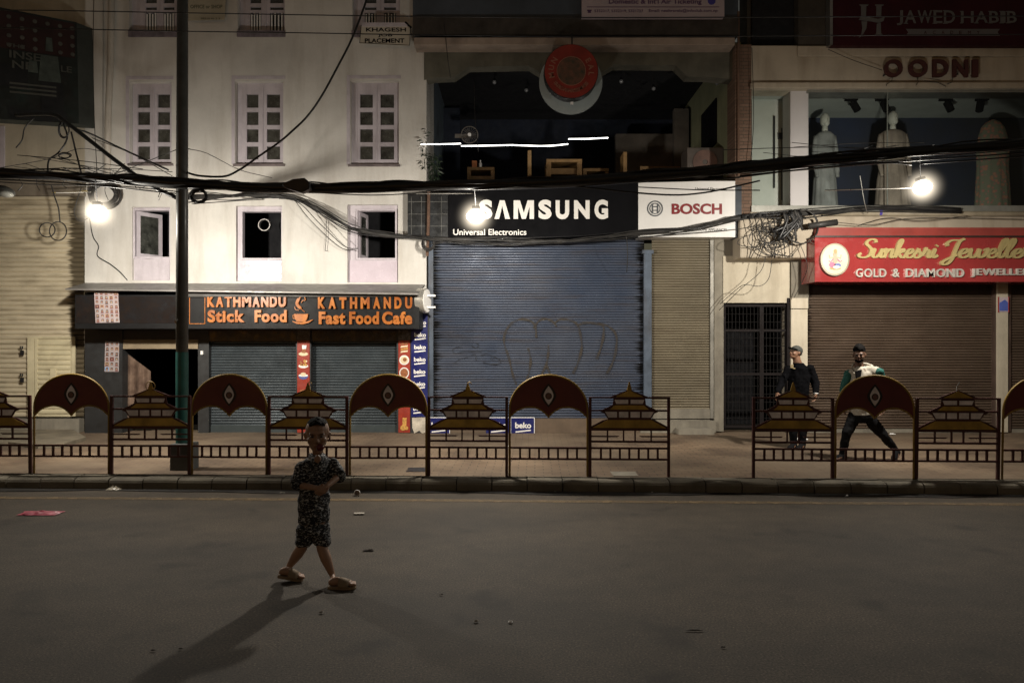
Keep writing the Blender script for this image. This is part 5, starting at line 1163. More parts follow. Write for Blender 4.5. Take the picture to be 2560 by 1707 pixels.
# ================================================================ flood lamps (the lit lamps of the photo)
def flood(label, px, py, Y, rods, top, power, rx=.145, rz=.102, tilt=0.0, soft=.09):
    t = thing('flood_lamp', label, 'lamp', P(px, py, Y), 'lit flood lamps hung from the overhead cables'); c = P(px, py, Y)
    u = Vector((math.cos(tilt), 0, math.sin(tilt))); v = Vector((-math.sin(tilt), 0, math.cos(tilt)))
    build(MB().ell(c, u * rx * .86, Vector((0, .05, 0)), v * rz * .86, 28, 14), 'lamp_lens', LAMPMAT, t, smooth=True)
    glow = build(MB().ell(c, vx_ * .34, vy_ * .34, vz_ * .34, 24, 14, 0), 'lens_glow', GLOW, t, smooth=True)  # added bloom around the lens, glows by itself
    build(MB().obox(c + v * (rz + .012), u * rx * .35, Vector((0, .04, 0)), v * .02), 'housing', C['dark_metal'], t, bevel=.008)
    build(MB().tube([P(*rods[0], Y), P(*rods[1], Y)], .0075, 6), 'rod', mat('bright_rod', (.5, .48, .44), .35, .6), t)
    build(MB().tube([c + v * rz, P(*top, 9.2)], .007, 6), 'hanger', C['cable'], t)
    for kind, off, pw, aim in (('POINT', (0, -.01, -.20), power[0], 0), ('SPOT', (0, .02, -.16), power[1], 1), ('SPOT', (0, -.02, -.16), power[2], -1)):
        if not pw: continue
        s = bpy.data.lights.new('flood_light', kind); s.energy = pw; s.shadow_soft_size = soft; s.color = (1, .925, .81)
        so = bpy.data.objects.new('flood_light', s); COL.objects.link(so); so.parent = t; so.location = off
        if kind == 'SPOT': s.spot_size = R(160); s.spot_blend = .9; so.rotation_euler = Vector((0, .84 * aim, -.54)).to_track_quat('-Z', 'Y').to_euler()
    return t
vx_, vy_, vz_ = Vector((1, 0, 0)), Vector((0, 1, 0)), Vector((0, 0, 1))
def glow_fn(nt, N, L, b):                          # painted lens bloom: a volume around each lamp that emits its own light
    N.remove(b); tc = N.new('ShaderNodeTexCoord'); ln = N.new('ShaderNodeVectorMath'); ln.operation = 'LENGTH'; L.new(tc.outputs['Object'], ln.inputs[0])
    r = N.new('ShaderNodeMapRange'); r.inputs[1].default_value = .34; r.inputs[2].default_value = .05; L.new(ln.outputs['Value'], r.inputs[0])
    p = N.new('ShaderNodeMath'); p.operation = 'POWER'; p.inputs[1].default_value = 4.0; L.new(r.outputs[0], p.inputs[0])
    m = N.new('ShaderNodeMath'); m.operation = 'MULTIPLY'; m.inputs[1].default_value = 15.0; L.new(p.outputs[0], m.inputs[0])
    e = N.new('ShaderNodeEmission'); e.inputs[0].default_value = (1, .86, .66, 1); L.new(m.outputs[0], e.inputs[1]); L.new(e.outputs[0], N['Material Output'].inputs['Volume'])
GLOW = special('painted_lens_glow', glow_fn)
LAMPMAT = mat('lit_lamp_lens', (1, .93, .84), .5, var=0, grain=0, emit=14)
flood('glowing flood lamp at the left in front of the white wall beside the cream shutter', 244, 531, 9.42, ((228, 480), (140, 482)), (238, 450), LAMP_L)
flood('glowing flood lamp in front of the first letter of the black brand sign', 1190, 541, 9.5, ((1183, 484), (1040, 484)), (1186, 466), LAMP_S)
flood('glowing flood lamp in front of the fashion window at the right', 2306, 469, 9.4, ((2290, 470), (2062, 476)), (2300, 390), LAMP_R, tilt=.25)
# ================================================================ cables
CB, CG = C['cable'], C['cable_gray']
def jitter(path, amp, seed, f=1.3):
    r = random.Random(seed); a, b = r.uniform(0, 6), r.uniform(0, 6); n = len(path)
    return [p + Vector((0, amp * math.sin(a + i * .31 * f), amp * math.cos(b + i * .23 * f))) for i, p in enumerate(path)]
t = thing('cable_bundle', 'thick bundle of black overhead cables crossing the whole street front at the pole', 'cables', P(456, 462, 9.25))
main = [(-140, 424, 9.25), (0, 434, 9.25), (200, 443, 9.25), (330, 451, 9.25), (460, 461, 9.25), (600, 467, 9.25), (760, 472, 9.2), (900, 470, 9.2), (1060, 465, 9.2), (1280, 461, 9.15), (1500, 450, 9.1), (1700, 434, 9.05), (1850, 420, 9.0), (2000, 405, 8.95), (2200, 388, 8.9), (2400, 372, 8.85), (2720, 345, 8.8)]
mp = wire_path(main); n = len(mp)
build(MB().tube(mp, [.056 + .008 * math.sin(i * .3) + (.010 if 52 < i < 92 else 0) for i in range(n)], 10), 'cable_core', CB, t, smooth=True)
for k in range(9):
    r = random.Random(k); o = Vector((0, r.uniform(-.05, .03), r.uniform(-.045, .05))); p = [q + o for q in jitter(mp, .026, k, 1 + .2 * k)]
    build(MB().tube(p, r.uniform(.009, .016), 6), 'wire', CB, t, smooth=True)
for k, pts in enumerate(([(-60, 452, 9.2), (120, 462, 9.2), (300, 466, 9.2), (450, 480, 9.2)], [(-60, 446, 9.2), (180, 459, 9.2), (440, 484, 9.2)], [(470, 470, 9.2), (700, 474, 9.2), (900, 481, 9.2), (1100, 470, 9.2), (1330, 452, 9.2)], [(640, 468, 9.2), (860, 486, 9.2), (1010, 485, 9.2), (1180, 462, 9.2)],
        [(1060, 466, 9.15), (1200, 470, 9.15), (1350, 455, 9.1), (1520, 459, 9.1), (1700, 450, 9.1), (1850, 445, 9)], [(1400, 462, 9.1), (1640, 486, 9.1), (1760, 482, 9.1), (1900, 452, 9)], [(1596, 468, 9.1), (1750, 475, 9.1), (1900, 476, 9)], [(1620, 455, 9.1), (1800, 448, 9), (2060, 418, 8.9), (2340, 398, 8.9), (2700, 372, 8.8)],
        [(1850, 440, 9), (2000, 425, 8.95), (2210, 408, 8.9), (2280, 412, 8.9)], [(1850, 436, 9), (2060, 414, 8.9), (2280, 398, 8.9), (2700, 360, 8.8)], [(2300, 410, 8.9), (2440, 400, 8.9), (2700, 380, 8.8)], [(-100, 422, 9.2), (200, 438, 9.2), (420, 452, 9.2)])):
    build(MB().tube(wire_path(pts), .007 + .002 * (k % 3), 6), 'wire', CB if k % 3 else CG, t, smooth=True)
rw = random.Random(77)                              # stray strands that hang off the bundle and the pole
for k in range(26):
    if k < 17: a, b_ = rw.uniform(-40, 400), rw.uniform(120, 520)
    else: a, b_ = rw.uniform(1780, 2100), rw.uniform(1900, 2400)
    base = lambda px: 440 + .035 * px if px < 700 else 420 - .085 * (px - 1850)
    ya_, yb_ = base(a) + rw.uniform(-58, 8), base(b_) + rw.uniform(-30, 10); yy = rw.uniform(9.15, 10.4); sag = rw.uniform(-6, 26)
    pts = [(a, ya_, yy), (a * .7 + b_ * .3, ya_ * .7 + yb_ * .3 + sag * .8, yy), (a * .4 + b_ * .6, ya_ * .4 + yb_ * .6 + sag, yy - .1), (b_, yb_, 9.25)]
    build(MB().tube(wire_path(pts), rw.uniform(.003, .0055), 5), 'wire', CB if k % 3 else CG, t, smooth=True)
for k in range(12):
    a = rw.uniform(20, 420); y0_ = 440 + .035 * a; ln = rw.uniform(12, 46); pts = [(a, y0_ + 6, 9.25), (a + rw.uniform(-8, 8), y0_ + 6 + ln * .5, 9.27), (a + rw.uniform(-16, 16), y0_ + 6 + ln, 9.25)]
    build(MB().tube(wire_path(pts), rw.uniform(.003, .005), 5), 'wire', CB, t, smooth=True)
def cable(label, pts, r, name='cable', mt=CB, group=None, jn=0):
    p = wire_path(pts); p = jitter(p, jn, 3) if jn else p
    return tag(build(MB().tube(p, r, 7), name, mt, smooth=True, origin=p[0]), label, 'cable', group)
m = MB(); c = P(742, 466, 9.13); d = (P(775, 468, 9.13) - P(710, 465, 9.13)) / 2; m.prism([(X(a, 9.1), Z(b, 9.1)) for a, b in ((708, 462), (735, 450), (764, 447), (776, 458), (778, 474), (757, 484), (735, 478), (712, 470))][::-1], 9.04, 9.16)
tag(build(m, 'splice_box', CB, bevel=.012), 'black splice box hanging on the thick cable bundle over the white wall', 'splice box')
t = thing('facade_cables', 'dusty bundle of cables running along the shop fronts under the brand signs', 'cables', P(1072, 600, 12.7))
fac = [(470, 494, 9.7), (560, 490, 12.5), (640, 489, 13.0), (735, 496, 13.06), (800, 526, 13.04), (880, 570, 12.98), (980, 590, 12.85), (1075, 596, 12.7), (1200, 600, 12.68), (1330, 604, 12.68), (1450, 601, 12.68), (1590, 584, 12.68), (1720, 571, 12.68), (1845, 545, 12.66), (1960, 536, 12.62), (2060, 530, 12.7), (2200, 522, 12.8), (2400, 526, 12.8)]
fp = wire_path(fac)
build(MB().tube(fp, [.03 + .012 * math.sin(i * .5) + .008 * math.sin(i * 1.9) for i in range(len(fp))], 8), 'cable_core', CG, t, smooth=True)
for k in range(6):
    r = random.Random(40 + k); o = Vector((0, r.uniform(-.04, 0), r.uniform(-.05, .05))); p = [q + o for q in jitter(fp, .035, k + 50, .7 + .25 * k)]; build(MB().tube(p, r.uniform(.008, .013), 6), 'wire', CG if k % 2 else CB, t, smooth=True)
for k, pts in enumerate(([(480, 510, 9.8), (640, 500, 13.0), (736, 502, 13.05), (800, 560, 12.95), (860, 615, 13.0), (895, 622, 13.0)], [(736, 500, 12.85), (780, 555, 12.95), (850, 618, 13.05), (890, 626, 13.05)], [(1080, 606, 12.7), (1280, 608, 12.65), (1480, 602, 12.65), (1600, 590, 12.65)], [(1600, 593, 12.65), (1740, 582, 12.65), (1850, 572, 12.65), (1960, 552, 12.6)], [(1076, 610, 12.68), (1190, 600, 12.68), (1260, 614, 12.68), (1380, 604, 12.66)], [(1565, 590, 12.66), (1567, 600, 12.66), (1569, 640, 12.75), (1567, 680, 12.9)])):
    build(MB().tube(wire_path(pts), .007, 6), 'wire', CG, t, smooth=True)
cable('heavy black cable slanting down from the billboard to the street pole', [(40, 287, 10.4), (130, 286, 10.2), (170, 310, 10.1), (300, 410, 9.7), (380, 466, 9.45), (440, 494, 9.4)], .028)
cable('black cable looping under the billboard towards the white wall', [(130, 288, 10.6), (190, 322, 10.8), (225, 334, 10.9), (300, 370, 11), (420, 425, 9.6)], .013)
cable('long slack cable hanging from the top centre down to the street pole', [(925, -30, 9.3), (908, 26, 9.3), (882, 92, 9.3), (848, 160, 9.3), (806, 238, 9.3), (768, 292, 9.3), (730, 328, 9.3), (690, 362, 9.3), (640, 397, 9.3), (598, 424, 9.3), (560, 442, 9.3), (500, 440, 9.35), (466, 430, 9.38)], .0135, jn=.004)
for dz, lb_ in ((0, 'upper one of the two thin overhead wires at the top'), (1, 'lower one of the two thin overhead wires at the top')):
    b_ = [25, 27, 33, 38, 42, 45, 43, 40] if not dz else [68, 72, 79, 83, 88, 92, 90, 86]
    cable(lb_, [(px, py, 9.0) for px, py in zip((-140, 120, 460, 760, 1060, 1500, 2000, 2700), b_)], .0065, 'overhead_wire')
for k, (pts, lb_) in enumerate((([(235, -20, 12.8), (233, 140, 12.9), (236, 300, 13), (243, 440, 13)], 'thin vertical wire beside the drain pipe'), ([(440, 375, 9.4), (340, 415, 10), (250, 450, 11)], 'thin wire slanting left off the pole'), ([(470, 372, 9.4), (520, 385, 10.2), (600, 425, 11.5), (680, 445, 12.5)], 'thin wire slanting right off the pole'),
        ([(0, 420, 10), (120, 398, 11), (200, 372, 12), (260, 380, 12.8)], 'thin wire rising to the right above the cream shutter'), ([(130, 393, 11), (180, 408, 11), (300, 440, 11)], 'thin wire under the looping cables at the left'), ([(230, 345, 11), (330, 385, 10.4), (430, 440, 9.5)], 'thin wire from the billboard corner to the pole'),
        ([(224, 545, 13.1), (232, 590, 13.15), (246, 615, 13.15), (244, 640, 13.15), (275, 660, 13.15), (300, 680, 13.15), (318, 700, 13.15)], 'wavy wire running down the white wall from the left flood lamp'), ([(1110, 60, 12.8), (1120, 150, 12.9), (1126, 195, 13.1)], 'thin wire in front of the valance at the left'), ([(1880, 120, 12.9), (1884, 300, 12.9), (1875, 420, 12.9)], 'thin wire hanging before the pale shop partition'), ([(1185, 200, 13.0), (1188, 300, 13.0), (1196, 380, 13.0)], 'hair thin wire in the left of the restaurant opening'),
        ([(2150, 440, 11.8), (2160, 500, 12), (2168, 533, 12.6)], 'short pale wire hanging under the overhead bundle right of the canopy'), ([(2070, 124, 12.7), (2130, 150, 12.8), (2205, 176, 12.85)], 'thin slanting wire left of the raised shop name letters'), ([(2150, 562, 12.6), (2220, 545, 12.75), (2300, 552, 12.75), (2420, 540, 12.75)], 'thin wire sagging above the red top strip'), ([(2080, 555, 12.6), (2180, 562, 12.7), (2300, 545, 12.75), (2640, 550, 12.75)], 'second thin wire sagging above the red top strip'), ([(816, 550, 13.15), (815, 600, 13.15), (813, 625, 13.15), (818, 628, 13.15)], 'small hooked wire on the white wall between the lower windows'),
        ([(1800, 760, 12.9), (1840, 725, 12.7), (1862, 712, 12.65), (1900, 715, 12.65), (1922, 695, 12.65), (1930, 650, 12.65)], 'drooping black wire in front of the cream lintel over the gate'), ([(1798, 775, 12.9), (1850, 724, 12.68), (1900, 680, 12.65), (1915, 640, 12.62)], 'second drooping wire over the gate'), ([(2000, 610, 12.6), (2012, 640, 12.58), (2018, 670, 12.6), (2005, 705, 12.8), (1985, 745, 12.9)], 'thin wire dropping past the end of the red jeweller sign'))):
    cable(lb_, pts, .0055 if k != 6 else .009, 'thin_wire', CB if k != 10 else mat('pale_wire', (.3, .3, .28), .5))
cable('yellow lit stay wire left of the left flood lamp', [(130, 482, 12.6), (180, 480, 12.6), (218, 478, 12.5)], .008, 'stay_wire', mat('yellow_wire', (.5, .38, .12), .5))
def loops(name, label, cx, cy, Y, rx, rz, n, seed, r, mt, jit=.12, turns=1.0):
    rnd = random.Random(seed); t = thing(name, label, 'cable coil', P(cx, cy + rz, Y))
    for k in range(n):
        a0 = rnd.uniform(0, 6.28); pts = []; ox, oz = rnd.uniform(-jit, jit) * rx, rnd.uniform(-jit, jit) * rz; s = rnd.uniform(.85, 1.1)
        for i in range(26):
            a = a0 + turns * 2 * math.pi * i / 25; pts.append(P(cx + ox + s * rx * math.cos(a), cy + oz + s * rz * math.sin(a), Y - .03 * math.sin(a * 2 + k) - .01 * k / n))
        build(MB().tube(pts, r, 6), 'loop', mt, t, smooth=True)
    return t
loops('cable_coil', 'black cable coil hanging on the right side of the street pole', 497, 490, 9.25, 20, 17, 8, 1, .010, CB)
loops('cable_coil', 'wire coil hanging from the rusty pipe at the corner of the blue shutter', 1071, 608, 12.72, 15, 17, 6, 2, .009, CG)
loops('cable_coil', 'large grey cable coil on the white wall above the left flood lamp', 262, 488, 12.9, 33, 30, 10, 3, .013, CG, .2)
loops('cable_coil', 'thin cable rings hanging in front of the cream shutter', 118, 575, 12.3, 22, 20, 1, 4, .010, CG, 0)
loops('cable_coil', 'second thin cable ring in front of the cream shutter, overlapping the first', 145, 578, 12.28, 20, 22, 1, 9, .010, CG, 0)
cable('loose cable end hanging down to the rings before the cream shutter', [(128, 462, 12.3), (136, 490, 12.3), (146, 520, 12.3), (150, 555, 12.3)], .011, 'thin_wire', CG)
cable('u-shaped slack wire between the cream shutter and the left flood lamp', [(203, 470, 12.3), (190, 510, 12.3), (186, 535, 12.3), (200, 553, 12.3), (222, 545, 12.3)], .008, 'thin_wire', CG)
cable('curved wire end hanging under the billboard', [(85, 295, 10.6), (62, 320, 10.6), (55, 350, 10.6), (40, 370, 10.6)], .009, 'thin_wire', CB)
loops('cable_coil', 'loose loop of cable under the right corner of the billboard', 158, 325, 10.3, 13, 20, 2, 6, .008, CB, .3)
loops('cable_coil', 'flat loop of cable above the thick bundle at the left', 163, 390, 10.3, 16, 7, 2, 7, .008, CB, .2)
cable('forked cable dropping from the billboard corner to the bundle', [(158, 308, 10.3), (168, 345, 10.3), (148, 380, 10.3), (122, 402, 10.3), (120, 440, 10)], .012, 'thin_wire', CB)
cable('straight cable dropping from the billboard to the bundle', [(178, 330, 10.3), (190, 380, 10.3), (204, 436, 10)], .012, 'thin_wire', CB)
# the tangle at the corner of the jeweller
t = thing('cable_tangle', 'wild tangle of old cables on the cream canopy left of the jeweller sign', 'cable coil', P(1960, 610, 12.55))
rnd = random.Random(11)
for k in range(9):
    a0 = rnd.uniform(0, 6); pts = [P(2003 + 42 * math.cos(a0 + i * .25) * rnd.uniform(.96, 1.04) , 566 + 43 * math.sin(a0 + i * .25), 12.55 + .03 * math.sin(i * .5 + k)) for i in range(27)]; build(MB().tube(pts, .010, 6), 'loop', CG, t, smooth=True)
for k in range(22):
    cx, cy = rnd.uniform(1865, 1975), rnd.uniform(560, 625); rx, rz = rnd.uniform(12, 34), rnd.uniform(12, 32); a0 = rnd.uniform(0, 6); ln = rnd.uniform(3.2, 6.6)
    pts = [P(cx + rx * math.cos(a0 + ln * i / 20) + 8 * math.sin(i * .5), cy + rz * math.sin(a0 + ln * i / 20), 12.62 - .06 * rnd.random()) for i in range(21)]; pts = smooth_path(pts[::3], 5); build(MB().tube(pts, rnd.uniform(.005, .008), 5), 'wire', CB if k % 3 else CG, t, smooth=True)
for k in range(15):
    a = rnd.uniform(0, 6.3); pts = [P(1990 + rnd.uniform(-38, 18), 535 + rnd.uniform(-14, 10), 12.5), P(1985 + rnd.uniform(-20, 20), 560 + rnd.uniform(-10, 10), 12.48), P(1975 + rnd.uniform(-45, 40), 585 + rnd.uniform(-20, 18), 12.52)]; build(MB().tube(smooth_path(pts, 5), rnd.uniform(.012, .03), 6), 'wire', CG if k % 2 else CB, t, smooth=True)
for k in range(7):
    px = 1870 + 15 * k; build(MB().tube(wire_path([(px, 540, 12.6), (px + 8, 560 + 9 * (k % 3), 12.55), (px + rnd.uniform(-14, 30), 600, 12.6), (px + rnd.uniform(-10, 30), 646, 12.66)]), .007, 5), 'wire', CB, t, smooth=True)
for k in range(8):
    px = 1860 + 17 * k; build(MB().ell(P(px, 541 - k * .8, 12.58), Vector((.035, 0, .01)), Vector((0, .03, 0)), Vector((0, 0, .03)), 8, 6), 'connector', CB, t)
m = MB(); m.tube([P(2022, 565, 12.45), P(2092, 556, 12.45)], [.05, .055], 10); tag(build(m, 'cable_joint', CG, smooth=True), 'grey cable joint sticking out beside the tangle, above the red sign', 'cable joint')

# ================================================================ people
def loft(mb, rings, n=16, mi=0):
    """rings: (centre, half axis a, half axis b)"""
    vs = []; k = len(rings)
    for c, a, b in rings:
        for i in range(n): t = 2 * math.pi * i / n; vs.append(Vector(c) + a * math.cos(t) + b * math.sin(t))
    fs = [(i * n + j, i * n + (j + 1) % n, (i + 1) * n + (j + 1) % n, (i + 1) * n + j) for i in range(k - 1) for j in range(n)] + [list(range(n))[::-1], [(k - 1) * n + j for j in range(n)]]
    return mb.add(vs, fs, mi)
def limb(mb, pts, radii, n=14):
    pts = [Vector(p) for p in pts]; P_, R_ = [], []
    for i in range(len(pts) - 1):
        for k in range(5): t = k / 5; P_.append(pts[i].lerp(pts[i + 1], t)); R_.append(radii[i] * (1 - t) + radii[i + 1] * t)
    P_.append(pts[-1]); R_.append(radii[-1]); mb.tube(P_, R_, n)
    for p, r in zip(pts, radii): mb.sph(p, r * .99, 0, 14, 9)
def hand(mb, wrist, d, palm_n, side, L, curl=.5):
    """palm, four unequal fingers and a thumb; d: along the hand, palm_n: the way fingers close, side: towards the thumb"""
    d = d.normalized(); side = (side - d * side.dot(d)).normalized(); pn = d.cross(side); pn = pn if pn.dot(palm_n) > 0 else -pn
    pl = L * .52; loft(mb, [(wrist, side * L * .15, pn * L * .12), (wrist + d * pl * .5, side * L * .23, pn * L * .10), (wrist + d * pl, side * L * .23, pn * L * .075), (wrist + d * pl * 1.06, side * L * .19, pn * L * .05)], 12)
    for k, (off, ln) in enumerate(((.17, .43), (.06, .48), (-.06, .45), (-.17, .35))):
        b = wrist + d * pl * .95 + side * L * off; p = [b - d * .1 * L]; dv = d.copy(); p.append(b)
        for j in range(3):
            an = curl * (.5 + .45 * j) + .06 * k; dv = (d * math.cos(an) + pn * math.sin(an)).normalized(); p.append(p[-1] + dv * L * ln / 3)
        mb.tube(p, [L * .055, L * .056, L * .053, L * .048, L * .034], 8)
    b = wrist + d * pl * .25 + side * L * .17; td = (d * .62 + side * .62 + pn * .45 * (1 + curl)).normalized(); q = b + td * L * .24
    mb.tube([b, b + td * L * .12, q, q + (d * .8 + pn * .5).normalized() * L * .19], [L * .08, L * .07, L * .058, L * .038], 8)
def remesh(mb, name, mats, parent, voxel, smooth=4, wr=0, wf=9, extra=None):
    me = bpy.data.meshes.new('tmp'); me.from_pydata([tuple(v) for v in mb.v], [], mb.f); o = bpy.data.objects.new('tmp', me); COL.objects.link(o)
    r = o.modifiers.new('r', 'REMESH'); r.mode = 'VOXEL'; r.voxel_size = voxel; s = o.modifiers.new('s', 'SMOOTH'); s.factor = .5; s.iterations = smooth
    dg = bpy.context.evaluated_depsgraph_get(); dg.update(); ev = bpy.data.meshes.new_from_object(o.evaluated_get(dg)); out = MB()
    nrm = [v.normal.copy() for v in ev.vertices]
    out.v = [v.co + (nn * wr * noise.noise(v.co * wf) + nn * wr * .5 * noise.noise(v.co * wf * 2.3) if wr else Vector()) for v, nn in zip(ev.vertices, nrm)]
    out.f = [list(p.vertices) for p in ev.polygons]; out.m = [0] * len(out.f)
    bpy.data.objects.remove(o); bpy.data.meshes.remove(me); bpy.data.meshes.remove(ev)
    if extra: out.add(extra.v, extra.f); out.m[-len(extra.f):] = extra.m
    return build(out, name, mats, parent, smooth=True)
class Face:
    def __init__(s, c, yaw, pitch, h, roll=0):
        s.c = Vector(c); s.h = h; cp = math.cos(pitch)
        s.f = Vector((math.sin(yaw) * cp, -math.cos(yaw) * cp, math.sin(pitch))); s.r = s.f.cross(Vector((0, 0, 1))).normalized(); s.u = s.r.cross(s.f)
        if roll: q = Matrix.Rotation(roll, 3, s.f); s.r = q @ s.r; s.u = q @ s.u
    def at(s, f, r, u): return s.c + (s.f * f + s.r * r + s.u * u) * s.h
    def ell(s, mb, f, r, u, rf, rr, ru, mi=0, n=18, m=12): return mb.ell(s.at(f, r, u), s.r * rr * s.h, s.f * rf * s.h, s.u * ru * s.h, n, m, mi)
    def skull(s, mb, jaw=1.0):
        e = s.ell
        e(mb, -.05, 0, .13, .42, .355, .37); e(mb, .06, 0, -.08, .33, .31, .34); e(mb, .13, 0, -.30, .235 * jaw, .235 * jaw, .185); e(mb, .24, 0, -.40, .11, .13, .085)
        e(mb, .335, 0, .10, .07, .24, .05); e(mb, .40, 0, -.10, .09, .052, .085); e(mb, .385, 0, -.145, .075, .085, .045); e(mb, .385, 0, .0, .045, .035, .10)
        e(mb, .33, 0, -.255, .075, .115, .03); e(mb, .325, 0, -.305, .07, .10, .032)
        for k in (-1, 1):
            e(mb, .24, k * .19, -.11, .12, .10, .09); e(mb, -.04, k * .355, -.03, .07, .04, .115); e(mb, -.05, k * .385, .01, .05, .03, .07)
    def eyes(s, half=1.0):
        m = MB()
        for k in (-1, 1):
            s.ell(m, .345, k * .135, .01, .045, .066, .036 * half, 1, 12, 8); s.ell(m, .372, k * .135, .008, .025, .034, .033 * half, 2, 10, 7); s.ell(m, .375, k * .14, .085, .03, .085, .018, 2, 10, 6)
        s.ell(m, .395, 0, -.262, .022, .085, .020, 3, 10, 6); s.ell(m, .388, 0, -.300, .022, .072, .022, 3, 10, 6)
        return m
def skinset(nm, tone): return [mat(nm + '_skin', tone, .55, var=.12, vs=9), mat('eye_white', (.13, .115, .10), .4), mat('dark_brow_and_iris', (.012, .009, .008), .5), mat(nm + '_lips', (tone[0] * .8, tone[1] * .5, tone[2] * .5), .45)]
vx, vy, vz = Vector((1, 0, 0)), Vector((0, 1, 0)), Vector((0, 0, 1))

# ---- the boy walking across the road
D = 5.40
def B(px, py, dy=0.0): return P(px, py, D) + Vector((0, dy, 0))
boy = thing('person', 'small boy in dark zebra print shirt and shorts walking across the road', 'person', (X(765, D), D, 0))
fh = Face(B(794, 1086, -.01), R(13), R(-4), .243)
m = MB(); fh.skull(m, .95); neck = B(793, 1140, .02)
m.tube([fh.at(-.06, 0, -.25), B(793, 1134, .02), B(792, 1150, .03)], [.042, .040, .055], 14)
yaw = R(38); tr = Vector((math.cos(yaw), math.sin(yaw), 0)); tf = Vector((math.sin(yaw), -math.cos(yaw), 0))   # body turned towards where he walks
def ring(px, py, rx, ry, dy=0): return (B(px, py, dy), tr * rx, tf * ry)
loft(m, [ring(792, 1143, .07, .055), ring(791, 1155, .088, .058), ring(789, 1185, .094, .068), ring(787, 1225, .092, .072), ring(786, 1265, .092, .076), ring(785, 1305, .096, .078), ring(785, 1322, .085, .07)])
Ls, Rs = B(825, 1166, .07), B(757, 1168, -.05)
Le, Lw = B(847, 1190, .02), B(828, 1206, -.135)
Re, Rw = B(754, 1206, -.085), B(808, 1209, -.165)
limb(m, [Ls, Le, Lw], [.034, .027, .019]); limb(m, [Rs, Re, Rw], [.034, .027, .019])
m.ell(B(801, 1144, -.078), vx * .026, vy * .016, vz * .034)
hand(m, Rw, B(826, 1214, -.17) - Rw, Vector((.2, -.2, .8)), Vector((0, .5, .9)), .115, .9)
hand(m, Lw, B(819, 1216, -.165) - Lw, Vector((-.9, -.1, 0)), Vector((-.3, -.2, .9)), .115, 1.0)
Lh, Rh = B(802, 1318, .02), B(769, 1318, -.02)
Lk, La = B(809, 1368, -.04), B(836, 1431, -.06)
Rk, Ra = B(757, 1366, -.02), B(715, 1424, .06)
limb(m, [Lh, Lk, Lk.lerp(La, .35), La], [.052, .040, .041, .0215]); limb(m, [Rh, Rk, Rk.lerp(Ra, .35), Ra], [.052, .040, .041, .0215])
def foot(mb, ankle, heel, toe, w=.036, toes=True):
    heel, toe = Vector(heel), Vector(toe); d = (toe - heel); s_ = d.cross(vz).normalized(); u = s_.cross(d.normalized())
    loft(mb, [(heel + u * .02, s_ * w * .6, u * .018), (heel.lerp(toe, .12) + u * .026, s_ * w * .85, u * .028), (heel.lerp(toe, .35) + u * .03, s_ * w * .85, u * .032), (heel.lerp(toe, .7) + u * .02, s_ * w * 1.15, u * .022), (heel.lerp(toe, .86) + u * .015, s_ * w * 1.1, u * .016)], 14)
    limb(mb, [ankle, heel.lerp(toe, .18) + u * .025], [w * .62, w * .75])
    if toes:
        for k in range(5): b = heel.lerp(toe, .82) + s_ * w * (.85 - .43 * k) + u * .012; mb.tube([b, b + d.normalized() * (.045 - .004 * abs(k - 0)), b + d.normalized() * (.05 - .005 * k) - u * .004], [.0115 if k == 0 else .009, .010, .006], 8)
def gz(px, py, z=.0): Yg = F * (H - z) / (py - CY); return Vector((X(px, Yg), Yg, z))
fL0, fL1 = gz(822, 1462, .022), gz(888, 1462, .026); fR0, fR1 = gz(697, 1446, .022), gz(757, 1444, .022)
fR0.z += .035
foot(m, La, fL0, fL1, .030); foot(m, Ra, fR0, fR1, .030)
body = remesh(m, 'body', skinset('boy', (.33, .195, .13)), boy, .0050, 3, extra=fh.eyes(.8))
ZB = special('zebra_print_cloth', zebra_fn)
m = MB()
loft(m, [ring(793, 1137, .056, .05, .015), ring(792, 1146, .088, .062), ring(791, 1157, .107, .074), ring(789, 1185, .114, .084), ring(786, 1225, .114, .09), ring(785, 1262, .117, .094), ring(785, 1298, .123, .098), ring(785, 1303, .117, .092)])
limb(m, [Ls, Ls.lerp(Le, .95)], [.048, .054]); limb(m, [Rs, Rs.lerp(Re, .88)], [.049, .056])
shirt = remesh(m, 'shirt', ZB, body, .0065, 3, .015, 11)
m = MB()
for s_ in (-1, 1): m.tube([B(793 + s_ * 16, 1136, .0), B(800 + s_ * 7, 1150, -.075), B(806, 1160, -.092)], [.016, .016, .008], 8)
build(m, 'collar', ZB, shirt, smooth=True)
m = MB()
for k in range(6): c_ = B(808 - k * 2, 1160 + k * 24, -.098 - .004 * k); m.cyl(c_, c_ + tf * .006, .006, 10)
build(m, 'buttons', mat('white_shirt_button', (.5, .5, .5), .4), shirt)
m = MB()
loft(m, [ring(785, 1290, .10, .08), ring(785, 1315, .104, .084), ring(786, 1330, .10, .08)]); limb(m, [Lh, Lk.lerp(Lh, .42)], [.068, .066]); limb(m, [Rh, Rk.lerp(Rh, .40)], [.068, .066])
remesh(m, 'shorts', ZB, body, .0065, 3, .014, 12)
m = MB(); fh.ell(m, -.06, 0, .16, .435, .365, .37); fh.ell(m, .02, 0, .33, .33, .20, .22); fh.ell(m, .14, 0, .36, .24, .15, .14)
hb = remesh(m, 'hair', mat('short_black_hair', (.006, .005, .005), .85, spec=.15, var=.4, vs=60, bump=.6, bs=220), body, .006, 2, .004, 60)
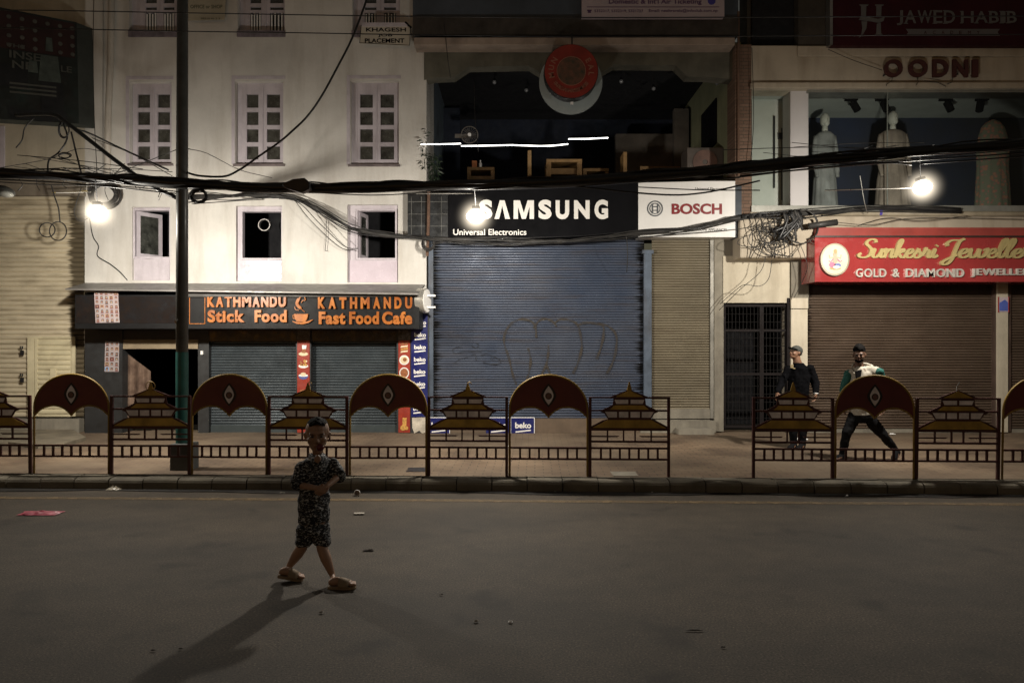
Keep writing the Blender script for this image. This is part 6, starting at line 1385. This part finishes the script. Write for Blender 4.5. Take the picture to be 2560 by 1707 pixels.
# trim the cap of hair to the scalp: clear the face and the shaved sides
me = hb.data; bm = bmesh.new(); bm.from_mesh(me); kill = []
for f in bm.faces:
    q = f.calc_center_median() + ORG[hb] - fh.c; a, r_, u_ = q.dot(fh.f) / fh.h, q.dot(fh.r) / fh.h, q.dot(fh.u) / fh.h
    if u_ < .20 + .55 * max(0, a - .05) + (.16 if abs(r_) > .24 else 0) - (.30 if a < -.18 else 0): kill.append(f)
bmesh.ops.delete(bm, geom=kill, context='FACES'); bm.to_mesh(me); bm.free()
SL = mat('tan_foam_slide', (.24, .175, .11), .75, var=.15, vs=9)
for h0, t0 in ((fL0, fL1), (fR0, fR1)):
    d = (t0 - h0); s_ = d.cross(vz).normalized(); dn = d.normalized(); u = s_.cross(dn); m = MB(); w_ = .036; prof = [(-.02, .55), (.02, .85), (.3, .85), (.62, 1.12), (.85, 1.1), (.98, .75), (1.03, .3)]; L_ = d.length; top = []; bot = []
    for q_, k in prof: top.append(h0 + d * q_ + s_ * w_ * k); bot.append(h0 + d * q_ - s_ * w_ * k)
    out = top + bot[::-1]; nn = len(out); m.add([p - u * .004 + vz * .002 for p in out] + [p - u * .024 for p in out], [list(range(nn)), list(range(nn, 2 * nn))[::-1]] + [(i, i + nn, (i + 1) % nn + nn, (i + 1) % nn) for i in range(nn)])
    sl = build(m, 'slide_sole', SL, body, bevel=.004)
    m = MB(); vs = []; nn = 12
    for q_, hh in ((.40, .058), (.52, .056), (.66, .047), (.80, .038)):
        for k in range(nn + 1):
            a = math.pi * k / nn; vs.append(h0 + d * q_ + s_ * math.cos(a) * .040 + u * (-.006 + math.sin(a) * hh))
    m.add(vs, [(i * (nn + 1) + k, i * (nn + 1) + k + 1, (i + 1) * (nn + 1) + k + 1, (i + 1) * (nn + 1) + k) for i in range(3) for k in range(nn)]); st = build(m, 'slide_strap', SL, sl, smooth=True)
    so = st.modifiers.new('thick', 'SOLIDIFY'); so.thickness = .012; so.offset = 0
# the red sweet at his mouth
lp = thing('lollipop', 'dark red sweet on a stick held at the boy\'s mouth', 'sweet', fh.at(.5, -.05, -.33))
m = MB(); fh.ell(m, .46, -.10, -.30, .11, .12, .11); build(m, 'sweet', mat('dark_red_candy', (.12, .012, .014), .18), lp, smooth=True)
m = MB(); m.tube([fh.at(.46, -.1, -.30), fh.at(.52, -.28, -.18)], .0035, 6); build(m, 'stick', C['white'], lp)

# ---- adults on the pavement
def shoe(mb, ankle, heel, toe, w=.045, hgt=.075):
    d = toe - heel; s_ = d.cross(vz).normalized(); u = s_.cross(d.normalized())
    loft(mb, [(heel + u * .03, s_ * w * .6, u * .03), (heel.lerp(toe, .1) + u * .042, s_ * w * .85, u * .044), (heel.lerp(toe, .4) + u * .042, s_ * w * .85, u * .043), (heel.lerp(toe, .75) + u * .03, s_ * w * 1.08, u * .031), (heel.lerp(toe, .95) + u * .022, s_ * w * .8, u * .022), (toe + u * .018, s_ * w * .4, u * .014)], 14)
    limb(mb, [ankle, heel.lerp(toe, .2) + u * .05], [.042, .045])
# man in the cap, looking up to the left
D = 11.2
m1 = thing('person', 'man in grey cap and black jumper standing by the white pier, looking up', 'person', (X(1990, D), D, .14))
fh = Face(B(1989, 882, 0), R(-72), R(14), .212)
m = MB(); fh.skull(m); m.tube([fh.at(-.1, 0, -.25), B(1992, 900, .0), B(1996, 914, .02)], [.058, .058, .075], 14)
yaw = R(-45); tr = Vector((math.cos(yaw), math.sin(yaw), 0)); tf = Vector((math.sin(yaw), -math.cos(yaw), 0))
loft(m, [ring(1996, 912, .08, .065), ring(1998, 920, .135, .085), ring(1998, 940, .14, .10), ring(1996, 965, .135, .10), ring(1995, 985, .13, .10), ring(1995, 1004, .14, .105), ring(1995, 1014, .12, .09)])
Rs, Ls = B(1976, 924, .08), B(2020, 922, -.09)
Re, Rw = B(1957, 958, .06), B(1942, 981, -.03); Le, Lw = B(2034, 957, -.08), B(2030, 982, -.14)
limb(m, [Rs, Re, Rw], [.040, .035, .027]); limb(m, [Ls, Le, Lw], [.040, .035, .027])
hand(m, Rw, B(1936, 995, -.07) - Rw, Vector((.9, 0, 0)), Vector((0, -1, 0)), .175, .7); hand(m, Lw, B(2026, 998, -.17) - Lw, Vector((-.9, 0, 0)), Vector((0, -1, 0)), .175, .7)
Rh, Lh = B(1983, 1010, .05), B(2006, 1010, -.05); Rk, Ra = B(1980, 1062, -.02), B(1985, 1108, .0); Lk, La = B(2006, 1062, -.05), B(2004, 1110, -.03)
for a, b_, c in ((Rh, Rk, Ra), (Lh, Lk, La)): limb(m, [a, b_, b_.lerp(c, .3), c], [.066, .048, .046, .036])
sk = skinset('man', (.21, .11, .066))
for a in (Ra, La): foot(m, Vector((a.x, a.y, .22)), Vector((a.x + .03, a.y + .02, .155)), Vector((a.x - .13, a.y - .16, .155)), .045, False)
body = remesh(m, 'body', sk, m1, .0075, 4, extra=fh.eyes(.7))
JUM = mat('black_jumper', (.004, .004, .005), .95, var=.3, spec=.05)
m = MB(); loft(m, [ring(1996, 907, .075, .072), ring(1997, 914, .10, .082), ring(1998, 920, .155, .10), ring(1998, 940, .17, .12), ring(1996, 965, .165, .12), ring(1994, 988, .165, .12), ring(1994, 999, .155, .115)])
limb(m, [Rs, Re, Rw.lerp(Re, .1)], [.062, .058, .043]); limb(m, [Ls, Le, Lw.lerp(Le, .1)], [.064, .060, .044]); jm = remesh(m, 'jumper', JUM, body, .009, 3, .014, 9)
m = MB(); c_ = B(1986, 915, -.0) + tf * .135 + tr * .02; m.obox(c_, tr * .02, tf * .006, vz * .026); m.obox(c_ + tr * .035 - vz * .03, tr * .012, tf * .006, vz * .008); build(m, 'chest_print', mat('pale_gold_print', (.45, .36, .2), .6), jm)
TRO = mat('dark_trousers', (.006, .006, .007), .95, var=.3, spec=.06); m = MB(); loft(m, [ring(1994, 990, .165, .115), ring(1995, 1008, .172, .12), ring(1995, 1018, .15, .11)])
for a, b_, c in ((Rh, Rk, Ra), (Lh, Lk, La)): limb(m, [a, b_, c.lerp(b_, .05)], [.088, .066, .055])
remesh(m, 'trousers', TRO, body, .009, 3, .012, 9)
m = MB()
for a in (Ra, La): shoe(m, Vector((a.x, a.y, .2)), Vector((a.x + .035, a.y + .03, .142)), Vector((a.x - .15, a.y - .19, .142)))
remesh(m, 'shoes', C['ink'], body, .007, 2)
CAP = mat('faded_grey_cap', (.045, .047, .042), .9, var=.2, vs=8); m = MB(); fh.ell(m, -.06, 0, .20, .45, .39, .36); cap = remesh(m, 'cap', CAP, body, .007, 1)
me = cap.data; bm = bmesh.new(); bm.from_mesh(me)
bmesh.ops.delete(bm, geom=[f for f in bm.faces if (f.calc_center_median() + ORG[cap] - fh.c).dot(fh.u) / fh.h < .12 - .10 * ((f.calc_center_median() + ORG[cap] - fh.c).dot(fh.f) / fh.h < -.1)], context='FACES'); bm.to_mesh(me); bm.free()
m = MB(); vs = []
for i in range(9):
    a = R(-75) + R(150) * i / 8
    for q_ in (.30, .62): vs.append(fh.at(.05 + q_ * math.cos(a) * (1.0 if q_ > .5 else 1.0), .36 * math.sin(a) * (1 if q_ > .5 else 1), .19 + .05 * math.cos(a) - .03 * abs(math.sin(a))))
m.add(vs, [(i * 2, i * 2 + 1, i * 2 + 3, i * 2 + 2) for i in range(8)]); bi = build(m, 'cap_peak', C['ink'], cap, smooth=True); so = bi.modifiers.new('t', 'SOLIDIFY'); so.thickness = .012
m = MB(); fh.ell(m, -.12, 0, .0, .36, .372, .22); hh = remesh(m, 'hair', mat('dark_brown_hair', (.02, .013, .01), .8), body, .008, 1)
me = hh.data; bm = bmesh.new(); bm.from_mesh(me); bmesh.ops.delete(bm, geom=[f for f in bm.faces if (f.calc_center_median() + ORG[hh] - fh.c).dot(fh.f) / fh.h > -.14], context='FACES'); bm.to_mesh(me); bm.free()
m = MB(); dv = (Lw - Le).normalized(); m.tube([Lw + Vector((math.cos(k * .5236) * .036, math.sin(k * .5236) * .036, .004)) for k in range(13)], .008, 6); tag(build(m, 'bracelet', C['white'], body), None)

# man in the white and green jacket, striding to the left
D = 10.05
m2 = thing('person', 'bearded man in white and green jacket striding left along the pavement', 'person', (X(2150, D), D, .14))
fh = Face(B(2148, 887, -.0), R(-28), R(-4), .220)
m = MB(); fh.skull(m); m.tube([fh.at(-.1, 0, -.25), B(2150, 912, .03), B(2152, 926, .04)], [.058, .056, .075], 14)
yaw = R(-52); tr = Vector((math.cos(yaw), math.sin(yaw), 0)); tf = Vector((math.sin(yaw), -math.cos(yaw), 0))
loft(m, [ring(2153, 920, .09, .07), ring(2155, 930, .14, .085), ring(2156, 955, .145, .10), ring(2156, 985, .155, .105), ring(2155, 1010, .15, .105), ring(2153, 1035, .165, .115), ring(2153, 1048, .12, .09)])
Rs, Ls = B(2131, 936, .10), B(2184, 930, -.15); Re, Rw = B(2122, 975, .14), B(2112, 1010, .06); Le, Lw = B(2203, 975, -.05), B(2196, 1012, -.14)
limb(m, [Rs, Re, Rw], [.040, .035, .027]); limb(m, [Ls, Le, Lw], [.040, .035, .027])
hand(m, Rw, Vector((-.2, -.3, -1)), vx, -vy, .175, .7); hand(m, Lw, Vector((-.2, -.2, -1)), -vx, -vy, .175, .7)
Rh, Lh = B(2141, 1040, .04), B(2166, 1040, -.04); Rk, Ra = B(2117, 1083, .0), B(2109, 1129, .03); Lk, La = B(2205, 1086, -.02), B(2244, 1126, .05)
for a, b_, c in ((Rh, Rk, Ra), (Lh, Lk, La)): limb(m, [a, b_, b_.lerp(c, .3), c], [.066, .046, .044, .034])
h1, t1 = Vector((Ra.x + .03, Ra.y + .01, .155)), Vector((Ra.x - .19, Ra.y - .10, .155)); h2, t2 = Vector((La.x + .04, La.y, .235)), Vector((La.x - .09, La.y - .12, .155))
foot(m, Ra, h1, t1, .045, False); foot(m, La, h2, t2, .045, False)
body = remesh(m, 'body', skinset('striding_man', (.125, .066, .042)), m2, .0075, 4, extra=fh.eyes(.8))
JW = mat('cream_white_jacket', (.42, .385, .32), .8, var=.08, vs=6); JG = mat('bottle_green_sleeve', (.012, .095, .080), .8, var=.2, vs=6)
m = MB(); loft(m, [ring(2153, 916, .078, .07, .03), ring(2154, 922, .11, .085, .01), ring(2155, 932, .165, .105), ring(2156, 955, .175, .125), ring(2156, 985, .17, .125), ring(2155, 1020, .17, .13), ring(2154, 1040, .165, .125)])
limb(m, [B(2164, 928, -.02), Ls.lerp(B(2164, 928, -.02), .25) + vz * .01], [.075, .066]); limb(m, [B(2148, 930, .03), Rs.lerp(B(2148, 930, .03), .3)], [.075, .06])
jk = remesh(m, 'jacket', JW, body, .009, 3, .012, 9)
for s_, (a, b_, c) in enumerate(((Rs, Re, Rw), (Ls, Le, Lw))):
    m = MB(); limb(m, [a, b_, c.lerp(b_, .1)], [.066, .062, .046]); remesh(m, 'sleeve', JG, jk, .009, 3, .012, 10)
m = MB(); limb(m, [Ls + Vector((.048, .03, .0)), Ls.lerp(Le, .5) + Vector((.060, .03, .0)), Le + Vector((.055, .03, 0))], [.034, .030, .028]); remesh(m, 'shoulder_stripe', JW, jk, .009, 2, .006)
m = MB(); m.tube(smooth_path([B(2132, 934, -.04), B(2135, 918, .06), B(2152, 908, .12), B(2172, 911, .03), B(2176, 922, -.06), B(2150, 962, -.14)], 5), [.010] * 6 + [.017] * 14 + [.010] * 6, 10); remesh(m, 'hood', JW, jk, .008, 2, .006)
m = MB(); c_ = B(2148, 945, 0) + tf * .122; m.prism([(X(2140, 9.9), Z(928, 9.9)), (X(2155, 9.9), Z(924, 9.9)), (X(2150, 9.9), Z(952, 9.9)), (X(2143, 9.9), Z(955, 9.9))], 9.90, 9.93); build(m, 'dark_shirt', C['ink'], jk)
m = MB(); m.tube([B(2146, 952, -.165), B(2150, 985, -.17), B(2150, 1035, -.17)], .006, 6); build(m, 'zip', C['steel'], jk)
m = MB(); loft(m, [ring(2154, 1030, .165, .12), ring(2153, 1042, .175, .125), ring(2153, 1056, .14, .11)])
for a, b_, c in ((Rh, Rk, Ra), (Lh, Lk, La)): limb(m, [a, b_, c.lerp(b_, .06)], [.090, .066, .050])
remesh(m, 'trousers', C['ink'], body, .009, 3, .014, 9)
m = MB(); shoe(m, Ra, h1 - vz * .013, t1 - vz * .013); shoe(m, La, h2 - vz * .02, t2 - vz * .013); sh = remesh(m, 'shoes', mat('black_trainer', (.006, .006, .007), .85, spec=.1), body, .007, 2)
m = MB(); m.obox(La.lerp(h2, .6) + Vector((-.02, -.05, -.03)), vx * .012, vy * .02, vz * .03); build(m, 'heel_flash', C['white'], sh)
HR = mat('curly_black_hair', (.004, .0035, .0035), .9, bump=.8, bs=90, spec=.12); m = MB(); rnd = random.Random(4); fh.ell(m, -.06, 0, .18, .43, .365, .38)
for k in range(150):
    a, b_ = rnd.uniform(0, 6.28), rnd.uniform(.0, 1.25); f_, r_, u_ = math.sin(b_) * math.cos(a), math.sin(b_) * math.sin(a), math.cos(b_)
    fh.ell(m, -.05 + .42 * f_, .33 * r_, .20 + .44 * u_, .07, .07, .08, 0, 8, 6)
hr = remesh(m, 'hair', HR, body, .007, 1)
me = hr.data; bm = bmesh.new(); bm.from_mesh(me); kill = []
for f in bm.faces:
    q = f.calc_center_median() + ORG[hr] - fh.c; a, u_ = q.dot(fh.f) / fh.h, q.dot(fh.u) / fh.h
    if u_ < .20 + .18 * max(0, a) - (.36 if a < -.05 else 0): kill.append(f)
bmesh.ops.delete(bm, geom=kill, context='FACES'); bm.to_mesh(me); bm.free()
m = MB(); fh.ell(m, .13, 0, -.32, .255, .25, .17); fh.ell(m, .25, 0, -.40, .12, .14, .09); fh.ell(m, .37, 0, -.215, .05, .11, .025); bd = remesh(m, 'beard', HR, body, .006, 1)
me = bd.data; bm = bmesh.new(); bm.from_mesh(me)
bmesh.ops.delete(bm, geom=[f for f in bm.faces if (lambda q: q.dot(fh.u) / fh.h > -.19 - (.10 if abs(q.dot(fh.r)) / fh.h < .11 and q.dot(fh.f) / fh.h > .3 and q.dot(fh.u) / fh.h > -.34 else 0) and not (q.dot(fh.f) / fh.h > .40))(f.calc_center_median() + ORG[bd] - fh.c)], context='FACES'); bm.to_mesh(me); bm.free()

# ================================================================ litter
def crumple(name, label, cat, px, py, rx, rz_, ry, mt, z=0.0, seed=0, n=9):
    g_ = gz(px, py, z); rnd = random.Random(seed); m = MB(); vs = []; N = 12
    for i in range(N + 1):
        for k in range(N + 1):
            u, v = i / N * 2 - 1, k / N * 2 - 1; e = 1 + .25 * noise.noise(Vector((u * 2 + seed, v * 2, 0))); vs.append(g_ + Vector((u * rx * e, v * ry * e, .008 + rz_ * max(0, (1 - u * u) * (1 - v * v)) * (.35 + .65 * abs(noise.noise(Vector((u * 2.6 + seed, v * 2.6, 3))) * 1.8)))))
    m.add(vs, [(i * (N + 1) + k, (i + 1) * (N + 1) + k, (i + 1) * (N + 1) + k + 1, i * (N + 1) + k + 1) for i in range(N) for k in range(N)])
    return tag(build(m, name, mt), label, cat)
crumple('plastic_bag', 'flattened pink plastic bag lying on the road at the left', 'bag', 102, 1284, .20, .035, .09, mat('pink_plastic', (.42, .08, .12), .4, var=.3, vs=12), seed=2)
crumple('paper_scrap', 'crumpled whitish wrapper in the gutter at the left', 'litter', 286, 1224, .085, .05, .05, mat('glossy_wrapper', (.5, .45, .36), .25, var=.4, vs=14), seed=5)
p = gz(898, 1284, .006); m = MB(); m.obox(p + vz * .006, Vector((.052, .004, 0)), Vector((-.003, .030, 0)), vz * .003); tag(build(m, 'paper_strip', mat('grey_paper', (.36, .33, .28), .8)), 'flat pale paper strip on the road below the cup', 'litter')
cp = gz(893, 1238, 0); cu_ = thing('paper_cup', 'small white paper cup lying on its side near the kerb right of the boy', 'cup', cp)
m = MB(); a = cp + Vector((0, .03, .032)); b_ = cp + Vector((.006, -.035, .036)); nn = 18; vs = []
for c_, r_ in ((a, .026), (b_, .036), (b_ + Vector((0, .003, 0)), .032), (a + Vector((0, -.006, 0)), .022)):
    for k in range(nn): an = 2 * math.pi * k / nn; vs.append(c_ + Vector((r_ * math.cos(an), 0, r_ * math.sin(an))))
m.add(vs, [(i * nn + k, i * nn + (k + 1) % nn, (i + 1) * nn + (k + 1) % nn, (i + 1) * nn + k) for i in range(3) for k in range(nn)] + [list(range(nn)), list(range(3 * nn, 4 * nn))]); build(m, 'cup_wall', mat('white_cup_card', (.50, .43, .40), .6, var=.1), cu_, smooth=False)
m = MB(); m.tube([b_ + Vector((.033 * math.cos(k * .5236), 0, .033 * math.sin(k * .5236))) for k in range(13)], .004, 6); build(m, 'rim', C['white'], cu_)
crumple('plastic_bag', 'small crumpled white bag on the pavement near the feet of the man in the cap', 'bag', 2004, 1099, .09, .10, .06, C['white'], .142, 7)
crumple('paper_scrap', 'tiny white scrap on the pavement between the striding man and the brown shutter', 'litter', 2231, 1086, .05, .03, .03, C['white'], .142, 8)
crumple('rubbish_sack', 'greyish rubbish sack against the shutter at the far right edge', 'bag', 2535, 1078, .30, .26, .12, mat('grey_sack', (.10, .09, .085), .5, var=.5, vs=7), .142, 9)
crumple('dry_leaf', 'brown dry leaf on the road right of the boy', 'leaf', 921, 1377, .045, .012, .018, mat('dark_dry_leaf', (.022, .014, .008), .8), 0, 10)
for k, (px, py, lb_) in enumerate(((1103, 1488, 'small dark leaf on the road below the middle'), (1735, 1578, 'thin dark twig mark on the road at the lower right'), (382, 1628, 'dark crumb on the road at the lower left, left one'), (452, 1624, 'dark crumb on the road at the lower left, right one'), (1808, 1620, 'small dark bit on the road at the lower right'))):
    crumple('dry_leaf', lb_, 'leaf', px, py, .015 if k != 1 else .055, .006, .006, MATS['dark_dry_leaf'], 0, 20 + k)
for k, (px, py, lb_) in enumerate(((1276, 1556, 'brightest white speck of paper on the road below the middle'), (1190, 1555, 'dim pale pebble left of the bright speck'), (803, 1533, 'pale pebble near the boy\'s shadow'), (1630, 1231, 'white speck in the gutter under the gap in the railing'), (1388, 1230, 'pale speck in the gutter below the blue shutter'), (2118, 1240, 'white speck in the gutter at the right'), (705, 1233, 'pale scrap in the gutter left of the boy'), (1272, 1116, 'white scrap on the pavement behind the railing, centre'), (1621, 1124, 'pale scrap on the pavement near the gap'))):
    z = .142 if 1100 < py < 1130 else .001; crumple('paper_scrap', lb_, 'litter', px, py, .014 if k != 6 else .03, .014, .012, C['white'] if k in (0, 3, 5, 7) else mat('pale_pebble', (.25, .23, .2), .8), z, 40 + k)
